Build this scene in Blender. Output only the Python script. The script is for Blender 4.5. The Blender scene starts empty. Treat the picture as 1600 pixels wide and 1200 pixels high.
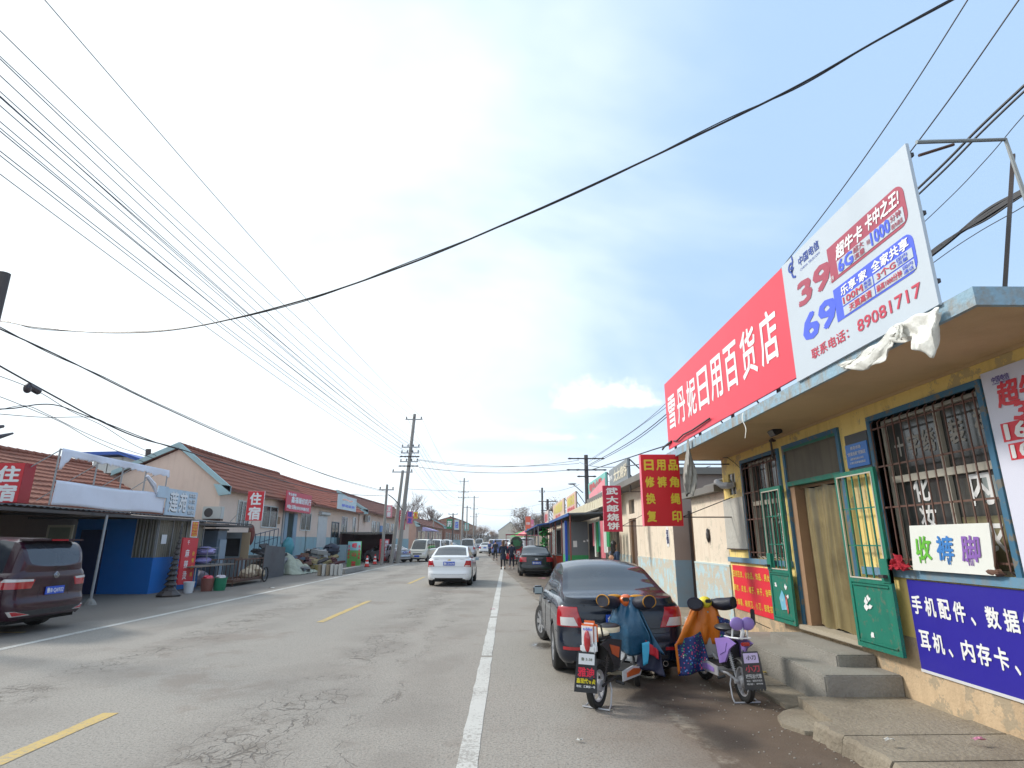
import bpy, bmesh, math, random
from mathutils import Vector, Matrix, Euler
R = math.radians
scene = bpy.context.scene
col = scene.collection
random.seed(7)
# ---------------------------------------------------------------- camera
FPX, HC = 900.0, 1.65
PITCH, YAW = math.atan(245/FPX), -math.atan(7/FPX)
cd = bpy.data.cameras.new('camera'); cam = bpy.data.objects.new('camera', cd); col.objects.link(cam)
cam.location = (0, 0, HC); cam.rotation_euler = (math.pi/2+PITCH, 0, YAW)
cd.sensor_width = 36; cd.lens = FPX/1600*36; cd.clip_start = .05; cd.clip_end = 4000
scene.camera = cam
RM = Euler((math.pi/2+PITCH, 0, YAW)).to_matrix()
def ray(px, py): return RM @ Vector(((px-800)/FPX, (600-py)/FPX, -1))
def gZ(px, py, z=0.0):
    d = ray(px, py); t = (z-HC)/d.z; return Vector((d.x*t, d.y*t, z))
def gX(px, py, X):
    d = ray(px, py); t = X/d.x; return Vector((X, d.y*t, HC+d.z*t))
def gY(px, py, Y):
    d = ray(px, py); t = Y/d.y; return Vector((d.x*t, Y, HC+d.z*t))
# ---------------------------------------------------------------- world / sun / exposure
SUN_EL, SUN_AZ = 37.0, -68.0      # azimuth from +Y towards +X
w = bpy.data.worlds.new('World'); scene.world = w; w.use_nodes = True
nt = w.node_tree; nt.nodes.clear()
def N(t, tree=None, **kw):
    n = (tree or nt).nodes.new(t)
    for k, v in kw.items(): setattr(n, k, v)
    return n
out = N('ShaderNodeOutputWorld'); bg = N('ShaderNodeBackground')
sky = N('ShaderNodeTexSky'); sky.sky_type = 'NISHITA'; sky.sun_disc = False
sky.sun_elevation = R(SUN_EL); sky.sun_rotation = R(SUN_AZ); sky.air_density = 1.0; sky.dust_density = 2.5; sky.ozone_density = 1.5
tc = N('ShaderNodeTexCoord'); sep = N('ShaderNodeSeparateXYZ')
nt.links.new(tc.outputs['Generated'], sep.inputs[0])
def M_(op, a, b=None, c=None, clamp=False, tree=None):
    t = tree or nt
    n = t.nodes.new('ShaderNodeMath'); n.operation = op; n.use_clamp = clamp
    for i, v in enumerate((a, b, c)):
        if v is None: continue
        if isinstance(v, (int, float)): n.inputs[i].default_value = v
        else: t.links.new(v, n.inputs[i])
    return n.outputs[0]
zz = M_('ADD', M_('MAXIMUM', sep.outputs[2], 0.0), .16)
cx = M_('DIVIDE', sep.outputs[0], zz); cy = M_('DIVIDE', sep.outputs[1], zz)
comb = N('ShaderNodeCombineXYZ'); nt.links.new(cx, comb.inputs[0]); nt.links.new(cy, comb.inputs[1])
n1 = N('ShaderNodeTexNoise'); n1.inputs['Scale'].default_value = .75; n1.inputs['Detail'].default_value = 5; n1.inputs['Roughness'].default_value = .52; n1.inputs['Distortion'].default_value = .5
nt.links.new(comb.outputs[0], n1.inputs['Vector'])
# thin high cloud: thick over the left, opening to blue on the right
bias = M_('MULTIPLY', sep.outputs[0], -.52)
v1 = M_('ADD', M_('ADD', n1.outputs[0], bias), .09)
mr = N('ShaderNodeMapRange'); mr.interpolation_type = 'SMOOTHSTEP'
mr.inputs['From Min'].default_value = .36; mr.inputs['From Max'].default_value = .78; mr.inputs['To Max'].default_value = .9
nt.links.new(v1, mr.inputs['Value'])
# small cumulus puffs low over the street
n2 = N('ShaderNodeTexNoise'); n2.inputs['Scale'].default_value = 7; n2.inputs['Detail'].default_value = 6; n2.inputs['Roughness'].default_value = .5
mp = N('ShaderNodeMapping'); mp.inputs['Scale'].default_value = (1, 1, 3.2); mp.inputs['Location'].default_value = (.35, 0, .1)
nt.links.new(tc.outputs['Generated'], mp.inputs[0]); nt.links.new(mp.outputs[0], n2.inputs['Vector'])
lowband = N('ShaderNodeMapRange'); lowband.interpolation_type = 'SMOOTHSTEP'
lowband.inputs['From Min'].default_value = .34; lowband.inputs['From Max'].default_value = .2
nt.links.new(sep.outputs[2], lowband.inputs['Value'])
m2 = N('ShaderNodeMapRange'); m2.interpolation_type = 'SMOOTHSTEP'; m2.inputs['From Min'].default_value = .55; m2.inputs['From Max'].default_value = .68; m2.inputs['To Max'].default_value = .15
nt.links.new(n2.outputs[0], m2.inputs['Value'])
puff = M_('MULTIPLY', m2.outputs[0], lowband.outputs[0])
# horizon veil
hz = N('ShaderNodeMapRange'); hz.interpolation_type = 'SMOOTHSTEP'; hz.inputs['From Min'].default_value = .38; hz.inputs['From Max'].default_value = 0.0; hz.inputs['To Max'].default_value = .62
nt.links.new(sep.outputs[2], hz.inputs['Value'])
skys = N('ShaderNodeVectorMath', operation='SCALE'); skys.inputs['Scale'].default_value = .098
nt.links.new(sky.outputs[0], skys.inputs[0])
def mix(fac, a, b, tree=None):
    t = tree or nt
    n = t.nodes.new('ShaderNodeMix'); n.data_type = 'RGBA'
    for s, v in ((0, fac), (6, a), (7, b)):
        if isinstance(v, (int, float)): n.inputs[s].default_value = v
        elif isinstance(v, tuple): n.inputs[s].default_value = (*v, 1) if len(v) == 3 else v
        else: t.links.new(v, n.inputs[s])
    return n.outputs[2]
nC = N('ShaderNodeTexNoise'); nC.inputs['Scale'].default_value = 26; nC.inputs['Detail'].default_value = 6; nC.inputs['Roughness'].default_value = .6; nt.links.new(tc.outputs['Generated'], nC.inputs['Vector'])
c0 = mix(.85, skys.outputs[0], (.40, .575, .82))
c1 = mix(hz.outputs[0], c0, (.80, .90, .97))
c2 = mix(puff, c1, (1.0, 1.0, 1.0))
for (bx, by, rx_, rz_, k_) in ((938, 620, .085, .030, .9), (905, 632, .05, .018, .8), (985, 628, .05, .020, .8), (690, 632, .055, .014, .6), (860, 684, .07, .010, .4)):
    dv = ray(bx, by).normalized()
    ex = M_('DIVIDE', M_('SUBTRACT', sep.outputs[0], dv.x), rx_); ez = M_('DIVIDE', M_('SUBTRACT', sep.outputs[2], dv.z), rz_)
    ez = M_('MULTIPLY', ez, M_('ADD', 1.0, M_('MULTIPLY', M_('LESS_THAN', ez, 0.0), .6)))
    rd = M_('SQRT', M_('ADD', M_('MULTIPLY', ex, ex), M_('MULTIPLY', ez, ez)))
    rd = M_('ADD', rd, M_('MULTIPLY', M_('SUBTRACT', nC.outputs[0], .5), 2.2)); rd = M_('ADD', rd, M_('MULTIPLY', M_('LESS_THAN', sep.outputs[1], 0.0), 9.0))
    q_ = N('ShaderNodeMapRange'); q_.interpolation_type = 'SMOOTHSTEP'; q_.inputs['From Min'].default_value = 1.15; q_.inputs['From Max'].default_value = .35; q_.inputs['To Max'].default_value = k_
    nt.links.new(rd, q_.inputs['Value']); c2 = mix(q_.outputs[0], c2, (.97, .96, .95))
c3 = mix(mr.outputs[0], c2, (.84, .91, .945))
nt.links.new(c3, bg.inputs[0]); bg.inputs[1].default_value = .86
nt.links.new(bg.outputs[0], out.inputs[0])
sl = bpy.data.lights.new('sun', 'SUN'); sl.energy = 1.9; sl.angle = R(10); sl.color = (1, .95, .87)
so = bpy.data.objects.new('sun', sl); col.objects.link(so)
sd = Vector((math.sin(R(SUN_AZ))*math.cos(R(SUN_EL)), math.cos(R(SUN_AZ))*math.cos(R(SUN_EL)), math.sin(R(SUN_EL))))
so.rotation_euler = sd.to_track_quat('Z', 'Y').to_euler(); so.location = (0, 0, 40)
scene.view_settings.view_transform = 'Standard'; scene.view_settings.look = 'None'
scene.view_settings.exposure = .72; scene.view_settings.gamma = 1
scene.cycles.max_bounces = 6; scene.cycles.caustics_reflective = False; scene.cycles.caustics_refractive = False
scene.cycles.sample_clamp_indirect = 6
scene.cycles.use_denoising = True
# ---------------------------------------------------------------- materials
MATS = {}
def srgb(r, g, b):
    f = lambda c: (c/255/12.92) if c <= 10 else ((c/255+.055)/1.055)**2.4
    return (f(r), f(g), f(b))
def mat(name, c, rough=.6, var=.12, scale=3.0, dirt=0.0, dirtc=(.12, .10, .08), bump=0.0, bscale=40, metal=0, coat=0, spec=.5, streak=0.0, alpha=1, trans=0, fine=0.0, dscale=1.2, peel=0, peelc=(.4, .36, .3), pscale=3.5):
    """one procedural material: base colour, broad tone drift, patches of dirt, vertical streaks, fine bump"""
    if name in MATS: return MATS[name]
    m = bpy.data.materials.new(name); m.use_nodes = True; t = m.node_tree
    b = t.nodes['Principled BSDF']
    b.inputs['Roughness'].default_value = rough; b.inputs['Metallic'].default_value = metal
    b.inputs['Coat Weight'].default_value = coat; b.inputs['Coat Roughness'].default_value = .04
    b.inputs['Specular IOR Level'].default_value = spec; b.inputs['Alpha'].default_value = alpha
    b.inputs['Transmission Weight'].default_value = trans
    tcn = t.nodes.new('ShaderNodeTexCoord')
    geo = t.nodes.new('ShaderNodeNewGeometry')
    pos = geo.outputs['Position']
    nn = t.nodes.new('ShaderNodeTexNoise'); nn.inputs['Scale'].default_value = scale; nn.inputs['Detail'].default_value = 6
    nn.inputs['Roughness'].default_value = .6; t.links.new(pos, nn.inputs['Vector'])
    lo = tuple(max(0, x*(1-var)) for x in c); hi = tuple(min(1, x*(1+var)) for x in c)
    cr = mix(nn.outputs[0], lo, hi, tree=t)
    if fine:
        nf = t.nodes.new('ShaderNodeTexNoise'); nf.inputs['Scale'].default_value = scale*18; nf.inputs['Detail'].default_value = 4
        t.links.new(pos, nf.inputs['Vector'])
        cr = mix(M_('MULTIPLY', nf.outputs[0], fine, tree=t), cr, tuple(x*.45 for x in c), tree=t)
    if dirt:
        nd = t.nodes.new('ShaderNodeTexNoise'); nd.inputs['Scale'].default_value = dscale; nd.inputs['Detail'].default_value = 9; nd.inputs['Roughness'].default_value = .68
        t.links.new(pos, nd.inputs['Vector'])
        r_ = t.nodes.new('ShaderNodeMapRange'); r_.inputs['From Min'].default_value = .48; r_.inputs['From Max'].default_value = .72; r_.inputs['To Max'].default_value = dirt
        t.links.new(nd.outputs[0], r_.inputs['Value'])
        cr = mix(r_.outputs[0], cr, dirtc, tree=t)
    if streak:
        mpn = t.nodes.new('ShaderNodeMapping'); mpn.inputs['Scale'].default_value = (9, 9, .8)
        t.links.new(pos, mpn.inputs[0])
        ns = t.nodes.new('ShaderNodeTexNoise'); ns.inputs['Scale'].default_value = 1.0; ns.inputs['Detail'].default_value = 5
        t.links.new(mpn.outputs[0], ns.inputs['Vector'])
        r2 = t.nodes.new('ShaderNodeMapRange'); r2.inputs['From Min'].default_value = .5; r2.inputs['From Max'].default_value = .75; r2.inputs['To Max'].default_value = streak
        t.links.new(ns.outputs[0], r2.inputs['Value'])
        cr = mix(r2.outputs[0], cr, dirtc, tree=t)
    if peel:      # flakes of paint gone, with hard edges, gathered low and in patches
        n_a = t.nodes.new('ShaderNodeTexNoise'); n_a.inputs['Scale'].default_value = pscale; n_a.inputs['Detail'].default_value = 10; n_a.inputs['Roughness'].default_value = .72
        t.links.new(pos, n_a.inputs['Vector'])
        r3 = t.nodes.new('ShaderNodeMapRange'); r3.inputs['From Min'].default_value = .60-peel*.12; r3.inputs['From Max'].default_value = .62-peel*.12; r3.inputs['To Max'].default_value = .85
        t.links.new(n_a.outputs[0], r3.inputs['Value']); cr = mix(r3.outputs[0], cr, peelc, tree=t)
    t.links.new(cr, b.inputs['Base Color'])
    if bump:
        nb = t.nodes.new('ShaderNodeTexNoise'); nb.inputs['Scale'].default_value = bscale; nb.inputs['Detail'].default_value = 5
        t.links.new(pos, nb.inputs['Vector'])
        bn = t.nodes.new('ShaderNodeBump'); bn.inputs['Strength'].default_value = bump; bn.inputs['Distance'].default_value = .02
        t.links.new(nb.outputs[0], bn.inputs['Height']); t.links.new(bn.outputs[0], b.inputs['Normal'])
    MATS[name] = m
    return m
def paint(name, c, metal=.0, rough=.35, coat=.8, var=.06, dirt=.12):
    return mat(name, c, rough, var, 2.5, dirt, (.16, .14, .12), metal=metal, coat=coat, dscale=2.5)
def glass(name='car_glass', c=(.015, .02, .022), rough=.06):
    return mat(name, c, rough, .2, 1.5, .25, (.10, .11, .11), spec=.9)
# ---------------------------------------------------------------- mesh builder
class MB:
    def __init__(s): s.v = []; s.f = []
    def add(s, vs, fs):
        o = len(s.v); s.v += [tuple(x) for x in vs]; s.f += [tuple(i+o for i in f) for f in fs]
    def box(s, x0, x1, y0, y1, z0, z1, bev=0):
        if bev:
            b = bmesh.new(); bmesh.ops.create_cube(b, size=1)
            for v in b.verts: v.co = Vector(((x0+x1)/2+v.co.x*(x1-x0), (y0+y1)/2+v.co.y*(y1-y0), (z0+z1)/2+v.co.z*(z1-z0)))
            bmesh.ops.bevel(b, geom=b.edges[:], offset=bev, segments=2, affect='EDGES')
            b.verts.index_update(); s.add([v.co for v in b.verts], [[v.index for v in f.verts] for f in b.faces]); b.free(); return s
        s.add([(x0,y0,z0),(x1,y0,z0),(x1,y1,z0),(x0,y1,z0),(x0,y0,z1),(x1,y0,z1),(x1,y1,z1),(x0,y1,z1)],
              [(0,3,2,1),(4,5,6,7),(0,1,5,4),(1,2,6,5),(2,3,7,6),(3,0,4,7)]); return s
    def prism(s, poly, d):   # extrude a planar 3D polygon along vector d
        n = len(poly); d = Vector(d); a = [Vector(p) for p in poly]
        s.add(a+[p+d for p in a], [tuple(range(n))[::-1], tuple(range(n, 2*n))]+[(i, (i+1) % n, (i+1) % n+n, i+n) for i in range(n)]); return s
    def tube(s, pts, r, n=8, caps=True):
        pts = [Vector(p) for p in pts]; rs = r if isinstance(r, (list, tuple)) else [r]*len(pts)
        vs = []; fs = []; up = None
        for i, p in enumerate(pts):
            t = (pts[min(i+1, len(pts)-1)]-pts[max(i-1, 0)]).normalized()
            if up is None: up = Vector((0, 0, 1)) if abs(t.z) < .9 else Vector((1, 0, 0))
            a = t.cross(up); a = a.normalized() if a.length > 1e-6 else Vector((1, 0, 0)); b_ = a.cross(t).normalized(); up = b_
            for k in range(n):
                q = 2*math.pi*k/n; vs.append(p+(a*math.cos(q)+b_*math.sin(q))*rs[i])
        for i in range(len(pts)-1):
            for k in range(n): fs.append((i*n+k, i*n+(k+1) % n, (i+1)*n+(k+1) % n, (i+1)*n+k))
        if caps: fs += [tuple(range(n))[::-1], tuple(range((len(pts)-1)*n, len(pts)*n))]
        s.add(vs, fs); return s
    def bar(s, a, b, r=.02, n=4): return s.tube([a, b], r, n)
    def lathe(s, c, prof, n=16, axis='z', cap=True):
        c = Vector(c); vs = []; fs = []
        for (r, h) in prof:
            for k in range(n):
                q = 2*math.pi*k/n
                p = {'z': (r*math.cos(q), r*math.sin(q), h), 'x': (h, r*math.cos(q), r*math.sin(q)), 'y': (r*math.sin(q), h, r*math.cos(q))}[axis]
                vs.append(c+Vector(p))
        for i in range(len(prof)-1):
            for k in range(n): fs.append((i*n+k, i*n+(k+1) % n, (i+1)*n+(k+1) % n, (i+1)*n+k))
        if cap: fs += [tuple(range(n))[::-1], tuple(range((len(prof)-1)*n, len(prof)*n))]
        s.add(vs, fs); return s
    def grid(s, fn, nu, nv):
        s.add([fn(i/nu, j/nv) for i in range(nu+1) for j in range(nv+1)],
              [(i*(nv+1)+j, (i+1)*(nv+1)+j, (i+1)*(nv+1)+j+1, i*(nv+1)+j+1) for i in range(nu) for j in range(nv)]); return s
    def blob(s, c, rx, ry, rz, n=10, m=6, jit=0, seed=0):
        rg = random.Random(seed); c = Vector(c); vs = []; fs = []
        for i in range(m+1):
            th = math.pi*i/m
            for k in range(n):
                q = 2*math.pi*k/n; j = 1+rg.uniform(-jit, jit)
                vs.append(c+Vector((rx*math.sin(th)*math.cos(q)*j, ry*math.sin(th)*math.sin(q)*j, rz*math.cos(th)*(1+rg.uniform(-jit, jit)*.5))))
        for i in range(m):
            for k in range(n): fs.append((i*n+k, (i+1)*n+k, (i+1)*n+(k+1) % n, i*n+(k+1) % n))
        s.add(vs, fs); return s
    def xf(s, m): s.v = [tuple(m @ Vector(v)) for v in s.v]; return s
    def build(s, name, m, parent=None, smooth=False, solid=0, sub=0, fixn=True):
        me = bpy.data.meshes.new(name)
        me.from_pydata(s.v, [], s.f); me.validate(); me.update()
        if fixn:
            b = bmesh.new(); b.from_mesh(me); bmesh.ops.remove_doubles(b, verts=b.verts[:], dist=1e-5)
            bmesh.ops.recalc_face_normals(b, faces=b.faces[:]); b.to_mesh(me); b.free()
        if smooth:
            for p in me.polygons: p.use_smooth = True
        me.materials.append(m)
        o = bpy.data.objects.new(name, me); col.objects.link(o)
        if parent: o.parent = parent
        if smooth and sub == 0:
            try: me.set_sharp_from_angle(angle=R(38))
            except Exception: pass
        if sub:
            md = o.modifiers.new('sub', 'SUBSURF'); md.levels = sub; md.render_levels = sub
        if solid:
            md = o.modifiers.new('solid', 'SOLIDIFY'); md.thickness = solid; md.offset = 0
        return o
def tag(o, label=None, cat=None, group=None, kind=None):
    if label: o['label'] = label
    if cat: o['category'] = cat
    if group: o['group'] = group
    if kind: o['kind'] = kind
    return o
def thing(name, label, cat, loc=(0, 0, 0), rz=0, group=None):
    o = bpy.data.objects.new(name, None); col.objects.link(o); o.location = loc; o.rotation_euler = (0, 0, rz)
    o.empty_display_size = .2
    return tag(o, label, cat, group)
def kids(o): return [c for c in bpy.data.objects if c.parent == o]
def dup(o, loc=None, rz=None, label=None, group=None, parent=None):
    c = o.copy(); col.objects.link(c)
    if parent is not None: c.parent = parent
    if loc is not None: c.location = loc
    if rz is not None: c.rotation_euler = (0, 0, rz)
    if label: c['label'] = label
    if group: c['group'] = group
    for k in kids(o): dup(k, parent=c)
    return c
# ---------------------------------------------------------------- lettering
def text_mb(mb, s, cx_, cy_, w_, h_, right=(1, 0, 0), up=(0, 0, 1), origin=(0, 0, 0), bold=.02, depth=.004, shear=0.0, keep=False):
    """letters fitted in a box centred at (cx_,cy_) of the sign plane, size w_ x h_, added to mb as thin raised letters"""
    cu = bpy.data.curves.new('t', 'FONT'); cu.body = s; cu.size = 1; cu.offset = 0; cu.resolution_u = 2; cu.shear = shear
    ob = bpy.data.objects.new('t', cu); col.objects.link(ob)
    bpy.context.view_layer.update()
    me = bpy.data.meshes.new_from_object(ob.evaluated_get(bpy.context.evaluated_depsgraph_get()))
    bpy.data.objects.remove(ob); bpy.data.curves.remove(cu)
    if not me.vertices: return
    xs = [v.co.x for v in me.vertices]; ys = [v.co.y for v in me.vertices]
    x0, x1, y0, y1 = min(xs), max(xs), min(ys), max(ys)
    sx = w_/max(x1-x0, 1e-3); sy = h_/max(y1-y0, 1e-3)
    if keep: sx = sy = min(sx, sy)
    r_ = Vector(right); u_ = Vector(up); nrm = r_.cross(u_).normalized(); o_ = Vector(origin)
    vs = [o_+r_*(cx_+(v.co.x-(x0+x1)/2)*sx)+u_*(cy_+(v.co.y-(y0+y1)/2)*sy)+nrm*depth for v in me.vertices]
    fs = [tuple(p.vertices) for p in me.polygons]; k = min(bold, .045)*.8
    k *= min(1, 1.6/max(1, len(s)**.0))
    offs = [(0, 0)] if k < .004 else [(0, 0), (k, k*.5), (-k, -k*.5), (k*.5, -k), (-k*.5, k)]
    for i, (a, b_) in enumerate(offs):
        mb.add([v+r_*a*sx+u_*b_*sy+nrm*(.0003*i) for v in vs], fs)
    bpy.data.meshes.remove(me)
RX, RXm = dict(right=(0, 1, 0)), dict(right=(0, -1, 0))
white_ink = mat('white_ink', (.8, .8, .8), .5, .05); red_vinyl = mat('red_vinyl', srgb(226, 36, 58), .45, .08, 2, .08)
blue_plate = mat('plate_blue', (.02, .09, .55), .4, .08)
dark_metal = mat('dark_metal', (.05, .045, .045), .55, .3, 8, .3, (.16, .07, .03)); rust = mat('rusty_steel', (.10, .05, .035), .7, .4, 12, .5, (.2, .09, .04))
steel = mat('grey_steel', (.32, .33, .34), .45, .2, 8, .35, (.18, .10, .06)); concrete = mat('concrete', (.34, .32, .29), .9, .18, 1.5, .35, (.16, .14, .12), .5, 60, fine=.35)
black_rubber = mat('black_rubber', (.018, .018, .018), .8, .3, 10, .3, (.08, .07, .06)); plastic_black = mat('black_plastic', (.025, .025, .027), .5, .2, 6, .3, (.09, .08, .07))
chrome = mat('bright_metal', (.7, .7, .72), .22, .05, metal=.9)
# ================================================================ GROUND
def asphalt_mat():
    m = bpy.data.materials.new('asphalt'); m.use_nodes = True; t = m.node_tree; b = t.nodes['Principled BSDF']
    g = t.nodes.new('ShaderNodeNewGeometry'); pos = g.outputs['Position']
    sp = t.nodes.new('ShaderNodeSeparateXYZ'); t.links.new(pos, sp.inputs[0]); X, Y = sp.outputs[0], sp.outputs[1]
    def noise(sc, det=5, rough=.6, vec=None, dist=0):
        n = t.nodes.new('ShaderNodeTexNoise'); n.inputs['Scale'].default_value = sc; n.inputs['Detail'].default_value = det
        n.inputs['Roughness'].default_value = rough; n.inputs['Distortion'].default_value = dist
        t.links.new(vec or pos, n.inputs['Vector']); return n.outputs[0]
    def mr(v, a, c, lo=0, hi=1):
        n = t.nodes.new('ShaderNodeMapRange'); n.interpolation_type = 'SMOOTHSTEP'
        for k, x in (('From Min', a), ('From Max', c), ('To Min', lo), ('To Max', hi)): n.inputs[k].default_value = x
        t.links.new(v, n.inputs['Value']); return n.outputs[0]
    MM = lambda *a, **k: M_(*a, tree=t, **k)
    mx = lambda f, a, c: mix(f, a, c, tree=t)
    base = mx(noise(.35, 6), srgb(138, 132, 123), srgb(168, 161, 150))
    # long tyre-polished streaks
    mpn = t.nodes.new('ShaderNodeMapping'); mpn.inputs['Scale'].default_value = (1.3, .05, 1); t.links.new(pos, mpn.inputs[0])
    base = mx(MM('MULTIPLY', noise(1, 3, .5, mpn.outputs[0]), .6), base, srgb(146, 140, 132))
    base = mx(mr(noise(42, 4, .75), .45, .72, 0, .85), base, srgb(92, 90, 87))
    base = mx(mr(noise(55, 4, .75), .54, .74, 0, .7), base, srgb(190, 186, 180))
    # grubby shoulder on the right, dusty brown verge left
    wob = MM('MULTIPLY', MM('SUBTRACT', noise(.5, 5), .5), 2.6)
    Xw = MM('ADD', X, wob)
    sh = MM('MULTIPLY', mr(Xw, .45, 1.9), mr(noise(.7, 6), .25, .6, .55, 1))
    base = mx(MM('MULTIPLY', sh, .92), base, srgb(106, 88, 72))
    seam = MM('ADD', X, MM('MULTIPLY', MM('SUBTRACT', noise(1.1, 7, .7), .5), .45))
    seam = MM('SUBTRACT', seam, MM('MULTIPLY', MM('SUBTRACT', Y, 5.0), -.06))
    sm = mr(seam, 1.60, 1.64)
    base = mx(MM('MULTIPLY', sm, mr(noise(1.9, 7, .7), .3, .62, .35, .85)), base, srgb(92, 78, 66))
    base = mx(MM('MULTIPLY', MM('MULTIPLY', sm, mr(seam, 1.95, 1.7)), mr(noise(2.6, 6, .7), .45, .6, 0, .7)), base, srgb(160, 150, 134))
    lf = mr(Xw, -7.6, -9.2)
    base = mx(MM('MULTIPLY', lf, .62), base, srgb(104, 94, 86))
    pw = mr(noise(.33, 6, .65), .55, .63)
    base = mx(MM('MULTIPLY', pw, .45), base, srgb(122, 108, 97))
    base = mx(mr(noise(9, 7, .8), .52, .68, 0, .32), base, srgb(104, 97, 88))
    # cracks: broken cells along the two wheel tracks
    dn = t.nodes.new('ShaderNodeTexNoise'); dn.inputs['Scale'].default_value = 2.2; dn.inputs['Detail'].default_value = 6; t.links.new(pos, dn.inputs['Vector'])
    va = t.nodes.new('ShaderNodeVectorMath'); va.operation = 'SCALE'; va.inputs['Scale'].default_value = .55; t.links.new(dn.outputs['Color'], va.inputs[0])
    vb = t.nodes.new('ShaderNodeVectorMath'); vb.operation = 'ADD'; t.links.new(va.outputs[0], vb.inputs[0]); t.links.new(pos, vb.inputs[1])
    flat = t.nodes.new('ShaderNodeMapping'); flat.inputs['Scale'].default_value = (1.2, .75, 0); t.links.new(vb.outputs[0], flat.inputs[0])
    def cells(sc, wd):
        v = t.nodes.new('ShaderNodeTexVoronoi'); v.feature = 'DISTANCE_TO_EDGE'; v.inputs['Scale'].default_value = sc
        t.links.new(flat.outputs[0], v.inputs['Vector']); return mr(v.outputs['Distance'], wd, 0, 0, 1)
    cr = MM('MAXIMUM', cells(4.6, .034), MM('MULTIPLY', cells(8.5, .06), mr(noise(1.4, 3), .5, .6)))
    def band(x0, wdt, seed):
        d = MM('ABSOLUTE', MM('SUBTRACT', MM('ADD', X, MM('MULTIPLY', MM('SUBTRACT', noise(.45, 4), .5), 1.5)), x0))
        return mr(d, wdt, wdt*.35)
    bands = MM('MAXIMUM', MM('MAXIMUM', band(-5.5, .55, 1), band(-2.15, .55, 2)), MM('MULTIPLY', band(-1.35, .12, 3), .7))
    bands = MM('MULTIPLY', bands, mr(noise(.55, 4), .40, .52))
    faint = MM('MULTIPLY', mr(noise(.3, 4), .55, .65), .22)
    ck = MM('MULTIPLY', cr, MM('MAXIMUM', bands, faint))
    base = mx(MM('MULTIPLY', ck, .72), base, srgb(70, 62, 55))
    base = mx(MM('MULTIPLY', MM('MULTIPLY', bands, mr(noise(3.2, 6), .52, .66)), .5), base, srgb(104, 96, 86))
    trk = MM('MAXIMUM', MM('MAXIMUM', band(-5.2, 1.0, 4), band(-2.3, .9, 5)), MM('MAXIMUM', band(-1.0, .5, 6), band(-6.8, .5, 7)))
    base = mx(MM('MULTIPLY', trk, MM('MULTIPLY', mr(noise(.8, 6), .35, .6), .30)), base, srgb(112, 104, 96))
    # oil stains
    def spot(x0, y0, r, k):
        dx = MM('SUBTRACT', X, x0); dy = MM('MULTIPLY', MM('SUBTRACT', Y, y0), .6)
        d = MM('SQRT', MM('ADD', MM('MULTIPLY', dx, dx), MM('MULTIPLY', dy, dy)))
        return mr(MM('ADD', d, MM('MULTIPLY', MM('SUBTRACT', noise(3, 5), .5), r*.9)), r, r*.25, 0, k)
    st = MM('MAXIMUM', MM('MAXIMUM', spot(1.9, 5.6, .34, .8), spot(2.15, 4.7, .2, .8)), MM('MAXIMUM', spot(1.25, 8.7, .7, .6), spot(1.7, 6.9, .5, .7)))
    base = mx(st, base, srgb(52, 44, 38))
    wet = MM('MAXIMUM', MM('MAXIMUM', spot(1.86, 8.15, .34, 1), spot(.6, 10.2, .28, 1)), spot(2.35, 9.9, .4, 1))
    base = mx(MM('MULTIPLY', wet, .6), base, srgb(60, 54, 50))
    t.links.new(base, b.inputs['Base Color'])
    ro = MM('SUBTRACT', .88, MM('MULTIPLY', wet, .82)); ro = MM('SUBTRACT', ro, MM('MULTIPLY', st, .25))
    t.links.new(ro, b.inputs['Roughness']); b.inputs['Specular IOR Level'].default_value = .45
    h = MM('ADD', MM('MULTIPLY', noise(50, 4), 1.4), MM('MULTIPLY', ck, -2.5))
    h = MM('ADD', h, MM('MULTIPLY', noise(.9, 3), 1.2)); h = MM('MULTIPLY', h, MM('SUBTRACT', 1, MM('MULTIPLY', wet, .95)))
    bn = t.nodes.new('ShaderNodeBump'); bn.inputs['Strength'].default_value = .45; bn.inputs['Distance'].default_value = .012
    t.links.new(h, bn.inputs['Height']); t.links.new(bn.outputs[0], b.inputs['Normal'])
    return m
soil = mat('soil', (.16, .13, .10), .95, .3, .3, .4, (.10, .08, .06), .5, 8, fine=.3)
g = MB().box(-1500, 1500, -60, 3000, -.5, -.06); tag(g.build('ground', soil), kind='structure')
asp = asphalt_mat()
r_ = MB(); r_.grid(lambda u, v: (-16+24*u, -8+1400*v, 0 if True else 0), 1, 1)
r_.f = [tuple(f[::-1]) for f in r_.f]
tag(r_.build('road', asp, fixn=False), kind='structure')
# paint
def wornpaint(name, c):
    m = mat(name, c, .7, .1, 4, .0)
    t = m.node_tree; b = t.nodes['Principled BSDF']
    g = t.nodes.new('ShaderNodeNewGeometry'); n = t.nodes.new('ShaderNodeTexNoise'); n.inputs['Scale'].default_value = 26; n.inputs['Detail'].default_value = 7; n.inputs['Roughness'].default_value = .75
    t.links.new(g.outputs['Position'], n.inputs['Vector'])
    n3 = t.nodes.new('ShaderNodeTexNoise'); n3.inputs['Scale'].default_value = 1.3; t.links.new(g.outputs['Position'], n3.inputs['Vector'])
    r2 = t.nodes.new('ShaderNodeMapRange'); r2.inputs['From Min'].default_value = .50; r2.inputs['From Max'].default_value = .60
    t.links.new(M_('ADD', n.outputs[0], M_('MULTIPLY', M_('SUBTRACT', n3.outputs[0], .5, tree=t), .35, tree=t), tree=t), r2.inputs['Value'])
    old = b.inputs['Base Color'].links[0].from_socket
    t.links.new(mix(M_('MULTIPLY', r2.outputs[0], .75, tree=t), old, srgb(138, 132, 124), tree=t), b.inputs['Base Color'])
    return m
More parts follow.
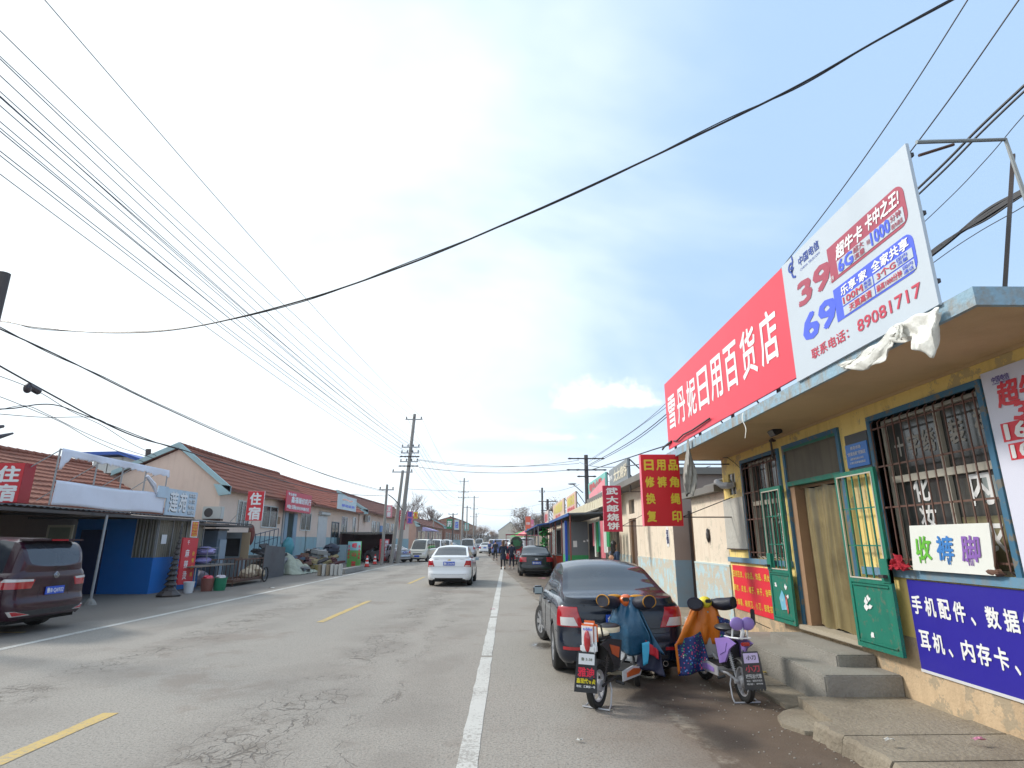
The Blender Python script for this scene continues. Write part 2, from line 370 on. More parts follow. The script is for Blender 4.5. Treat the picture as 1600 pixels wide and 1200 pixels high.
wp = wornpaint('white_road_paint', (.52, .51, .47)); yp = wornpaint('yellow_road_paint', (.50, .35, .11))
rg = random.Random(3)
def lane(x0, x1, y0, y1, m, name, xe=None):
    n = max(2, int((y1-y0)/.25)) if y1 < 60 else 40
    mb = MB(); j = lambda: rg.uniform(-.008, .008)
    L = [(x0+j(), y0+(y1-y0)*i/n, .004) for i in range(n+1)]; Rr = [(x1+j(), y0+(y1-y0)*i/n, .004) for i in range(n+1)]
    mb.add(L+Rr, [(i, n+1+i, n+2+i, i+1) for i in range(n)])
    o = mb.build(name, m, fixn=False); tag(o, kind='structure')
lane(-.385, -.225, 2.0, 9.2, wp, 'road_marking'); lane(-.385, -.225, 9.32, 13.7, wp, 'road_marking'); lane(-.385, -.225, 13.9, 40, wp, 'road_marking')
lane(-8.05, -7.9, 3.0, 13.2, wp, 'road_marking'); lane(-8.05, -7.9, 13.2, 45, wp, 'road_marking')
for y0, y1 in ((2.2, 6.4), (13.0, 17.5), (24.3, 28.8), (35.5, 40), (46.8, 51), (58, 62)): lane(-4.0, -3.85, y0, y1, yp, 'road_marking')
a = gZ(100, 988); lane(-9.9, -9.0, a.y-.08, a.y+.05, yp, 'road_marking')
# pavement in front of the shop: cracked concrete slabs with a ragged kerb
conc = mat('old_concrete', srgb(160, 149, 131), .92, .2, 1.6, .7, srgb(98, 86, 72), .8, 30, fine=.7)
conc2 = mat('step_concrete', srgb(158, 154, 146), .9, .16, 2.5, .6, srgb(112, 104, 94), .6, 40, fine=.55)
sx, wx = 2.78, 4.09
ys = [2.2, 3.35, 4.05, 4.62, 5.2, 5.6]
rr = random.Random(5)
for i in range(len(ys)-1):
    mb = MB(); y0, y1 = ys[i]+.017, ys[i+1]-.017; n = 5
    edge = [(sx-.06+rr.uniform(-.02, .02)+.03*math.sin(3*(y0+(y1-y0)*k/n)), y0+(y1-y0)*k/n) for k in range(n+1)]
    z = .145+.02*((3.5-y0)/3)
    top = [(x, y, z) for x, y in edge]+[(wx, y1, z+.01), (wx, y0, z+.01)]
    bot = [(x-.05, y, -.03) for x, y in edge]+[(wx, y1, -.03), (wx, y0, -.03)]
    mid = [(x-.02, y, z-.03) for x, y in edge]+[(wx, y1, z-.03), (wx, y0, z-.03)]
    k = len(top); mb.add(top+mid+bot, [tuple(range(k))[::-1]]+[(i_, (i_+1) % k, (i_+1) % k+k, i_+k) for i_ in range(k)]+[(i_+k, (i_+1) % k+k, (i_+1) % k+2*k, i_+2*k) for i_ in range(k)])
    tag(mb.build('pavement', conc), kind='structure')
# apron that runs down to road level beside the steps, and the slabs along the wall
mb = MB(); mb.prism([(2.86, 5.62, -.05), (wx, 5.62, -.05), (wx, 6.45, -.05), (2.95, 6.45, -.05)], (0, 0, .175)); tag(mb.build('pavement', conc), kind='structure')
mb = MB(); poly = [(2.86, 5.6), (2.62, 5.68), (2.52, 5.9), (2.58, 6.12), (2.72, 6.3), (2.94, 6.44)]
mb.prism([(x, y, -.05) for x, y in poly], (0, 0, .085)); tag(mb.build('pavement', conc), kind='structure')
mb = MB()
for (y0, y1, xa) in ((6.47, 7.3, 2.83), (7.32, 8.3, 2.9), (8.32, 9.4, 2.98), (9.42, 11.0, 3.0)): mb.box(xa, wx, y0, y1, -.05, .035+.004*((y0*7) % 3), .008)
tag(mb.build('pavement', conc), kind='structure')
# raised walk in front of the neighbours
mb = MB().box(3.15, 4.3, 11.3, 13.0, -.05, .16, .02).box(3.2, 4.3, 13.02, 20, -.05, .14, .02); tag(mb.build('pavement', conc), kind='structure')
mb = MB()
for i in range(34):
    y = rr.uniform(10.2, 11.4); x = rr.uniform(2.75, 3.4); s = rr.uniform(.03, .11)
    mb.blob((x, y, .03+rr.uniform(0, .12)), s, s, s*.6, 6, 4, .25, i)
tag(mb.build('rubble_heap', conc), 'heap of broken kerb rubble at the foot of the cream wall', 'rubble')
# loose litter and grit
lit = [mat('litter_paper', (.6, .58, .53), .8), mat('litter_pink', (.6, .25, .35), .7), mat('litter_yellow', (.5, .38, .12), .7)]
def litter(px, py, s, k, label, z=0):
    p = gZ(px, py, z); mb = MB(); r3 = random.Random(px)
    mb.grid(lambda u, v: (p.x+(u-.5)*s*2+r3.uniform(-.01, .01), p.y+(v-.5)*s, z+.012+r3.uniform(0, .022)), 4, 3)
    tag(mb.build('litter', lit[k], solid=.002), label, 'litter')
litter(905, 1160, .025, 0, 'pale paper scrap on the road below the scooters', 0)
litter(847, 904, .16, 1, 'crumpled pink and white rag on the tarmac behind the far black car')
litter(1390, 1160, .035, 0, 'flat pale scrap on the nearest pavement slab', .17)
litter(1530, 1160, .04, 1, 'pink wrapper on the pavement under the blue banner', .17)
litter(1197, 1053, .05, 2, 'yellow leaf-like scrap beside the concrete steps', .045)
litter(424, 919, .1, 0, 'white scrap lying on the left edge line')
litter(770, 953, .05, 1, 'small red scrap just right of the white line')
mb = MB(); r4 = random.Random(12)
for i in range(420):
    y = r4.uniform(3.0, 12); x = 2.7-abs(r4.gauss(0, .35)) if y < 6 else 2.8-abs(r4.gauss(0, .5)); s = r4.uniform(.003, .011)
    mb.blob((x, y, s*.4), s, s*r4.uniform(.7, 1.4), s*.7, 5, 3, .2, i)
tag(mb.build('grit', mat('grit', (.30, .27, .23), .9, .5, 30)), kind='stuff', label='small stones and grit along the kerb')
# ================================================================ THE YELLOW SHOP (wall plane X = WX)
WX = 4.05; NX = 3.6; FY = 10.9      # wall plane, near end Y, far end Y
ZS, ZF = 3.15, 3.268                 # soffit, fascia top
yel = mat('yellow_plaster', srgb(248, 220, 138), .85, .07, 1.4, .22, srgb(170, 138, 82), .25, 30, streak=.34, fine=.12, peel=.35, peelc=srgb(196, 176, 132), pscale=2.2)
tanp = mat('tan_plinth', srgb(206, 180, 146), .9, .08, 2.0, .4, srgb(132, 110, 86), .35, 40, fine=.3, streak=.3, peel=.7, peelc=srgb(160, 146, 124), pscale=3)
blue_old = mat('old_blue_paint', srgb(96, 140, 168), .7, .15, 4, .5, srgb(150, 128, 96), .2, 30, streak=.5)
blue_fr = mat('blue_frame_paint', srgb(58, 108, 138), .55, .12, 4, .25, srgb(90, 100, 96), peel=.4, peelc=srgb(120, 112, 98), pscale=9)
green_fr = mat('green_gate_paint', srgb(30, 122, 102), .5, .12, 4, .25, srgb(16, 70, 60), peel=.22, peelc=srgb(90, 110, 92), pscale=11, streak=.3, fine=.15)
alu = mat('pale_window_trim', srgb(196, 190, 176), .5, .08, 5, .25, srgb(130, 116, 96))
dkgl = mat('dark_shop_glass', (.06, .064, .062), .12, .5, 1.2, .5, (.10, .085, .06), spec=.8)
bar_b = mat('brown_window_bars', srgb(98, 68, 58), .6, .25, 12, .4, srgb(120, 100, 84))
brownj = mat('brown_door_jamb', srgb(158, 126, 98), .7, .15, 4, .3, srgb(90, 66, 50))
shop = thing('yellow_shop', 'yellow plastered shop with blue trim, barred windows and open green gates', 'shop', (WX, 7, 0))
def S(mb, name, m, parent=None, **k):
    p = parent or shop
    base = Vector((WX, 7, 0))
    mb.v = [tuple(Vector(v)-base) for v in mb.v]
    return mb.build(name, m, p, **k)
# front wall with real openings
def wall_with_holes(x0, x1, y0, y1, z0, z1, holes):
    mb = MB(); ysl = sorted({y0, y1, *[h[0] for h in holes], *[h[1] for h in holes]})
    for a, b in zip(ysl, ysl[1:]):
        hs = sorted([h for h in holes if h[0] <= a+1e-6 and h[1] >= b-1e-6], key=lambda h: h[2]); z = z0
        for h in hs:
            if h[2] > z: mb.box(x0, x1, a, b, z, h[2])
            z = h[3]
        if z < z1: mb.box(x0, x1, a, b, z, z1)
    return mb
W1 = (8.58, 9.92, 1.37, 2.93); W2 = (4.76, 6.27, 1.37, 2.93); DR = (6.97, 8.33, .55, 2.93); W0 = (10.3, 10.62, 2.45, 2.82)
S(wall_with_holes(WX, WX+.24, 3.7, FY, .72, 3.15, [W1, W2, DR, W0]), 'wall', yel)
S(wall_with_holes(WX-.004, WX+.24, 3.7, FY, -.1, .72, [(6.97, 8.33, .55, .72)]), 'plinth', tanp)
S(MB().box(WX+.24, 9, FY-.24, FY, -.1, 3.15).box(WX+.24, 9, 3.7, 3.94, -.1, 3.15).box(8.76, 9, 3.94, FY-.24, -.1, 3.15), 'wall', yel)
S(MB().box(WX+.9, WX+.95, 3.94, FY-.24, .5, 3.15), 'interior_shade_sheet', mat('dim_interior', (.05, .045, .04), .9, .4, 2))  # dark sheet stands in for the shade inside the shop
S(MB().box(3.09, 9.4, 3.5, 11.05, ZS, ZF-.02).box(WX-.02, WX-.001, 3.7, FY, ZS-.03, ZS), 'soffit_slab', mat('soffit', srgb(206, 178, 138), .9, .1, 1.5, .4, srgb(166, 138, 104), .2, 30))
S(MB().box(3.06, 3.095, 3.47, 11.08, ZS-.012, ZF).box(3.095, 9.4, 3.47, 3.505, ZS-.012, ZF).box(3.095, 9.4, 11.05, 11.08, ZS-.012, ZF), 'fascia', mat('weathered_fascia', srgb(142, 172, 190), .8, .2, 2.5, .85, srgb(150, 128, 98), .4, 30, streak=.95, dscale=5.5))
S(MB().box(3.1, 9.4, 3.51, 11.04, ZF-.018, ZF-.004), 'roof', mat('roof_felt', (.09, .09, .09), .9))
for a, b in ((3.7, 6.8), (8.5, 10.9)): S(MB().box(WX-.045, WX, a, b, 1.29, 1.37), 'sill_band', blue_old)
def blue_frame(h, t=.055, m=blue_fr, bottom=False):
    y0, y1, z0, z1 = h; mb = MB()
    mb.box(WX-.03, WX+.14, y0-t, y0, z0, z1+t).box(WX-.03, WX+.14, y1, y1+t, z0, z1+t).box(WX-.03, WX+.14, y0, y1, z1, z1+t)
    return mb
def win(h, nb, label, split, transom):
    y0, y1, z0, z1 = h
    wdw = S(blue_frame(h), 'window', blue_fr); wdw['label'] = label
    mb = MB(); t = .035; X0, X1 = WX+.10, WX+.14
    mb.box(X0, X1, y0, y0+t, z0, z1).box(X0, X1, y1-t, y1, z0, z1).box(X0, X1, y0+t, y1-t, z0, z0+t).box(X0, X1, y0+t, y1-t, z1-t, z1)
    for s in split: mb.box(X0-.003, X1, s-.022, s+.022, z0+t, z1-t)
    mb.box(X0-.006, X1, y0+t, y1-t, transom-.035, transom+.035)
    S(mb, 'frame', alu, wdw)
    S(MB().box(WX+.145, WX+.15, y0, y1, z0, z1), 'pane', dkgl, wdw)
    bb = MB()
    for i in range(nb):
        y = y0+.03+(y1-y0-.06)*i/(nb-1); bb.tube([(WX-.0, y, z0+.01), (WX-.035, y, z0+.04), (WX-.035, y, z1-.04), (WX, y, z1-.01)], .0078, 5)
    for z in (z0+.1, z0+.62, z0+1.05, z1-.1): bb.box(WX-.03, WX-.022, y0, y1, z-.009, z+.009)
    S(bb, 'window_bars', bar_b, wdw)
    return wdw
win1 = win(W1, 10, 'narrower barred window left of the shop door', [9.25], 2.25)
win2 = win(W2, 13, 'wide barred window with white lettering on its glass', [5.45], 2.28)
S(MB().box(WX+.02, WX+.05, 10.3, 10.62, 2.45, 2.82), 'vent_pane', dkgl)
S(MB().box(WX, WX+.05, 10.44, 10.47, 2.45, 2.82).box(WX, WX+.05, 10.3, 10.33, 2.45, 2.82), 'vent_frame', alu)
# white lettering on the panes
def wl(s, a, b, par, m=white_ink, X=WX+.142, bold=.03):   # pixel box on plane X -> letters
    p, q = gX(a[0], a[1], X), gX(b[0], b[1], X)
    mb = MB(); text_mb(mb, s, -(p.y+q.y)/2, (p.z+q.z)/2, abs(p.y-q.y), abs(q.z-p.z), origin=(X, 0, 0), bold=bold, depth=.003, **RXm)
    return mb
faded = mat('faded_white_ink', (.42, .40, .36), .6, .2)
def on_glass(items, par, m, X=WX+.142, bold=.03):
    mb = MB()
    for s, y, z, wd, ht in items: text_mb(mb, s, -y, z, wd, ht, origin=(X, 0, 0), bold=bold, depth=.003, **RXm)
    return S(mb, 'lettering', m, par)
on_glass([('化', 5.87, 2.16, .22, .25), ('妆', 5.84, 1.88, .22, .25), ('内', 5.13, 2.12, .23, .32), ('衣', 5.11, 1.69, .26, .30)], win2, white_ink)
on_glass([('十', 6.08, 2.62, .16, .2), ('字', 5.86, 2.61, .17, .22), ('绣', 5.65, 2.62, .17, .22), ('装', 5.28, 2.64, .19, .22), ('裱', 4.95, 2.67, .19, .24)], win2, faded)
on_glass([('文', 9.06, 2.0, .16, .2), ('具', 9.02, 1.66, .16, .24), ('玩', 8.86, 2.0, .12, .2)], win1, white_ink)
S(MB().box(WX+.1425, WX+.1445, 4.80, 5.42, 1.41, 1.86), 'inner_blind', mat('olive_blind', srgb(128, 120, 90), .5, .15, 3, .3, srgb(80, 76, 56)), win2)
S(MB().box(WX+.1425, WX+.1445, 4.80, 5.1, 2.0, 2.2), 'inner_notice', mat('pale_notice', srgb(150, 160, 160), .5, .3, 30), win2)
# door
dfr = S(blue_frame((6.97, 8.33, .55, 2.93), .06, blue_fr), 'door', blue_fr)
S(MB().box(WX-.032, WX+.1, 6.97, 8.33, 2.4, 2.46).box(WX-.03, WX+.0, 6.97, 8.33, 2.90, 2.935), 'transom_bar', green_fr, dfr)
S(MB().box(WX-.01, WX+.04, 6.99, 8.31, 2.47, 2.89).box(WX-.02, WX, 6.99, 8.31, 2.46, 2.475).box(WX-.02, WX, 6.99, 7.005, 2.46, 2.9).box(WX-.02, WX, 8.295, 8.31, 2.46, 2.9).box(WX-.02, WX, 6.99, 8.31, 2.885, 2.9), 'transom_screen', mat('dusty_mesh', srgb(104, 98, 86), .8, .15, 6, .4, srgb(70, 66, 58), streak=.4), dfr)
S(MB().box(WX+.0, WX+.22, 6.97, 7.02, .55, 2.4), 'jamb', brownj, dfr); S(MB().box(WX, WX+.22, 8.2, 8.33, .55, 2.4), 'jamb', brownj, dfr)
S(MB().box(WX-.10, WX+.25, 6.9, 8.42, .50, .56, .01), 'threshold', mat('threshold_concrete', srgb(170, 160, 142), .9, .1, 3, .3, srgb(120, 108, 92)), dfr)
cm = mat('plastic_curtain', srgb(146, 132, 96), .28, .3, 4, .8, srgb(92, 78, 54), streak=.75, trans=.12, spec=.6)
rc = random.Random(4); ph = [rc.uniform(0, 6) for _ in range(8)]
def curt(u, v):
    y = 8.2-1.2*u+.02*math.sin(v*5+u*9); z = 2.36-1.78*v+.02*math.sin(u*17)
    f = .018*math.sin(u*46+ph[0])*(1-.5*v)+.03*math.sin(u*19+ph[1]+v*1.2)+.014*math.sin(u*88+ph[2]+v*2)*(1-v)
    return (WX+.10+f, y, z)
S(MB().grid(curt, 110, 24), 'curtain', cm, dfr, smooth=True)
S(MB().box(WX+.08, WX+.12, 6.99, 8.2, 2.36, 2.4), 'curtain_rail', brownj, dfr)
# gates folded back against the wall
def gate(y0, y1, hinge_near, lab, seed):
    g_ = S(MB(), 'gate', green_fr) if False else None
    z0, z1, zm, t = .53, 2.42, 1.25, .045; XA, XB = WX-.135, WX-.10
    mb = MB(); mb.box(XA, XB, y0, y0+t, z0, z1).box(XA, XB, y1-t, y1, z0, z1).box(XA, XB, y0+t, y1-t, z1-t, z1).box(XA, XB, y0+t, y1-t, z0, z0+t).box(XA, XB, y0+t, y1-t, zm-t, zm)
    g_ = S(mb, 'gate', green_fr); g_['label'] = lab
    S(MB().box(XA+.012, XB-.01, y0+t, y1-t, z0+t, zm-t), 'gate_panel', green_fr, g_)
    tr = MB(); q = .014
    a, b = y0+t, y1-t
    tr.box(XA-.006, XA+.01, a, a+q, zm, z1-t).box(XA-.006, XA+.01, b-q, b, zm, z1-t).box(XA-.006, XA+.01, a+q, b-q, z1-t-q, z1-t).box(XA-.006, XA+.01, a+q, b-q, zm, zm+q)
    S(tr, 'trim', alu, g_)
    br = MB()
    for i in range(4): y = a+(b-a)*(i+1)/5; br.box(XB-.015, XB-.003, y-.009, y+.009, zm, z1-t)
    for z in (zm+.35, zm+.75): br.box(XB-.012, XB-.006, a, b, z-.007, z+.007)
    S(br, 'gate_bars', green_fr, g_)
    fe = y1 if hinge_near else y0
    lk = MB().box(XA-.012, XB, (fe-.13) if hinge_near else fe+.0, fe if hinge_near else fe+.13, zm-.02, zm+.22); S(lk, 'lock_plate', green_fr, g_)
    S(MB().box(XA-.06, XA-.01, (fe-.1) if hinge_near else fe+.02, (fe-.02) if hinge_near else fe+.10, zm+.03, zm+.06), 'bolt', dark_metal, g_)
    S(MB().box(XA-.004, XA+.004, y0+t+.015, y1-t-.015, z0+t+.015, z0+t+.03).box(XA-.004, XA+.004, y0+t+.015, y1-t-.015, zm-t-.03, zm-t-.015), 'panel_bead', green_fr, g_)
    rg = random.Random(seed); st = MB()
    for i in range(5 if hinge_near is False else 3):
        cy_, cz_ = rg.uniform(a+.1, b-.12), rg.uniform(z0+.14, zm-.16); n = 9
        pl = [(XA+.008, cy_+rg.uniform(.01, .05)*math.cos(6.28*k/n), cz_+rg.uniform(.015, .05)*math.sin(6.28*k/n)) for k in range(n)]
        st.prism(pl, (-.003, 0, 0))
    S(st, 'torn_sticker', white_ink, g_)
    return g_
gl = gate(8.36, 9.03, True, 'left green gate leaf with a torn coloured sticker', 1)
S(MB().prism([(WX-.132, 8.56, .72), (WX-.132, 8.74, .70), (WX-.132, 8.78, .86), (WX-.132, 8.68, .97), (WX-.132, 8.62, .9)], (.004, 0, 0)), 'torn_sticker', mat('sticker_cyan', srgb(110, 180, 205), .6, .3, 25, .6, srgb(200, 205, 200), dscale=14), gl)
S(MB().prism([(WX-.134, 8.53, .70), (WX-.134, 8.56, .66), (WX-.134, 8.6, .8), (WX-.134, 8.57, .93), (WX-.134, 8.545, .85)], (.003, 0, 0)), 'torn_sticker', mat('sticker_red', srgb(190, 80, 74), .6, .3, 25, .5, srgb(200, 190, 180), dscale=14), gl)
gr = gate(6.17, 6.93, False, 'right green gate leaf with white paper remnants', 6)
# conduit, lamp, cable
S(MB().tube([(WX-.03, 8.62, 3.18), (WX-.06, 8.62, 3.1), (WX-.06, 8.62, 2.86), (WX-.03, 8.62, 2.84)], .016, 6).box(WX-.07, WX, 8.58, 8.66, 3.1, 3.13), 'wall_bracket', dark_metal)
# text floodlight
fl = thing('floodlight', 'small black floodlight fixed below the soffit above the shop door', 'lamp', (3.72, 7.95, 3.2))
MB().box(-.06, .06, -.1, .1, -.13, -.03, .012).xf(Matrix.Rotation(R(-25), 4, 'Y')).build('lamp_housing', plastic_black, fl)
MB().box(-.02, .02, -.02, .02, -.05, 0).build('bracket', dark_metal, fl)
MB().box(-.065, -.055, -.08, .08, -.12, -.04).xf(Matrix.Rotation(R(-25), 4, 'Y')).build('lens', glass('lamp_glass', (.2, .2, .2), .15), fl)
# AC pipe stub at far corner
S(MB().tube([(WX-.02, 10.3, 2.62), (WX-.1, 10.35, 2.6), (WX-.12, 10.6, 2.62), (WX-.1, 10.95, 2.72), (WX+.05, 11.02, 2.75)], [.05, .06, .06, .055, .05], 8), 'pipe', steel)
S(MB().tube([(WX-.015, 9.97, 2.85), (WX-.02, 10.15, 2.96), (WX-.02, 10.5, 3.12), (WX-.02, 10.8, 3.16)], .006, 4), 'cable', plastic_black)
# ---------------------------------------------------------------- steps
st = thing('door_steps', 'two grey concrete steps below the shop door', 'steps', (3.6, 7.4, 0))
def stp(x0, x1, y0, y1, z0, z1):
    return MB().box(x0-3.6, x1-3.6, y0-7.4, y1-7.4, z0, z1, .014)
stp(3.24, 4.045, 6.43, 9.35, -.05, .325).build('lower_step', conc2, st)
stp(3.6, 4.04, 6.83, 8.5, .3, .445).build('upper_step', conc2, st)
# ---------------------------------------------------------------- flat signs on the wall
def board(name, label, cat, X, y0, y1, z0, z1, m, th=.012, facing=-1, group=None):
    r = thing(name, label, cat, (X, (y0+y1)/2, z0), group=group)
    mb = MB().box(0 if facing < 0 else -th, th if facing < 0 else 0, y0-(y0+y1)/2, y1-(y0+y1)/2, 0, z1-z0); mb.build('panel', m, r); return r
def letters(r, items, m, X, facing=-1, bold=.02, name='lettering', depth=.004, sh=0):
    """items: (text, y centre, z centre, width, height) on plane X"""
    mb = MB(); kw = RXm if facing < 0 else RX
    for s, y, z, wd, ht in items: text_mb(mb, s, y*facing, z, wd, ht, origin=(X, 0, 0), bold=bold, depth=depth, shear=sh, **kw)
    L = r.location; mb.v = [tuple(Vector(v)-L) for v in mb.v]; return mb.build(name, m, r, fixn=False)
def chars(s, y0, z0, y1, z1, wd, ht):   # spread the characters of s evenly from (y0,z0) to (y1,z1)
    n = len(s); o = []
    for i, c in enumerate(s):
        k = i/(n-1) if n > 1 else 0; a = wd; b = ht; y, z = y0+(y1-y0)*k, z0+(z1-z0)*k
        if c in '、': a, b, z, y = wd*.3, ht*.35, z-ht*.35, y+wd*.25
        if c == ' ': continue
        if c == '一': b = ht*.1
        o.append((c, y, z, a, b))
    return o
yel_ink = mat('yellow_ink', (.80, .62, .05), .5, .05)
navy = mat('navy_banner', srgb(46, 38, 150), .4, .08, 2, .2, srgb(70, 66, 165), bump=.15, bscale=5)
b1 = board('banner', 'dark blue banner with white writing under the wide barred window', 'banner', WX-.02, 4.1, 6.1, .44, 1.275, navy, .01)
MB().box(-.002, .006, -1.0, 1.005, -.014, .012).build('hem', mat('banner_hem', (.6, .6, .62), .6), b1)
letters(b1, chars('手机配件、数据线', 6.0, 1.045, 4.72, 1.03, .135, .165)+chars('耳机、内存卡、U盘', 5.97, .725, 4.55, .72, .135, .165), white_ink, WX-.021, bold=.035)
b2 = board('banner', 'red banner with three rows of yellow writing under the small window', 'banner', WX-.02, 8.8, 10.78, .50, 1.235, red_vinyl, .01)
letters(b2, chars('日用百货、化妆品、饰品、男女内衣、童', 10.72, 1.09, 8.9, 1.09, .085, .10)+chars('箱包、皮包、帽子、袜子、指甲刀、收音', 10.72, .865, 8.9, .865, .085, .10)+chars('计算器、剃须刀、小刀、钥匙扣、雨伞、', 10.72, .63, 8.9, .64, .085, .10), yel_ink, WX-.021, bold=.02)
plaque = board('plaque', 'small blue plaque with white writing between the door and the wide window', 'plaque', WX-.03, 6.37, 6.79, 2.47, 2.74, mat('plaque_blue', srgb(48, 120, 205), .35, .08), .012)
MB().box(.0125, .028, -.22, .215, -.06, .385).build('backing_board', mat('slate_board', (.09, .10, .11), .6, .2), plaque)
letters(plaque, [('青岛市场', 6.58, 2.69, .2, .04), ('“质量无假”经销店', 6.58, 2.625, .35, .042), ('消费者信得过单位', 6.58, 2.565, .26, .025), ('工商行政管理局监制', 6.58, 2.52, .3, .025)], white_ink, WX-.031, bold=.01)
bw = board('notice_board', 'weathered grey quilted board fixed over the wall left of the small window', 'board', WX-.05, 9.95, 10.86, 1.52, 2.38, mat('quilted_board', srgb(186, 184, 176), .8, .06, 12, .3, srgb(150, 144, 132), .6, 14), .045)
MB().box(-.008, .0, -.455, .455, -.018, .0).build('lower_trim', dark_metal, bw)
# poster right
ps_m = mat('poster_white', srgb(214, 216, 232), .4, .04, 2)
po = board('poster', 'white phone tariff poster with red and purple print at the right end of the wall', 'poster', WX-.02, 3.72, 4.69, 1.40, 3.02, ps_m, .01)
pr_red = mat('print_red', srgb(214, 46, 60), .4, .05); pr_pur = mat('print_purple', srgb(70, 40, 150), .4, .05)
letters(po, [('中国电信', 4.5, 2.935, .17, .05), ('CHINA TELECOM', 4.5, 2.9, .17, .012)], pr_pur, WX-.021, bold=.01)
letters(po, [('乐享', 4.3, 2.14, .34, .11), ('全家共享', 4.24, 2.02, .4, .09)], pr_pur, WX-.021, bold=.05, sh=.2)
letters(po, [('超牛卡', 4.26, 2.80, .62, .20), ('39', 4.28, 2.64, .34, .13), ('超大流量', 3.98, 2.64, .25, .10)], pr_red, WX-.021, bold=.05, sh=.12)
def panel_quad(r, X, pts, m, name='printed_panel', d=.003):
    mb = MB(); mb.prism([(X-r.location.x, p[0]-r.location.y, p[1]-r.location.z) for p in pts], (-d, 0, 0)); return mb.build(name, m, r)
panel_quad(po, WX-.02, [(4.60, 2.57), (3.8, 2.57), (3.8, 2.42), (4.60, 2.42)], pr_red); panel_quad(po, WX-.02, [(4.57, 2.40), (3.8, 2.40), (3.8, 2.27), (4.57, 2.27)], pr_red)
panel_quad(po, WX-.02, [(4.42, 1.94), (3.8, 1.94), (3.8, 1.58), (4.42, 1.58)], pr_pur)
letters(po, [('16', 4.46, 2.495, .2, .12), ('10', 4.45, 2.335, .18, .10), ('元/月', 4.1, 2.495, .3, .1), ('宽带', 4.2, 1.84, .3, .1), ('高清电视', 4.15, 1.68, .4, .1)], white_ink, WX-.0245, bold=.05)
# white board on the sill
wb = thing('hand_lettered_board', 'white board hand painted in green blue and purple leaning on the window sill', 'sign', (WX-.09, 5.4, 1.375))
pA, pB = gX(1429, 833, WX-.09), gX(1544, 893, WX-.06); wl_, = (abs(pA.y-pB.y),)
MB().box(-.006, .006, -.52, .46, 0, .42).xf(Matrix.Rotation(R(5), 4, 'Y')).build('panel', mat('white_board', srgb(222, 224, 218), .4, .04, 3, .1), wb)
for c, yy, m in (('收', .28, mat('green_brush', srgb(96, 178, 50), .6)), ('裤', 0, mat('blue_brush', srgb(50, 120, 190), .6)), ('脚', -.3, mat('purple_brush', srgb(130, 90, 170), .6))):
    mb = MB(); text_mb(mb, c, -yy, .21, .2, .21, origin=(-.009, 0, 0), bold=.03, **RXm); mb.xf(Matrix.Rotation(R(5), 4, 'Y'))
    r5 = random.Random(c); 
    for _ in range(3): y_ = yy+r5.uniform(-.08, .08); mb.box(-.006, -.004, y_-.004, y_+.004, .07, .13)
    mb.build('lettering', m, wb, fixn=False)
# red cloth on gate
mb = MB(); rr2 = random.Random(2)
mb.grid(lambda u, v: (WX-.12+.03*math.sin(u*19+v*14), 5.9+.24*u+.02*math.sin(v*9), 1.375+(.05+.10*math.exp(-((u-.55)/.22)**2))*(1-v)+.012*math.sin(u*33+v*13)), 24, 12)
tag(mb.build('red_cloth', mat('red_cloth', srgb(170, 30, 48), .85, .3, 14), smooth=True, solid=.006), 'crumpled red cloth tied to the free edge of the right gate', 'cloth')
tag(MB().tube([(WX-.06, 4.86, 1.95), (WX-.07, 4.84, 1.7), (WX-.09, 4.87, 1.45), (WX-.05, 4.9, 1.40)], .008, 5).blob((WX-.07, 4.9, 1.40), .04, .08, .03, 8, 5, .3).build('chain', rust), 'rusty chain hanging from the window bars near the poster', 'chain')
# ---------------------------------------------------------------- billboard on the roof edge
BX = 3.045
bb = thing('roof_billboard', 'long rooftop billboard, red shop name half and white phone tariff half', 'billboard', (BX, 7.2, 3.3))
YD, BZ0, BZ1, BY0, BY1 = 5.8, 3.285, 4.58, 3.74, 10.75
pink = mat('red_vinyl_billboard', srgb(224, 58, 78), .42, .05, 1.2, .06, srgb(240, 110, 124)); wv = mat('white_vinyl_billboard', srgb(190, 200, 210), .42, .04, 1.5, .12, srgb(190, 198, 204), .12, 6)
def BB(mb, n, m, par=bb, **k): mb.v = [tuple(Vector(v)-bb.location) for v in mb.v]; return mb.build(n, m, par, **k)
redp = BB(MB().box(BX-.012, BX+.013, YD, BY1, BZ0+.02, BZ1-.01), 'red_panel', pink)
whp = BB(MB().box(BX-.012, BX+.013, BY0, YD-.002, BZ0-.03, BZ1), 'white_panel', wv)
fr = MB()
for y in (3.95, 5.1, 6.4, 7.8, 9.2, 10.6):
    fr.box(BX+.06, BX+.095, y-.02, y+.02, ZF, BZ1-.02)
    if y > 4: fr.bar((BX+.08, y, BZ1-.5), (BX+.6, y, ZF+.02), .012, 5)
for z in (3.45, 4.0, 4.5): fr.box(BX+.02, BX+.055, BY0+.02, BY1-.02, z-.015, z+.015)
BB(fr, 'frame', dark_metal)
gal = mat('galvanised_tube', srgb(150, 158, 160), .4, .12, 6, .3, srgb(120, 90, 66))
pa, pb_, pc_ = gY(1432, 222, BY0+.03), gY(1571, 218, BY0+.03), gY(1606, 320, BY0+.03)
BB(MB().tube([pa, pb_, pc_, pc_+Vector((.1, 0, -.95))], .016, 6), 'frame_tube', gal)
p1, p2 = gY(1583, 242, BY0+.12), gY(1570, 452, BY0+.12)
BB(MB().tube([p2, p1], .019, 4), 'post', dark_metal)
BB(MB().bar(gY(1436, 243, BY0+.1), gY(1490, 226, BY0+.1), .013, 5), 'brace', rust)
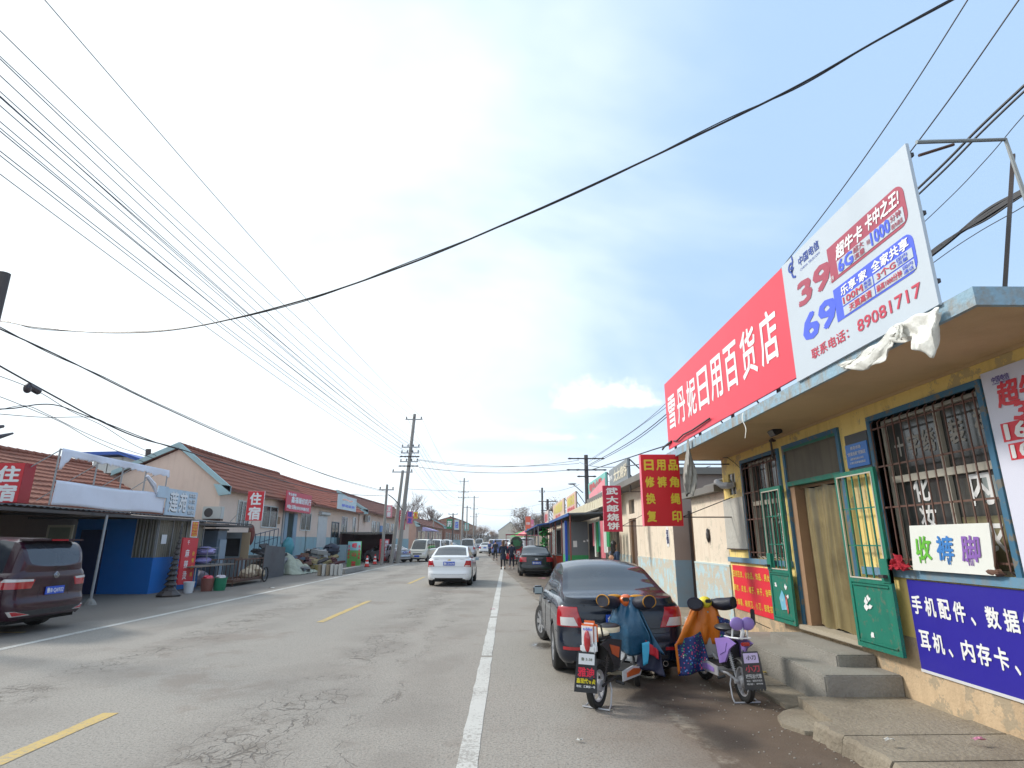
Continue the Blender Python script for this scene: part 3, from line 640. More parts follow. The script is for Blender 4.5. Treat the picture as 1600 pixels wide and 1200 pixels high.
def bt(par, items, m, X=BX-.0125, bold=.02, sh=0, name='lettering', d=.003):
    mb = MB()
    for s, y, z, wd, ht in items: text_mb(mb, s, -y, z, wd, ht, origin=(X, 0, 0), bold=bold, depth=d, shear=sh, **RXm)
    return BB(mb, name, m, par, fixn=False)
def pz(px, py): q = gX(px, py, BX-.013); return (q.y, q.z)
ink2 = mat('bright_white_ink', (.86, .86, .88), .5, .03)
n = 8; it = [(c, 10.36-(10.36-6.3)*i/7, 3.94, .45, .60) for i, c in enumerate('雪丹妮日用百货店')]
bt(redp, it, ink2, bold=.02)
rose = mat('rose_print', srgb(168, 66, 88), .42, .04); bluep = mat('blue_print', srgb(72, 96, 224), .42, .04); crim = mat('crimson_print', srgb(196, 60, 84), .42, .04); dblue = mat('dark_blue_print', srgb(44, 76, 170), .42, .04)
def box_t(px1, px2, s):   # letter box from two opposite pixel corners
    a, b = pz(*px1), pz(*px2); return (s, (a[0]+b[0])/2, (a[1]+b[1])/2, abs(a[0]-b[0]), abs(b[1]-a[1]))
def bz(x, y): return (1220+x/3.333, 240+y/3.333)     # zoomed crop coordinates -> picture
def rrect(par, a, b, m, rad=.0, name='printed_panel', d=.003, X=BX-.0125):
    y0, z0 = pz(*bz(*a)); y1, z1 = pz(*bz(*b)); zt, zb = max(z0, z1), min(z0, z1); L, Rr_ = max(y0, y1), min(y0, y1)
    pts = [(L, zb), (L, zt)]+[(Rr_+rad-rad*math.sin(q*math.pi/12), zt-rad+rad*math.cos(q*math.pi/12)) for q in range(7)]+[(Rr_+rad-rad*math.cos(q*math.pi/12), zb+rad-rad*math.sin(q*math.pi/12)) for q in range(7)]
    mb = MB(); mb.prism([(X, y, z) for y, z in pts], (-d, 0, 0)); return BB(mb, name, m, par), (L, Rr_, zb, zt)
# layout measured on the panel: y from 5.8 (left) to 3.74 (right), z 3.33..4.58
def T(s, yl, yr, z0, z1): return (s, (yl+yr)/2, (z0+z1)/2, yl-yr, z1-z0)
def rect(par, yl, yr, z0, z1, m, rad, d=.003, X=BX-.0125, name='printed_panel'):
    pts = [(yl, z0), (yl, z1)]+[(yr+rad-rad*math.sin(q*math.pi/12), z1-rad+rad*math.cos(q*math.pi/12)) for q in range(7)]+[(yr+rad-rad*math.cos(q*math.pi/12), z0+rad-rad*math.sin(q*math.pi/12)) for q in range(7)]
    mb = MB(); mb.prism([(X, y, z) for y, z in pts], (-d, 0, 0)); return BB(mb, name, m, par)
bt(whp, [T('中国电信', 5.44, 5.04, 4.40, 4.5)], dblue, bold=.01); bt(whp, [T('CHINA TELECOM', 5.43, 5.05, 4.345, 4.37)], dblue, bold=0)
lg = MB(); XX = BX-.0155
def stroke(pts, w, X=XX, mb=None):
    for (a, b_) in zip(pts, pts[1:]):
        a, b_ = Vector((X, *a)), Vector((X, *b_)); d = (b_-a).normalized(); n_ = Vector((0, -d.z, d.y))*w
        mb.prism([a-n_, a+n_, b_+n_, b_-n_], (-.002, 0, 0))
stroke([(5.60-.05*math.cos(q*.35), 4.47+.045*math.sin(q*.35)) for q in range(3, 18)], .012, mb=lg)
stroke([(5.62, 4.46), (5.58, 4.47), (5.55, 4.52), (5.56, 4.58)], .011, mb=lg); stroke([(5.57, 4.47), (5.60, 4.40), (5.58, 4.35), (5.53, 4.335)], .012, mb=lg)
BB(lg, 'emblem', dblue, whp)
bt(whp, [T('39', 5.52, 4.93, 3.985, 4.225)], rose, bold=.055)
p_ = rect(whp, 4.93, 3.85, 3.975, 4.32, rose, .09)
rect(whp, 4.80, 3.885, 4.0, 4.13, wv, .01, X=BX-.016)
bt(whp, [T('超牛卡', 4.80, 4.38, 4.145, 4.275), T('卡中之王!', 4.33, 3.90, 4.165, 4.295)], ink2, BX-.016, .045, .25)
bt(whp, [T('6G', 4.78, 4.56, 4.01, 4.12), T('1000', 4.29, 4.05, 4.015, 4.125)], bluep, BX-.0195, .05)
bt(whp, [T('超大', 4.54, 4.39, 4.07, 4.122), T('流量', 4.54, 4.39, 4.008, 4.06), T('另送', 4.35, 4.305, 4.05, 4.09), T('分钟', 4.035, 3.91, 4.07, 4.122), T('国内通话', 4.035, 3.905, 4.01, 4.05)], rose, BX-.0195, .02)
bt(whp, [T('元/月', 4.97, 4.88, 3.99, 4.03)], ink2, BX-.0165, .01)
bt(whp, [T('69', 5.52, 4.93, 3.60, 3.855)], bluep, bold=.055)
rect(whp, 4.93, 3.85, 3.585, 3.90, bluep, .08)
bt(whp, [T('乐享·家', 4.81, 4.42, 3.79, 3.875), T('全家共享', 4.35, 3.90, 3.79, 3.88)], ink2, BX-.016, .035)
for a_, b_ in ((4.81, 4.36), (4.345, 3.875)):
    for z0, z1 in ((3.695, 3.775), (3.60, 3.682)): rect(whp, a_, b_, z0, z1, wv, .005, X=BX-.016)
bt(whp, [T('100M', 4.79, 4.50, 3.705, 3.765), T('3个G', 4.30, 4.07, 3.705, 3.768), T('天翼高清', 4.72, 4.40, 3.607, 3.672), T('最高1000分钟', 4.33, 4.02, 3.61, 3.665)], crim, BX-.0195, .025)
bt(whp, [T('高速', 4.48, 4.38, 3.738, 3.768), T('宽带', 4.48, 4.38, 3.703, 3.733), T('国内', 4.05, 3.93, 3.738, 3.768), T('流量', 4.05, 3.93, 3.703, 3.733), T('国内', 4.0, 3.89, 3.645, 3.675), T('通话', 4.0, 3.89, 3.607, 3.637)], bluep, BX-.0195, .01)
bt(whp, [T('联系电话：', 5.44, 4.80, 3.385, 3.49), T('89081717', 4.66, 3.87, 3.385, 3.49)], crim, bold=.02)
# torn tarpaulin hanging over the fascia
tarp_m = mat('white_tarp', srgb(222, 222, 216), .5, .05, 6, .3, srgb(160, 150, 132), .4, 16, dscale=6)
tp = thing('torn_tarpaulin', 'torn white tarpaulin hanging over the roof edge below the phone advert', 'tarpaulin', (3.03, 4.4, 3.4))
def drape(px_top, px_bot, X, name, seed, amp=.03, par=None):
    rg = random.Random(seed); n = len(px_top)-1
    A_ = [gX(*p, X) for p in px_top]; B_ = [gX(*p, X) for p in px_bot]
    def fn(u, v):
        i = min(int(u*n), n-1); f = u*n-i
        a = A_[i].lerp(A_[i+1], f); b_ = B_[i].lerp(B_[i+1], f); p = a.lerp(b_, v)
        off = amp*(math.sin(u*9+seed+v*5)+.5*math.sin(u*19-v*11+seed))*(.2+v)+.003*math.sin(u*47+v*31)
        return p+Vector((-abs(amp)*1.2-off, 0, .01*math.sin(v*9+u*20)))
    mb = MB().grid(fn, 44, 14); mb.v = [tuple(Vector(q)-(par.location if par else Vector())) for q in mb.v]
    return mb.build(name, tarp_m, par, smooth=True, solid=.004)
drape([(1312, 572), (1340, 558), (1372, 536), (1400, 510), (1402, 516)], [(1322, 573), (1330, 578), (1356, 577), (1385, 562), (1400, 540)], 3.035, 'tarp_sheet', 1, .012, tp)
drape([(1398, 512), (1420, 500), (1450, 488), (1472, 481), (1473, 484)], [(1398, 535), (1430, 532), (1440, 548), (1462, 558), (1471, 492)], 3.03, 'tarp_sheet', 5, .022, tp)
drape([(1402, 512), (1412, 506)], [(1404, 530), (1416, 528)], 2.99, 'tarp_sheet', 3, .01, tp)
# narrow frayed strip
tag(MB().grid(lambda u, v: (3.03-.01*math.sin(v*8), gX(1161, 645, 3.03).y+.03*(u-.5)*(1-v*.6)+.02*math.sin(v*6), gX(1161, 645, 3.03).z-.33*v), 2, 12).build('frayed_strip', tarp_m, solid=.003), 'narrow frayed pale strip dangling from the roof edge above the small window', 'strip')
# grey plastic sack at the far roof corner
sk = mat('grey_sack', srgb(150, 148, 142), .5, .2, 9, .5, srgb(98, 94, 90), .6, 12, dscale=5)
def sack(u, v):
    wd = [.03, .05, .10, .17, .22, .20, .12][min(6, int(v*6))]*(1-(v*6 % 1))+[.03, .05, .10, .17, .22, .20, .12][min(6, int(v*6)+1)]*(v*6 % 1)
    q = u*2*math.pi; r_ = wd*(1+.22*math.sin(q*3+v*5)+.12*math.sin(q*7+v*11))
    p = gX(1080, 690+82*v, 3.05)
    return (3.05+.4*r_*math.cos(q)-.05, p.y+.0-.25*v*.3+r_*math.sin(q)*.9, 3.28-.90*v+.03*math.sin(q*2)*v)
so_ = MB().grid(sack, 26, 24).build('torn_sack', sk, smooth=True); tag(so_, 'grey torn plastic sack hanging from the far corner of the shop roof', 'sack')
tag(MB().tube([(3.02, 10.35, 3.40), (3.0, 10.1, 3.36), (3.0, 9.7, 3.40), (3.0, 9.2, 3.385), (3.01, 8.4, 3.41)], .014, 5).tube([(3.02, 10.5, 3.42), (2.99, 10.9, 3.38), (3.01, 11.1, 3.36)], .02, 5).build('twisted_cable', plastic_black), 'twisted dark cable lying along the roof edge under the red billboard half', 'cable')
# ---------------------------------------------------------------- projecting light box signs
def hang_sign(name, label, pxq, Y, rows, ink, m, side, depth=.14, wallx=WX, ch=(.2, .26), brk=True, cols=None):
    TL, TR, BR, BL = [gY(*p, Y) for p in pxq]
    x0, x1, z0, z1 = (TL.x+BL.x)/2, (TR.x+BR.x)/2, (BL.z+BR.z)/2, (TL.z+TR.z)/2
    r = thing(name, label, 'sign', ((x0+x1)/2, Y, z0)); hw, H = (x1-x0)/2, z1-z0
    MB().box(-hw, hw, 0, .004, 0, H).build('panel', m, r); MB().box(-hw-.004, hw+.004, .004, depth, -.006, H+.006).build('side_panel', side, r)
    mb = MB()
    for s, fx, fz, wd, ht in rows: text_mb(mb, s, (fx-.5)*2*hw, fz*H, wd*2*hw, ht*H, origin=(0, -.001, 0), bold=.045, depth=.003)
    mb.build('lettering', ink, r, fixn=False)
    if brk:
        bm = MB()
        for z in (H*.87, H*.12): bm.box(hw, wallx-r.location.x+.02, depth*.4, depth*.4+.02, z-.01, z+.01)
        bm.bar((hw, depth*.5, H*.12), (wallx-r.location.x, depth*.5, H*.12+(.35 if side != 0 else 0)), .008, 4)
        bm.build('bracket', dark_metal, r)
    return r
rw = []
for ri, (row, fz) in enumerate((('日用品', .85), ('修裤角', .61), ('换绳', .375), ('复印', .13))):
    xs_ = (.2, .52, .84) if len(row) == 3 else (.2, .84)
    for c, fx in zip(row, xs_): rw.append((c, fx, fz, .23, .145))
hs_red = mat('lightbox_red', srgb(214, 34, 44), .4, .06, 2, .05)
hang_sign('hanging_sign', 'square red light box sign with yellow characters projecting from the yellow shop', [(1001, 710), (1062, 711), (1066, 822), (1007, 821)], 10.45, rw, yel_ink, hs_red, mat('lightbox_pink', srgb(236, 120, 140), .5, .05))
hang_sign('hanging_sign', 'narrow tall crimson sign with white characters projecting beyond the cream houses', [(941, 759), (969, 759), (974, 830), (945, 831)], 17.3, [(c, .5, .88-.19*i, .62, .15) for i, c in enumerate('武大郎烧饼')], white_ink, mat('crimson_sign', srgb(190, 34, 66), .45, .08), mat('crimson_side', srgb(206, 90, 110), .5, .05), .08)
# ================================================================ NEIGHBOURING WALLS ON THE RIGHT
cream = mat('cream_plaster', srgb(230, 216, 196), .88, .06, 1.5, .25, srgb(190, 168, 140), .2, 30, streak=.4, fine=.12, peel=.3, peelc=srgb(206, 196, 176))
paleb = mat('pale_blue_dado', srgb(178, 206, 214), .85, .08, 2.5, .6, srgb(178, 168, 150), .3, 30, streak=.7, dscale=3, peel=1.0, peelc=srgb(196, 184, 164), pscale=4)
greyslab = mat('roof_slab_grey', srgb(120, 118, 114), .9, .12, 2, .4, srgb(84, 82, 80))
shadeside = mat('shaded_side_render', srgb(150, 138, 132), .9, .08, 2, .3, srgb(120, 110, 104))  # shade on the end walls is put into this darker colour
def P_(par, mb, n, m, **k): mb.v = [tuple(Vector(v)-par.location) for v in mb.v]; return mb.build(n, m, par, **k)
nb = thing('low_cream_house', 'low cream walled house with pale blue dado beside the yellow shop', 'house', (WX, 12, 0))
P_(nb, MB().box(WX+.03, 8.5, 11.0, 13.0, 1.19, 2.55), 'wall', cream); P_(nb, MB().box(WX+.005, 8.5, 10.99, 13.02, -.1, 1.19), 'dado', paleb)
P_(nb, MB().box(WX+.0, WX+.03, 10.99, 13.02, 1.19, 1.225), 'dado_ledge', mat('ledge', srgb(190, 206, 206), .8))
P_(nb, MB().box(WX-.15, 8.6, 11.0, 13.1, 2.55, 2.68).box(WX+.2, 8.6, 11.0, 12.6, 2.68, 2.8), 'roof', greyslab)
P_(nb, MB().blob((WX+.0, 12.0, 1.75), .03, .06, .14, 8, 5, .4, 3), 'torn_sticker', dark_metal)
gt = thing('recessed_gate', 'brown steel gate set back between the two cream houses', 'gate', (4.4, 13.7, 0))
P_(gt, MB().box(4.5, 4.56, 13.02, 14.48, -.05, 2.3), 'gate_panel', brownj); P_(gt, MB().box(4.44, 4.5, 13.72, 13.76, 0, 2.3).box(4.44, 4.5, 13.02, 13.06, 0, 2.36).box(4.44, 4.5, 14.44, 14.48, 0, 2.36), 'frame', dark_metal)
P_(gt, MB().blob((4.45, 13.6, 1.15), .03, .05, .05), 'handle', dark_metal)
h3 = thing('flat_roofed_house', 'flat roofed cream house with pale blue dado and side wall greyed as shade', 'house', (WX, 17, 0))
DR3, WN3, WN4 = (18.6, 19.7, .15, 2.35), (15.3, 16.2, 2.35, 3.1), (16.9, 17.5, 1.5, 2.4)
P_(h3, wall_with_holes(WX, WX+.25, 14.5, 26, 1.2, 3.25, [(18.6, 19.7, 1.2, 2.35), (15.35, 15.9, 2.2, 2.95), (18.75, 19.6, 2.5, 2.95), (21.5, 22.6, 1.2, 2.3)]), 'wall', cream)
P_(h3, wall_with_holes(WX-.012, WX+.25, 14.49, 26, -.1, 1.2, [(18.6, 19.7, .1, 1.2)]), 'dado', paleb)
P_(h3, MB().box(WX+.001, 9, 14.49, 14.6, 1.2, 3.25), 'side_wall', shadeside); P_(h3, MB().box(WX-.005, 9, 14.48, 14.6, -.1, 1.2), 'shaded_side_dado', mat('shaded_side_dado', srgb(128, 158, 180), .85, .1, 3, .4, srgb(150, 140, 130)))  # darker dado copy carries the shade of the end wall
P_(h3, MB().box(WX-.5, 9.1, 14.35, 26.2, 3.25, 3.42), 'roof', greyslab)
dd = P_(h3, MB().box(WX+.12, WX+.16, 18.6, 19.7, .1, 2.35), 'door', mat('brown_door', srgb(98, 80, 70), .6, .1, 4)); P_(h3, MB().box(WX+.05, WX+.12, 18.6, 18.66, .1, 2.35).box(WX+.05, WX+.12, 19.64, 19.7, .1, 2.35).box(WX+.05, WX+.12, 18.66, 19.64, 2.3, 2.35), 'door_frame', brownj)
P_(h3, MB().box(WX+.1, WX+.12, 15.35, 15.9, 2.2, 2.95).box(WX+.1, WX+.12, 18.75, 19.6, 2.5, 2.95).box(WX+.1, WX+.12, 21.5, 22.6, 1.2, 2.3), 'window', dkgl)
P_(h3, MB().box(WX+.3, 8.9, 25.8, 26, -.1, 3.25), 'side_wall', shadeside)
mk = thing('wall_mark', 'white round mark with a dark blue character stencilled on the cream wall', 'mark', (WX-.006, 15.0, 1.75))
MB().prism([(0, .16*math.cos(k*.52), .26*math.sin(k*.52)) for k in range(12)], (-.003, 0, 0)).build('white_patch', white_ink, mk)
mb = MB(); text_mb(mb, '福', 0, 0, .2, .34, origin=(-.004, 0, 0), bold=.03, **RXm); mb.build('lettering', mat('ink_navy', srgb(50, 56, 100), .6), mk, fixn=False)
bd = board('wall_bill', 'small red paper notice high on the flat roofed cream house', 'notice', WX-.01, 16.25, 16.75, 2.25, 2.85, mat('faded_red_paper', srgb(206, 120, 110), .7, .2, 9), .01)
# the part of the row beyond: roadside stall fronts
row = thing('market_shop_row', 'long low row of market shops behind the roof signs', 'shop row', (4.2, 45, 0))
P_(row, MB().box(4.3, 10, 26.1, 72, -.1, 3.0), 'wall', cream); P_(row, MB().box(4.05, 10.1, 26.1, 72.2, 3.0, 3.2), 'roof', greyslab)
rib = MB()
for i in range(40): y = 20.5+i*.5; rib.box(3.54, 3.575, y, y+.07, 2.95, 3.27)
rib.box(3.56, 3.6, 20.2, 40.5, 2.9, 3.28); P_(row, rib, 'fluted_fascia', mat('cream_sheet', srgb(222, 212, 186), .6, .08, 3))
dk_in = mat('stall_shade', (.04, .04, .045), .9, .5, 2)  # flat dark colour painted in for the shade inside stalls
for i, (a_, b_) in enumerate(((27, 31), (33, 37), (40, 45), (48, 53), (56, 61), (64, 69))): P_(row, MB().box(4.26, 4.3, a_, b_, 0, 2.5), 'opening_shade_panel', dk_in)  # dark panels on the wall stand in for shaded shop openings
def roof_sign(label, Y0, Y1, X, z0, z1, m, items, name='roof_sign', mode='normal'):
    r = thing(name, label, 'sign', (X, (Y0+Y1)/2, z0)); h = (Y1-Y0)/2; H = z1-z0
    MB().box(0, .06, -h, h, 0, H).build('panel', m, r)
    f = MB()
    for y in (-h+.1, 0, h-.1): f.bar((.08, y, H), (1.0, y, -.3), .02, 4).box(.06, .1, y-.02, y+.02, -.35, H)
    f.build('frame', dark_metal, r)
    for s, fy, fz, wd, ht, im in items:
        mb = MB(); text_mb(mb, s, -fy*h, fz*H, wd, ht*H, origin=(-.001, 0, 0), bold=.04, depth=.01, **RXm); mb.build('lettering', im, r, fixn=False)
    return r
teal = mat('teal_print', srgb(120, 190, 180), .5, .1, 2); pinkp = mat('pink_print', srgb(226, 140, 150), .5, .1, 2); redp_ = mat('red_print', srgb(205, 60, 70), .5, .1); ylw = mat('lemon_print', srgb(222, 206, 90), .5, .1)
s1 = roof_sign('grey roof sign with cream characters nearest among the roof signs on the right row', 17.3, 20.5, 3.6, 3.43, 4.05, mat('grey_vinyl', srgb(128, 134, 138), .5, .08, 2), [('太太烧饼', -.25, .5, 2.2, .6, mat('cream_ink', srgb(220, 212, 190), .5)), ('老字号', .78, .5, .6, .3, white_ink)])
s2 = roof_sign('teal and pink faded roof sign beside the grey roof sign', 21.3, 25.9, 3.6, 3.25, 4.1, teal, [('特色小吃', .1, .7, 3.4, .4, redp_), ('电话', -.3, .2, 2, .2, white_ink)])
P_(s2, MB().prism([(3.59, 21.4, 3.5), (3.59, 25.7, 3.4), (3.59, 25.7, 3.6), (3.59, 21.4, 3.9)], (-.003, 0, 0)), 'printed_panel', pinkp)
s3 = roof_sign('pink roof sign with yellow characters right of the street lamp', 31.0, 35.7, 3.6, 3.15, 4.2, mat('salmon_vinyl', srgb(220, 184, 166), .5, .12, 2), [('海鲜批发', 0, .65, 3.8, .5, ylw), ('零售电话', 0, .2, 3.8, .25, redp_)])
s4 = roof_sign('long orange and yellow roof sign farther along than the pink one', 37.5, 46.5, 3.6, 3.05, 4.3, mat('orange_vinyl', srgb(216, 186, 160), .5, .12, 2), [('水果蔬菜', 0, .65, 7, .5, ylw), ('批发', 0, .2, 4, .25, redp_)])
s5 = roof_sign('pale small roof sign at the far end of the right row', 52, 57, 3.6, 3.1, 4.3, mat('pale_vinyl', srgb(206, 190, 180), .5, .12, 2), [('超市', 0, .5, 3.5, .6, redp_)])
# ================================================================ VEHICLES
def interp(keys, x):
    """smooth monotone curve through (x, y) keys"""
    n = len(keys)
    if x <= keys[0][0]: return keys[0][1]
    if x >= keys[-1][0]: return keys[-1][1]
    i = max(k for k in range(n-1) if keys[k][0] <= x)
    def sl(k):
        if k <= 0 or k >= n-1: 
            a, b = (0, 1) if k <= 0 else (n-2, n-1); return (keys[b][1]-keys[a][1])/(keys[b][0]-keys[a][0])
        d0 = (keys[k][1]-keys[k-1][1])/(keys[k][0]-keys[k-1][0]); d1 = (keys[k+1][1]-keys[k][1])/(keys[k+1][0]-keys[k][0])
        return 0 if d0*d1 <= 0 else 2*d0*d1/(d0+d1)
    x0, y0 = keys[i]; x1, y1 = keys[i+1]; h = x1-x0; t = (x-x0)/h; m0, m1 = sl(i)*h, sl(i+1)*h
    return (2*t**3-3*t**2+1)*y0+(t**3-2*t**2+t)*m0+(-2*t**3+3*t**2)*y1+(t**3-t**2)*m1
cg = glass(); redl = mat('tail_light_red', (.42, .012, .02), .15, .15, 20, coat=1); clearl = mat('clear_lamp', (.62, .60, .58), .12, .15, 30, coat=1)
undert = mat('underbody_black', (.012, .012, .012), .9, .3, 5); seam_m = mat('panel_gap', (.006, .006, .007), .8)
alloy = mat('wheel_alloy', (.42, .43, .45), .35, .15, 9, .3, (.18, .15, .12), metal=.5)
def make_wheel(par, x, y, r, wd, spokes=7, steer=0, dark=False):
    s = 1 if x > 0 else -1
    w_ = thing('wheel', None, None); w_.parent = par; w_.location = (x, y, r); w_.rotation_euler = (0, 0, steer)
    if 'category' in w_: del w_['category']
    h = wd/2
    MB().lathe((0, 0, 0), [(r*.62, -h), (r*.9, -h), (r*.98, -h*.8), (r, -h*.4), (r, h*.4), (r*.98, h*.8), (r*.9, h), (r*.62, h)], 28, 'x', cap=False).build('tyre', black_rubber, w_, smooth=True)
    rm = MB(); o = s*h
    rm.lathe((0, 0, 0), [(r*.64, o*.98), (r*.60, o*.95), (r*.58, o*.35), (.02, o*.3)], 24, 'x', cap=False)
    for k in range(spokes):
        q = 2*math.pi*k/spokes; c, sn = math.cos(q), math.sin(q)
        a = Vector((o*.8, .06*r*c, .06*r*sn)); b = Vector((o*.92, .6*r*c, .6*r*sn)); n_ = Vector((0, -sn, c))
        rm.prism([a-n_*.09*r, a+n_*.09*r, b+n_*.13*r, b-n_*.13*r], (-o*.25, 0, 0))
    rm.lathe((0, 0, 0), [(.15*r, o*.5), (.15*r, o*.95), (.02, o*1.0)], 12, 'x', cap=True)
    rm.build('rim', dark_metal if dark else alloy, w_, smooth=False)
    return w_
def make_car(name, label, cat, P, loc, head, sc=.94, group=None):
    """head: heading angle of the nose, measured from +Y towards -X. Local frame: nose +y, rear -y"""
    root = thing(name, label, cat, (loc[0], loc[1], 0), head, group); root.scale = (sc, sc, sc)
    L, W = P['L']/2, P['W']/2; zs, zbk, zt = P.get('sill', .24), P['belt'], P['top']
    wy, wr = P['wheels'], P.get('wr', .31); rc, fc = P.get('rc', .26), P.get('fc', .42); bul, fbul = P.get('bul', .10), P.get('fbul', .22)
    g = P['glass']     # y of: rear glass base, rear glass top, windscreen top, windscreen base
    # ---- half perimeter: rear centre -> side -> front centre
    per = []
    for i in range(11): x = (W-rc)*i/10; per.append((x, -L+bul*(x/W)**2.2, 'r'))
    yc = -L+bul*((W-rc)/W)**2.2
    for i in range(1, 7): q = i*math.pi/12; per.append((W-rc+rc*math.sin(q), yc+rc*1.1*(1-math.cos(q)), 'c'))
    ya, yb = yc+rc*1.1, L-fbul*((W-fc)/W)**2.2-fc*1.2
    ysl = {ya+(yb-ya)*i/56 for i in range(1, 56)} | {y for y in list(g)+list(P.get('pillars', [])) if ya+.01 < y < yb-.01}
    ysl = sorted(ysl); yk = [ysl[0]]
    for y in ysl[1:]:
        if y-yk[-1] > .018: yk.append(y)
        elif y in g or y in P.get('pillars', []): yk[-1] = y
    for y in yk: per.append((W-.02*max(0, (y-0)/L)**2, y, 's'))
    wf = W-.02
    for i in range(1, 8): q = i*math.pi/14; per.append((wf-fc+fc*math.cos(q), yb+fc*1.2*math.sin(q), 'c'))
    for i in range(1, 9): x = (wf-fc)*(1-i/8); per.append((x, L-fbul*(x/W)**2.2, 'f'))
    # ---- lower body
    lev = [0, .06, .14, .24, .34, .40, .46, .56, .66, .76, .86, .94, 1.0]
    inset = [(0, .07), (.10, .015), (.3, 0), (.6, 0), (.85, .012), (.95, .03), (1, .06)]
    rear = P.get('rearp', [(0, .07), (.08, .01), (.36, 0), (.44, .05), (.9, .085), (1, .12)]); frnt = P.get('frontp', [(0, .10), (.1, .01), (.4, 0), (.6, .05), (1, .16)])
    ins = [interp(inset, v) for v in lev]; rr_ = [interp(rear, v) for v in lev]; ff = [interp(frnt, v) for v in lev]
    def zbot(x, y):
        z = zs
        if abs(x) > W*.8:
            for w0 in wy:
                d = abs(y-w0); ra = wr*1.17
                if d < ra: z = max(z, wr+math.sqrt(max(0, ra*ra-d*d))*1.0)
        elif y < -L*.8 or y > L*.8: z = zs+P.get('tuck', .04)
        return z
    def pt(i, v):
        x, y, k = per[i]; zb = interp(zbk, y); z0 = zbot(x, y); z = zs+(zb-zs)*v
        if z < z0: z = z0+(v*.01)
        e = interp(inset, v); kr = max(0, min(1, (-(y)-(L-rc*1.3))/(rc*1.3))); kf = max(0, min(1, (y-(L-fc*1.3))/(fc*1.3)))
        return Vector((x*(1-e/W), y+interp(rear, v)*kr-interp(frnt, v)*kf, z))
    n = len(per); body = MB()
    rows = []
    for side in (1, -1):
        base = len(body.v)
        for v in lev:
            for i in range(n): p = pt(i, v); body.v.append((p.x*side, p.y, p.z))
        for a in range(len(lev)-1):
            for i in range(n-1): q = (base+a*n+i, base+a*n+i+1, base+(a+1)*n+i+1, base+(a+1)*n+i); body.f.append(q if side > 0 else q[::-1])
    # ---- upper shell and glass
    segs = {'body': MB(), 'rear_window': MB(), 'windscreen': MB()}; sides = {}
    NB, NT = 6, 9
    def rib(i):
        p0 = pt(i, 1.0); H = interp(zt, p0.y); B = p0.z; h = max(H-B, .004); xi = p0.x
        pts = [p0]; xs_ = max(xi-.03, xi*.9); x_r = xs_-P.get('tumble', .26)*h*min(1, xi/(W*.5)); zr = B+h*P.get('railh', .88)
        shoulder = .012*min(1, h/.1)
        for k in range(1, NB+1):
            f = (k-1)/(NB-1); pts.append(Vector((xs_+(x_r-xs_)*f**1.15, p0.y, B+shoulder+(zr-B-shoulder)*f)))
        for k in range(1, NT+1):
            f = k/NT; x = x_r*(1-f**1.0); u = x/max(x_r, 1e-4); pts.append(Vector((x, p0.y, zr+(H-zr)*(1-u**(2.6)))))
        return pts
    ribs = [rib(i) for i in range(n)]
    pil = P.get('pillars', []); eps = .012
    for side in (1, -1):
        for i in range(n-1):
            ym = (ribs[i][0].y+ribs[i+1][0].y)/2; hh = min(ribs[i][NB].z-ribs[i][1].z, ribs[i+1][NB].z-ribs[i+1][1].z)
            for k in range(NB+NT):
                q = [ribs[i][k], ribs[i+1][k], ribs[i+1][k+1], ribs[i][k+1]]; q = [Vector((v.x*side, v.y, v.z)) for v in q]
                if side < 0: q = q[::-1]
                tgt = segs['body']
                if k > NB and g[0] < ym < g[1]: tgt = segs['rear_window']
                elif k > NB and g[2] < ym < g[3]: tgt = segs['windscreen']
                elif 1 <= k < NB and pil and hh > .05:
                    for a, b in zip(pil[::2], pil[1::2]):
                        if a-eps < ym < b+eps and per[i][2] == 's':
                            tgt = sides.setdefault((side, a), MB()); break
                tgt.add(q, [(0, 1, 2, 3)])
    body.add(segs['body'].v, segs['body'].f)
    bo = body.build('body', P['paint'], root, smooth=True)
    gl_ = P.get('glassm', cg)
    segs['rear_window'].build('rear_window', gl_, root, smooth=True); segs['windscreen'].build('windscreen', gl_, root, smooth=True)
    for mbx in sides.values(): mbx.build('side_window', gl_, root, smooth=True)
    MB().box(-W*.86, W*.86, -L+.2, L-.25, zs-.06, zs+.35).build('underbody', undert, root)
    # ---- surface patches measured along the perimeter from the rear centre
    arc = [0]
    for i in range(1, n): arc.append(arc[-1]+math.dist(per[i][:2], per[i-1][:2]))
    def surf(s, z, off=.0):
        sg = 1 if s >= 0 else -1; a = abs(s); i = 0
        while i < n-2 and arc[i+1] < a: i += 1
        f = (a-arc[i])/(arc[i+1]-arc[i]); y = per[i][1]+(per[i+1][1]-per[i][1])*f; zb = interp(zbk, y); v = max(0, min(1, (z-zs)/(zb-zs)))
        p = pt(i, v).lerp(pt(i+1, v), f); d = pt(i+1, v)-pt(i, v); nn_ = Vector((d.y, -d.x, 0)).normalized()
        p.z = z; p += nn_*off; return Vector((p.x*sg, p.y, p.z))
    def fsurf(s, z, off=0): return surf((arc[-1]-abs(s))*(1 if s >= 0 else -1) if abs(s) > 1e-6 else arc[-1], z, off)
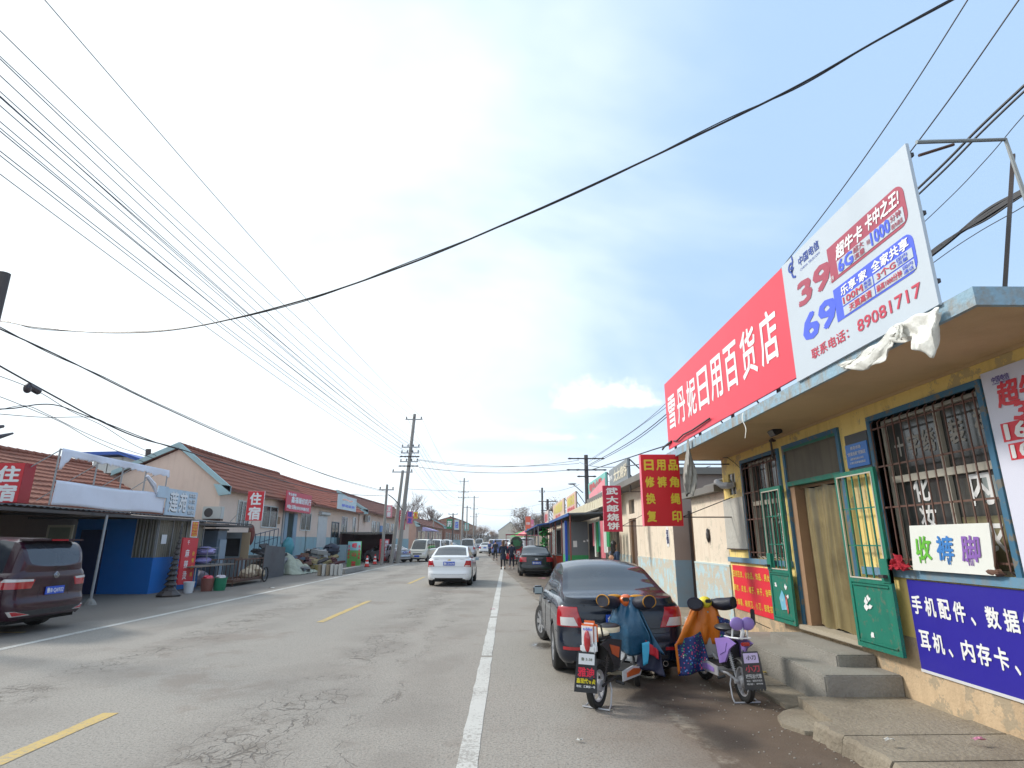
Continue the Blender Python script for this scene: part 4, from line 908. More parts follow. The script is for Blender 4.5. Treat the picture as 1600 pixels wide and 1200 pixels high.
    def patch(nm, c, m, off=.010, par=root, front=False, ns=8, nz=5, lab=None):
        """c: four corners (s, z) bl, br, tr, tl"""
        F = fsurf if front else surf; mb = MB()
        def fn(u, v):
            s = (c[0][0]*(1-u)+c[1][0]*u)*(1-v)+(c[3][0]*(1-u)+c[2][0]*u)*v; z = (c[0][1]*(1-u)+c[1][1]*u)*(1-v)+(c[3][1]*(1-u)+c[2][1]*u)*v
            e = min(u, 1-u, v, 1-v); return F(s, z, off if e > 1e-6 else -.004)
        # inner grid kept just inside the rim so the edge is rounded
        us = [0, .02]+[.02+.96*k/ns for k in range(1, ns)]+[.98, 1]; vs_ = [0, .04]+[.04+.92*k/nz for k in range(1, nz)]+[.96, 1]
        mb.add([fn(u, v) for u in us for v in vs_], [(i*len(vs_)+j, (i+1)*len(vs_)+j, (i+1)*len(vs_)+j+1, i*len(vs_)+j+1) for i in range(len(us)-1) for j in range(len(vs_)-1)])
        return mb.build(nm, m, par, smooth=True)
    root_fn = dict(surf=surf, fsurf=fsurf, patch=patch, W=W, L=L, arc=arc)
    for tl in P.get('tail', []):
        for sg in (1, -1):
            c = [(s*sg, z) for s, z in tl['red']]; t_ = patch('tail_light', c, redl, .012)
            if 'clear' in tl: patch('reverse_lamp', [(s*sg, z) for s, z in tl['clear']], clearl, .017, t_)
    for c in P.get('head', []):
        for sg in (1, -1): patch('headlight', [(s*sg, z) for s, z in c], clearl, .012, front=True)
    if P.get('grille'): 
        a, z0, z1 = P['grille']; patch('grille', [(-a, z0), (a, z0), (a, z1), (-a, z1)], plastic_black, .010, front=True)
    if P.get('fplate'): 
        z = P['fplate']; p = fsurf(0, z, .02); MB().box(-.22, .22, p.y, p.y+.01, z-.07, z+.07).build('number_plate', blue_plate, root)
    if P.get('trim'):
        z0, z1, a = P['trim']; patch('bumper_trim', [(-a, z0), (a, z0), (a, z1), (-a, z1)], plastic_black, .008)
    if P.get('plate'):
        z, tx = P['plate']; ps = surf(0, z+.07, .004).y; p2 = surf(0, z-.07, .004).y; y = min(ps, p2)-.016
        pl = MB().box(-.22, .22, y, y+.012, z-.07, z+.07).build('number_plate', blue_plate, root)
        if tx: mb = MB(); text_mb(mb, tx, 0, z, .39, .10, origin=(0, y-.001, 0), bold=.03, depth=.002); mb.build('lettering', white_ink, pl, fixn=False)
    for (s0, z0, s1, z1) in P.get('seams', []):
        mb = MB(); k = 14; pp = [surf(s0+(s1-s0)*i/k, z0+(z1-z0)*i/k, .001) for i in range(k+1)]; mb.tube(pp, .0035, 4); mb.build('panel_seam', seam_m, root)
    if P.get('emblem'):
        z = P['emblem']; p = surf(0, z, .012); kind = P.get('emblem_kind', 'oval'); mb = MB()
        if kind == 'bowtie': mb.prism([(-.07, p.y, z-.018), (-.02, p.y, z-.018), (-.02, p.y, z-.03), (.02, p.y, z-.03), (.02, p.y, z-.018), (.07, p.y, z-.018), (.06, p.y, z+.018), (.02, p.y, z+.018), (.02, p.y, z+.03), (-.02, p.y, z+.03), (-.02, p.y, z+.018), (-.06, p.y, z+.018)], (0, .01, 0)); mb.build('emblem', mat('gold', (.6, .42, .12), .3, metal=.7), root)
        elif kind == 'diamond': 
            for a, b in (((0, .055), (.06, 0)), ((.06, 0), (.03, -.05)), ((.03, -.05), (-.03, -.05)), ((-.03, -.05), (-.06, 0)), ((-.06, 0), (0, .055)), ((-.02, -.02), (0, .02)), ((.02, -.02), (0, .02))): mb.bar((a[0], p.y, z+a[1]), (b[0], p.y, z+b[1]), .007, 5)
            mb.build('emblem', chrome, root)
        else:
            mb.lathe((0, p.y-.004, z), [(.075, .012), (.075, -.006), (.062, -.009), (.056, 0)], 20, 'y'); mb.v = [(x, y, z+(zz_-z)*.68) for x, y, zz_ in mb.v]; e = mb.build('emblem', chrome, root, smooth=True)
            if P.get('etext'): mb = MB(); text_mb(mb, P['etext'], 0, z, .085, .036, origin=(0, p.y-.016, 0), bold=.03, depth=.001); mb.build('lettering', chrome, e, fixn=False)
    # wing mirrors, door handles, third brake lamp, exhaust, wheels
    zb_ = interp(zbk, g[3]); mx_ = W+.02
    for sg in (1, -1):
        m_ = MB().box(.02, .20, -.09, .07, -.02, .13, .03); m_.v = [(x*sg, y, z) for x, y, z in m_.v]; o = m_.build('wing_mirror', P.get('mirrorm', P['paint']), root, smooth=True); o.location = (W*sg*.94, g[3]-.38+P.get('mirdy', 0), zb_-.02)
        MB().box(*sorted((.04*sg, .18*sg)), -.095, -.088, .0, .11).build('mirror_glass', mat('mirror_glass', (.35, .42, .45), .1), o)
        for yh in P.get('handles', []):
            zz_ = interp(zbk, yh)-.10; MB().box(-.012, .018, -.08, .08, -.012, .012, .006).build('door_handle', P.get('handlem', P['paint']), root).location = ((W+.002)*sg, yh, zz_)
        for (y0_, yd) in [(P['door'][k], 0) for k in range(len(P.get('door', [])))]:
            i0 = min(range(n), key=lambda i: abs(per[i][1]-y0_) + (0 if per[i][2] == 's' else 9))
            pp = [Vector(((pt(i0, v).x+.001)*sg, pt(i0, v).y, pt(i0, v).z)) for v in (.1, .3, .5, .7, .9, 1.0) if pt(i0, v).z > zbot(*per[i0][:2])+.01]
            if len(pp) > 2: MB().tube(pp, .0035, 4).build('door_seam', seam_m, root)
        for y_, st_ in ((wy[0], 0), (wy[1], P.get('steer', 0))): make_wheel(root, (W-.10)*sg, y_, wr, .20, P.get('spokes', 7), st_, P.get('darkrim', False))
    if P.get('exhaust'):
        x = P['exhaust']; MB().lathe((x, -L+.12, zs-.0), [(.035, .3), (.035, -.03), (.03, -.03), (.028, .1)], 14, 'y', cap=False).build('exhaust_pipe', chrome, root, smooth=True)
    if P.get('hibrake'):
        yy, z = P['hibrake']; MB().box(-.16, .16, yy-.015, yy+.02, z-.012, z+.012, .004).build('brake_lamp', redl, root)
    root.name = name
    return root, root_fn
def sedan(**k):
    P = dict(L=4.53, W=1.705, sill=.23, wheels=(-1.30, 1.30), wr=.315, belt=[(-2.3, .93), (-1.6, .99), (-.5, .95), (1.0, .90), (1.8, .78), (2.3, .62)],
             top=[(-2.27, .94), (-2.1, 1.045), (-1.72, 1.085), (-1.35, 1.22), (-.86, 1.425), (-.3, 1.485), (.25, 1.46), (.62, 1.34), (1.22, 1.0), (1.6, .93), (2.0, .84), (2.3, .64)],
             glass=(-1.64, -.84, .42, 1.22), pillars=(-1.28, -.98, -.90, -.10, 0.0, .86), handles=(-.75, .22), door=(-.95, -.05, .95),
             tail=[dict(red=[(.60, .62), (.99, .66), (1.02, .92), (.56, .93)])], plate=(.76, ''), head=[[(.45, .55), (.85, .60), (.95, .74), (.5, .70)]], grille=(.35, .48, .62), fplate=.42,
             exhaust=.45, emblem=.9, tumble=.30)
    P.update(k); return P
pt_black = paint('black_car_paint', (.004, .009, .022), .0, .22, .3, dirt=.012); pt_white = paint('white_car_paint', (.78, .80, .82), 0, .3, dirt=.05); pt_silver = paint('silver_car_paint', (.42, .44, .47), .55, .32)
pt_maroon = paint('maroon_car_paint', (.030, .004, .014), .0, .25, .25, dirt=.015); pt_vw = paint('black_green_car_paint', (.008, .012, .014), .0, .25, .4, dirt=.02); pt_bluev = paint('blue_car_paint', (.08, .14, .38), .2, .3)
darkblueglass = glass('tinted_glass', (.035, .045, .055), .05)
# nearest black sedan
p_rl, p_rr = gZ(873, 1042), gZ(1040, 1040)
byd, F = make_car('parked_sedan', 'black sedan parked behind the two scooters, nearest car', 'car', sedan(
    paint=pt_black, glassm=darkblueglass, steer=R(16), spokes=7, rc=.24, bul=.09,
    tail=[dict(red=[(.50, .665), (.95, .675), (.97, .93), (.62, .925)], clear=[(.585, .69), (.84, .69), (.86, .80), (.65, .80)])],
    plate=(.765, '鲁B·6X9D2'), emblem=.915, etext='BYD', trim=(.30, .345, .6), exhaust=.55,
    seams=[(-.50, .655, .50, .655), (-.50, .655, -.535, .70), (.50, .655, .535, .70), (-.52, .93, -.55, .96), (.52, .93, .55, .96), (-.88, .60, -1.2, .60), (.88, .60, 1.2, .60), (-.55, .60, .55, .60)],
    hibrake=(-1.50, 1.10)), (1.38, 9.62), R(1.0), .925)
for sg in (1, -1): F['patch']('reflector', [(sg*.55, .40), (sg*.82, .40), (sg*.82, .44), (sg*.55, .44)], redl, .006)
# white sedan driving away
wcar, F = make_car('driving_sedan', 'white sedan driving away in the middle of the street', 'car', sedan(
    L=4.25, W=1.69, paint=pt_white, glassm=glass('dark_tint', (.03, .032, .034), .15), rc=.3, bul=.12, wheels=(-1.22, 1.24),
    belt=[(-2.15, .98), (-1.6, 1.02), (-.5, .97), (1.0, .92), (1.8, .80), (2.15, .64)],
    top=[(-2.12, .99), (-1.98, 1.09), (-1.74, 1.12), (-1.35, 1.27), (-.9, 1.45), (-.3, 1.51), (.25, 1.48), (.62, 1.36), (1.18, 1.04), (1.6, .95), (1.9, .84), (2.12, .66)],
    glass=(-1.68, -.86, .42, 1.18), pillars=(-1.26, -.98, -.90, -.10, 0.0, .84),
    tail=[dict(red=[(.56, .73), (.92, .70), (.95, .95), (.66, .95)], clear=[(.60, .735), (.84, .725), (.86, .765), (.615, .775)])],
    plate=(.84, '鲁C·3161N'), emblem=.965, emblem_kind='bowtie', trim=(.27, .32, .55), exhaust=0,
    seams=[(-.56, .72, .56, .72), (-.75, .44, .75, .44), (-.64, .98, -.45, 1.0), (.64, .98, .45, 1.0)]), (-2.17, 24.7), R(-.5), .98)
# black-green sedan farther on
vw, F = make_car('parked_sedan', 'dark green black sedan parked by the market stalls beyond the nearest sedan', 'car', sedan(
    L=4.6, paint=pt_vw, rc=.28, bul=.10, tail=[dict(red=[(.50, .70), (.96, .70), (.96, .93), (.52, .93)])], plate=(.66, '鲁B·80K72'), emblem=.83, trim=(.28, .33, .6), hibrake=(-1.5, 1.12),
    wheels=(-1.36, 1.3), seams=[(-.48, .58, .48, .58), (-.5, .95, .5, .95)]), (1.38, 30.9), R(.5), .96)
# silver sedan parked askew on the left
ss, F = make_car('parked_sedan', 'silver sedan parked askew behind the red standing board on the left', 'car', sedan(
    L=4.4, paint=pt_silver, tail=[dict(red=[(.50, .72), (.95, .72), (.95, .92), (.52, .92)])], plate=(.80, '鲁B·L207'), emblem=.93, trim=(.42, .47, .7), spokes=5,
    seams=[(-.48, .66, .48, .66)]), (-9.75, 48.6), R(56), .95)
# maroon people carrier at the left edge
mpv = dict(L=4.72, W=1.80, sill=.26, wheels=(-1.38, 1.40), wr=.33, rc=.22, bul=.06, tuck=.02, belt=[(-2.36, 1.08), (-1.5, 1.06), (0, 1.0), (1.2, .97), (1.9, .84), (2.36, .66)],
    top=[(-2.34, 1.09), (-2.27, 1.2), (-2.16, 1.50), (-2.02, 1.655), (-1.7, 1.70), (-.8, 1.73), (.2, 1.70), (.75, 1.55), (1.5, 1.08), (1.85, .98), (2.1, .88), (2.36, .7)],
    glass=(-2.33, -2.08, .5, 1.5), pillars=(-1.95, -1.35, -1.22, -.35, -.22, .8), handles=(-.9, .35), door=(-1.3, -.28, .85), paint=pt_maroon, glassm=glass('tinted_rear', (.03, .035, .045), .08), tumble=.20, railh=.93,
    tail=[dict(red=[(.52, .80), (1.22, .80), (1.10, .96), (.46, .96)], clear=[(.50, .925), (1.10, .925), (1.05, .985), (.50, .965)])], plate=(.74, '鲁B·Q6932'), emblem=1.02, emblem_kind='diamond',
    trim=(.33, .42, .7), exhaust=None, rearp=[(0, .05), (.08, .01), (.36, 0), (.44, .04), (.9, .06), (1, .08)],
    seams=[(-.78, .60, .78, .60), (-.80, .60, -.80, 1.0), (.80, .60, .80, 1.0), (-.36, .60, -.33, .84), (.36, .60, .33, .84)], hibrake=None)
rgt = gZ(116, 962); 
mv, F = make_car('people_carrier', 'dark maroon people carrier parked nose in under the left sheet awning', 'car', mpv, (-11.05, 11.95), R(87), 1.0)
for sg in (1, -1):
    F['patch']('exhaust_trim', [(sg*.48, .34), (sg*.86, .33), (sg*.92, .43), (sg*.80, .43)], chrome, .010); F['patch']('exhaust_trim', [(sg*.53, .352), (sg*.82, .345), (sg*.86, .42), (sg*.80, .42)], redl, .014)
MB().box(-.62, .62, -2.24, -1.95, 1.645, 1.685, .012).build('roof_spoiler', pt_maroon, mv); MB().box(-.2, .2, -2.252, -2.24, 1.65, 1.68).build('brake_lamp', redl, mv)
# vans
def van(**k):
    P = dict(L=3.9, W=1.60, sill=.28, wheels=(-1.25, 1.25), wr=.29, rc=.18, fc=.26, bul=.05, fbul=.12, belt=[(-1.95, 1.08), (0, 1.06), (1.2, 1.04), (1.7, .95), (1.95, .84)],
        top=[(-1.93, 1.10), (-1.88, 1.3), (-1.8, 1.72), (-1.6, 1.84), (0, 1.88), (.8, 1.82), (1.1, 1.66), (1.62, 1.02), (1.8, .95), (1.95, .86)],
        glass=(-1.92, -1.72, .84, 1.62), pillars=(-1.65, -.95, -.85, -.1, 0, 1.1), handles=(), door=(-.9, .0, .9), tumble=.14, railh=.93, paint=pt_white,
        tail=[dict(red=[(.60, .80), (.82, .80), (.82, 1.05), (.62, 1.05)])], plate=(.7, ''), head=[[(.42, .60), (.72, .62), (.80, .80), (.48, .76)]], grille=(.4, .60, .72), fplate=.48, darkrim=True, exhaust=None)
    P.update(k); return P
pt_cream = paint('pearl_van_paint', (.60, .58, .50), 0, .3)
make_car('parked_van', 'pearl white minivan facing the camera left of the driving white sedan', 'van', van(paint=pt_cream, L=4.0), (-7.1, 50.4), R(180-6), .95, 'white minivans parked along the street')
make_car('parked_van', 'white minivan behind the pearl one, partly hidden by the white sedan', 'van', van(), (-6.9, 58.5), R(180-4), .95, 'white minivans parked along the street')
make_car('parked_van', 'white minivan with dark rear glass seen beyond the first two vans', 'van', van(), (-7.0, 68), R(180), .95, 'white minivans parked along the street')
make_car('driving_van', 'silver van driving away just beyond the white sedan', 'van', van(paint=pt_silver, L=4.2), (-4.15, 64), 0, 1.0)
make_car('driving_sedan', 'small white sedan far ahead beyond the silver van', 'car', sedan(paint=pt_white, plate=(.76, '')), (-3.0, 84), R(-2), .96)
make_car('parked_van', 'white van parked right of the far white sedan', 'van', van(L=4.2), (-2.4, 98), R(2), 1.0, 'white minivans parked along the street')
make_car('parked_van', 'blue and white van with dark windows beyond the walking women', 'van', van(paint=pt_bluev), (-1.0, 72), R(-3), .97, 'vans beyond the walkers')
make_car('parked_car', 'white hatchback partly hidden by the two walking women', 'car', van(W=1.68, L=4.1, top=[(-1.93, 1.10), (-1.88, 1.2), (-1.7, 1.42), (-1.5, 1.5), (0, 1.55), (.5, 1.5), (.8, 1.4), (1.55, 1.02), (1.8, .95), (2.0, .8)]), (.6, 52.5), R(4), .98)
make_car('parked_van', 'tall pale van far down the right kerb behind the red cart', 'van', van(), (1.9, 60), R(0), 1.05, 'vans beyond the walkers')
make_car('parked_van', 'farthest grey van at the centre of the street', 'van', van(paint=pt_silver), (-5.6, 120), R(180), 1.1, 'vans beyond the walkers')
make_car('parked_van', 'white minivan behind the blue and white one', 'van', van(), (-.2, 86), R(-2), 1.0, 'vans beyond the walkers')
make_car('parked_van', 'cream minivan at the far right kerb under the bare tree', 'van', van(paint=pt_cream), (1.3, 78), R(2), 1.0, 'vans beyond the walkers')
make_car('parked_sedan', 'grey sedan parked far on the left beyond the vans', 'car', sedan(paint=pt_silver, plate=(.76, '')), (-7.6, 79), R(170), .96)
# ================================================================ ELECTRIC SCOOTERS (local: nose +y)
cream_seat = mat('cream_seat_band', srgb(226, 216, 188), .5, .06); seat_blk = mat('seat_vinyl', (.02, .02, .022), .45, .2, 8)
org = mat('orange_plastic', srgb(214, 100, 40), .3, .05, coat=.5); wht = mat('white_plastic', srgb(228, 230, 232), .3, .05, 5, .15, coat=.5); pur = mat('purple_plastic', srgb(150, 124, 196), .35, .05, 5, .1, coat=.4)
silv = mat('silver_plastic', srgb(176, 176, 180), .35, .1, 8, .3, (.2, .18, .16), metal=.2); flapm = mat('mudflap_rubber', srgb(44, 46, 50), .6, .15, 8, .35, srgb(110, 104, 96))
navyc = mat('navy_quilt', srgb(24, 30, 58), .6, .2, 9); tealc = mat('teal_quilt', srgb(32, 84, 116), .38, .14, 6, .2, srgb(18, 46, 70), .9, 11, spec=.6); orc = mat('orange_quilt', srgb(216, 118, 24), .4, .12, 5, .2, srgb(150, 80, 24), .9, 10, spec=.5)
redc = mat('red_lining', srgb(180, 26, 44), .6, .1); cyanc = mat('cyan_lining', srgb(64, 170, 210), .5, .1); mitt = mat('mitt_fabric', srgb(26, 28, 44), .55, .25, 10, .3, srgb(60, 60, 70), .3, 20); yelp = mat('yellow_fleece', srgb(196, 138, 40), .7, .1)
def floral():
    m = bpy.data.materials.new('floral_lining'); m.use_nodes = True; t = m.node_tree; b = t.nodes['Principled BSDF']; b.inputs['Roughness'].default_value = .6
    tcn = t.nodes.new('ShaderNodeTexCoord'); v = t.nodes.new('ShaderNodeTexVoronoi'); v.inputs['Scale'].default_value = 34; t.links.new(tcn.outputs['Object'], v.inputs['Vector'])
    r = t.nodes.new('ShaderNodeMapRange'); r.inputs['From Min'].default_value = .34; r.inputs['From Max'].default_value = .28; t.links.new(v.outputs['Distance'], r.inputs['Value'])
    cr = t.nodes.new('ShaderNodeValToRGB'); t.links.new(v.outputs['Color'], cr.inputs[0])
    e = cr.color_ramp.elements; e[0].position = .25; e[0].color = (*srgb(200, 70, 110), 1); e[1].position = .8; e[1].color = (*srgb(220, 220, 200), 1)
    for p, c in ((.45, srgb(70, 170, 120)), (.62, srgb(90, 150, 220))): x = e.new(p); x.color = (*c, 1)
    cr.color_ramp.interpolation = 'CONSTANT'
    t.links.new(mix(r.outputs[0], srgb(28, 48, 110), cr.outputs[0], tree=t), b.inputs['Base Color']); return m
flor = floral()
def scooter(label, loc, head, st):
    r = thing('electric_scooter', label, 'scooter', loc, head); r.scale = (st.get('sc', .95),)*3
    WB, wr = .56, .215
    body, acc = st['body'], st['acc']
    def part(nm, mb, m, par=r, **k): return mb.build(nm, m, par, **k)
    def wheel(y, fr):
        w_ = bpy.data.objects.new('wheel', None); col.objects.link(w_); w_.parent = r; w_.location = (0, y, wr)
        if fr: w_.rotation_euler = (0, 0, st.get('steer', 0))
        MB().lathe((0, 0, 0), [(wr*.68, -.02), (wr*.86, -.034), (wr*.97, -.026), (wr, 0), (wr*.97, .026), (wr*.86, .034), (wr*.68, .02)], 28, 'x', cap=False).build('tyre', black_rubber, w_, smooth=True)
        rm = MB(); rm.lathe((0, 0, 0), [(wr*.70, -.022), (wr*.70, .022), (wr*.64, .018), (wr*.64, -.018), (wr*.70, -.022)], 26, 'x', cap=False).lathe((0, 0, 0), [(.055, -.05), (.062, -.03), (.062, .03), (.055, .05)], 14, 'x')
        for k in range(5):
            q = 2*math.pi*k/5; a = Vector((-.008, .05*math.cos(q), .05*math.sin(q))); b_ = Vector((-.008, wr*.66*math.cos(q+.15), wr*.66*math.sin(q+.15))); n_ = Vector((0, -math.sin(q), math.cos(q)))*.011
            rm.prism([a-n_, a+n_, b_+n_, b_-n_], (.016, 0, 0))
        rm.build('rim', silv, w_)
        return w_
    wheel(-WB, False); wheel(WB, True)
    # frame, swing arm, shocks
    f = MB()
    for s in (-1, 1): f.tube([(.065*s, -WB, wr), (.07*s, -.30, .25), (.09*s, -.1, .24)], .014, 6).tube([(.10*s, -.12, .24), (.10*s, .22, .22), (.05*s, .36, .34), (.0, .42, .55)], .016, 6)
    f.tube([(0, .40, .45), (0, .33, .86)], .024, 8).tube([(0, -.12, .26), (0, -.2, .5), (0, -.22, .66)], .02, 8)
    part('frame', f, st['frame'])
    sh = MB()
    for s in (-1, 1):
        top, bot = Vector((.075*s, -.42, .52)), Vector((.08*s, -WB+.01, wr+.04)); sh.bar(top, bot, .009, 6)
        pp = [top.lerp(bot, .12+.66*k/60)+Vector((.021*math.cos(k*.85), .021*math.sin(k*.85), 0)) for k in range(61)]; sh.tube(pp, .0045, 4)
    part('rear_shock', sh, st['spring'])
    fk = MB()
    for s in (-1, 1): fk.tube([(.055*s, WB, wr), (.055*s, .46, .52), (.03*s, .42, .60)], .014, 6)
    part('fork', fk, silv)
    part('front_fender', MB().grid(lambda u, v: (.05*(v*2-1), WB+(wr+.025-.01*abs(v*2-1))*math.sin(-1.1+2.2*u), wr+(wr+.025-.012*(v*2-1)**2)*math.cos(-1.1+2.2*u)), 14, 6), body, smooth=True, solid=.004)
    part('rear_fender', MB().grid(lambda u, v: (.06*(v*2-1), -WB-(wr+.03)*math.sin(-.5+1.7*u), wr+(wr+.03-.015*(v*2-1)**2)*math.cos(-.5+1.7*u)), 14, 6), plastic_black, smooth=True, solid=.004)
    # footboard and body
    part('footboard', MB().box(-.13, .13, -.16, .34, .24, .285, .015), st['board'])
    part('rubber_mat', MB().box(-.10, .10, -.12, .30, .285, .291), black_rubber)
    for s in (-1, 1):
        a = [(.131*s, -.2, .20), (.131*s, .30, .18), (.131*s, .40, .25), (.131*s, .1, .31), (.131*s, -.2, .30)]
        part('side_panel', MB().prism(a, (.012*s, 0, 0)), body); a2 = [(.145*s, -.10, .225), (.145*s, .25, .205), (.145*s, .33, .245), (.145*s, .1, .285), (.145*s, -.1, .27)]
        part('side_trim', MB().prism(a2, (.006*s, 0, 0)), acc)
        b3 = [(.09*s, -.20, .34), (.09*s, -.12, .60), (.09*s, -.46, .66), (.09*s, -.66, .62), (.09*s, -.50, .54), (.09*s, -.36, .38)]
        part('seat_cover', MB().prism(b3, (.022*s, 0, 0)), st['cover'])
        b4 = [(.113*s, -.24, .44), (.113*s, -.20, .54), (.113*s, -.46, .60), (.113*s, -.40, .50)]
        part('side_trim', MB().prism(b4, (.006*s, 0, 0)), acc)
    part('battery_box', MB().box(-.088, .088, -.34, -.14, .30, .60, .02), plastic_black)
    part('leg_shield', MB().prism([(-.13, .36, .30), (.13, .36, .30), (.11, .34, .80), (-.11, .34, .80)], (0, .05, .01)), body)
    part('basket', MB().box(-.11, .11, .44, .62, .56, .76, .02), plastic_black) if st.get('basket') else None
    # seats
    part('seat', MB().blob((0, -.20, .73), .125, .17, .045, 18, 8), seat_blk, smooth=True)
    if st.get('band'): part('seat_band', MB().lathe((0, -.20, .725), [(.128, -.03), (.132, 0), (.128, .022)], 26, 'z', cap=False), cream_seat, smooth=True).scale = (1, 1.2, 1)
    part('seat_post', MB().bar((0, -.2, .58), (0, -.2, .70), .018, 8), chrome if not st.get('band') else cyanc)
    part('pillion_seat', MB().blob((0, -.46, .70), .105, .13, .035, 16, 7), seat_blk if not st.get('band') else cream_seat, smooth=True)
    rk = MB().tube([(-.09, -.36, .66), (-.095, -.55, .67), (-.07, -.68, .68), (.07, -.68, .68), (.095, -.55, .67), (.09, -.36, .66)], .009, 6).tube([(-.09, -.56, .67), (-.085, -.60, .80), (0, -.62, .83), (.085, -.60, .80), (.09, -.56, .67)], .010, 6)
    part('grab_rail', rk, st['rail'])
    if st['back'] == 'lobes':
        mb = MB()
        for s in (-1, 1): mb.blob((.062*s, -.66, .83), .085, .025, .072, 16, 8)
        part('backrest', mb, pur, smooth=True); part('backrest_stem', MB().tube([(0, -.645, .84), (0, -.65, .74), (0, -.6, .66)], [.022, .024, .02], 8), wht)
        part('backrest_rib', MB().box(-.004, .004, -.69, -.684, .77, .87), mat('dark_purple', srgb(110, 84, 160), .5))
        part('hanging_strap', MB().box(.14, .19, -.60, -.585, .80, .98, .01).bar((.19, -.59, .84), (.38, -.55, .76), .004, 4), seat_blk)
    else:
        part('tail_box', MB().box(-.085, .085, -.74, -.68, .58, .83, .03), wht, smooth=True); part('tail_box_rim', MB().box(-.09, .09, -.72, -.66, .62, .85, .032), org, smooth=True)
        part('reflector_base', MB().box(-.09, .09, -.76, -.69, .545, .63, .02), wht, smooth=True)
        tl = part('tail_light', MB().blob((0, -.76, .66), .036, .022, .105, 14, 8), redl, smooth=True)
        mb = MB(); text_mb(mb, 'e-bike', 0, .775, .1, .028, origin=(0, -.7405, 0), bold=.02, depth=.002); part('lettering', mb, bluep)
    if st['back'] == 'lobes': part('tail_light', MB().box(-.05, .05, -.70, -.68, .60, .64, .008), redl, smooth=True)
    # mudflap with plate and lettering, hanging behind the wheel
    tilt = st.get('tilt', 0)
    fl = bpy.data.objects.new('mudflap', None); col.objects.link(fl); fl.parent = r; fl.location = (0, -.775, .56); fl.rotation_euler = (R(-3), R(tilt), R(st.get('yaw', 0)))
    zb = -.37
    pts = [(-.085, 0), (.085, 0), (.10, -.06), (.115, zb)]; k = 14
    pts += [(.115-.23*i/k, zb-(.028 if i % 2 else 0)*(1 if st['back'] == 'lobes' else 0)) for i in range(1, k)]+[(-.115, zb), (-.10, -.06)]
    MB().prism([(x, 0, z) for x, z in pts], (0, .006, 0)).build('flap', flapm, fl)
    MB().box(-.08, .08, -.006, -.002, -.115, -.015, .001).build('plate', wht if st['back'] != 'lobes' else mat('lilac_plate', srgb(206, 190, 226), .4), fl)
    for s, z, wd, ht, m, y in st['flap']: mb = MB(); text_mb(mb, s, 0, z, wd, ht, origin=(0, y, 0), bold=.035, depth=.001); mb.build('lettering', m, fl, fixn=False)
    # handlebar, grips, head, mitts
    hb = bpy.data.objects.new('handlebar', None); col.objects.link(hb); hb.parent = r; hb.location = (0, .33, .92); hb.rotation_euler = (0, 0, st.get('steer', 0))
    MB().tube([(-.30, -.10, .06), (-.18, -.04, .07), (-.08, 0, .02), (0, 0, 0), (.08, 0, .02), (.18, -.04, .07), (.30, -.10, .06)], .012, 6).build('bar', chrome, hb)
    MB().blob((0, .03, .04), .085, .09, .075, 16, 8).build('lamp_cowl', st['cowl'], hb, smooth=True); MB().box(-.04, .04, -.065, -.05, .04, .085, .01).build('dial', plastic_black, hb)
    for s in (-1, 1):
        ax = Vector((.265*s, -.20, .055)); b0 = Vector((.10*s, .06, .035)); mb = MB(); n = 8; d = ax-b0
        ctr = [b0+d*(i/n)+Vector((0, 0, -.02*math.sin(math.pi*i/n))) for i in range(n+1)]
        rad = [.05, .07, .088, .096, .10, .10, .097, .094, .088]
        mb.tube(ctr, rad, 16, caps=False); mb.tube([ctr[-1], ctr[-1]-d*.05, ctr[-1]-d*.3], [.088, .072, .06], 16, caps=True)
        for i in range(len(mb.v)): x, y, z = mb.v[i]; c_ = ctr[min(8, max(0, int(((Vector((x, y, z))-b0).dot(d)/d.length_squared)*8)))]; mb.v[i] = (x+.004*math.sin(i*1.7), y, c_.z+(z-c_.z)*.78)
        m_ = mb.build('mitt', mitt, hb, smooth=True)
        q = MB(); q.tube([ctr[-1]+Vector((.0, -.078*math.cos(a), 0))*0+(Vector((0, 0, .068*math.sin(a)))+Vector((-d.y, d.x, 0)).normalized()*.088*math.cos(a)) for a in [k*math.pi/8 for k in range(17)]], .006, 6); q.build('mitt_cuff', st['cuff'], hb, smooth=True)
        if st.get('ytop'): MB().blob(b0+Vector((.03*s, -.03, .055)), .085, .03, .022, 12, 6).xf(Matrix.Identity(4)).build('fleece_band', yelp, hb, smooth=True)
    for s in (-1, 1): MB().tube([(.16*s, -.02, .06), (.13*s, .08, .075), (.05*s, .10, .03), (.02*s, .08, -.25)], .0045, 4).tube([(.14*s, -.03, .05), (.20*s, .03, .03), (.28*s, -.08, .02)], .005, 4).build('brake_cable', plastic_black, hb)
    # quilted apron: hangs from the bar in front of the rider
    a_ = st['apron']
    ap = bpy.data.objects.new('leg_apron', None); col.objects.link(ap); ap.parent = r; ap.location = (0, .30, .0)
    for nm, m, fn, nu, nv in a_(): MB().grid(fn, nu, nv).build(nm, m, ap, smooth=True, solid=.014)
    # stand and pedals
    sd_ = MB().tube([(-.05, -.36, .24), (-.10, -.42, .16), (-.12, -.50, .035), (-.13, -.56, .012), (-.15, -.60, .012), (.15, -.60, .012), (.13, -.56, .012), (.12, -.50, .035), (.10, -.42, .16), (.05, -.36, .24)], .009, 6)
    part('stand', sd_, silv)
    part('foot_peg', MB().tube([(-.10, -.30, .22), (-.19, -.30, .20)], .016, 8).tube([(.10, -.30, .22), (.19, -.30, .20)], .016, 8), plastic_black)
    part('rear_hub_nut', MB().lathe((-.085, -WB, wr), [(.022, -.02), (.022, .01)], 10, 'x'), silv)
    return r
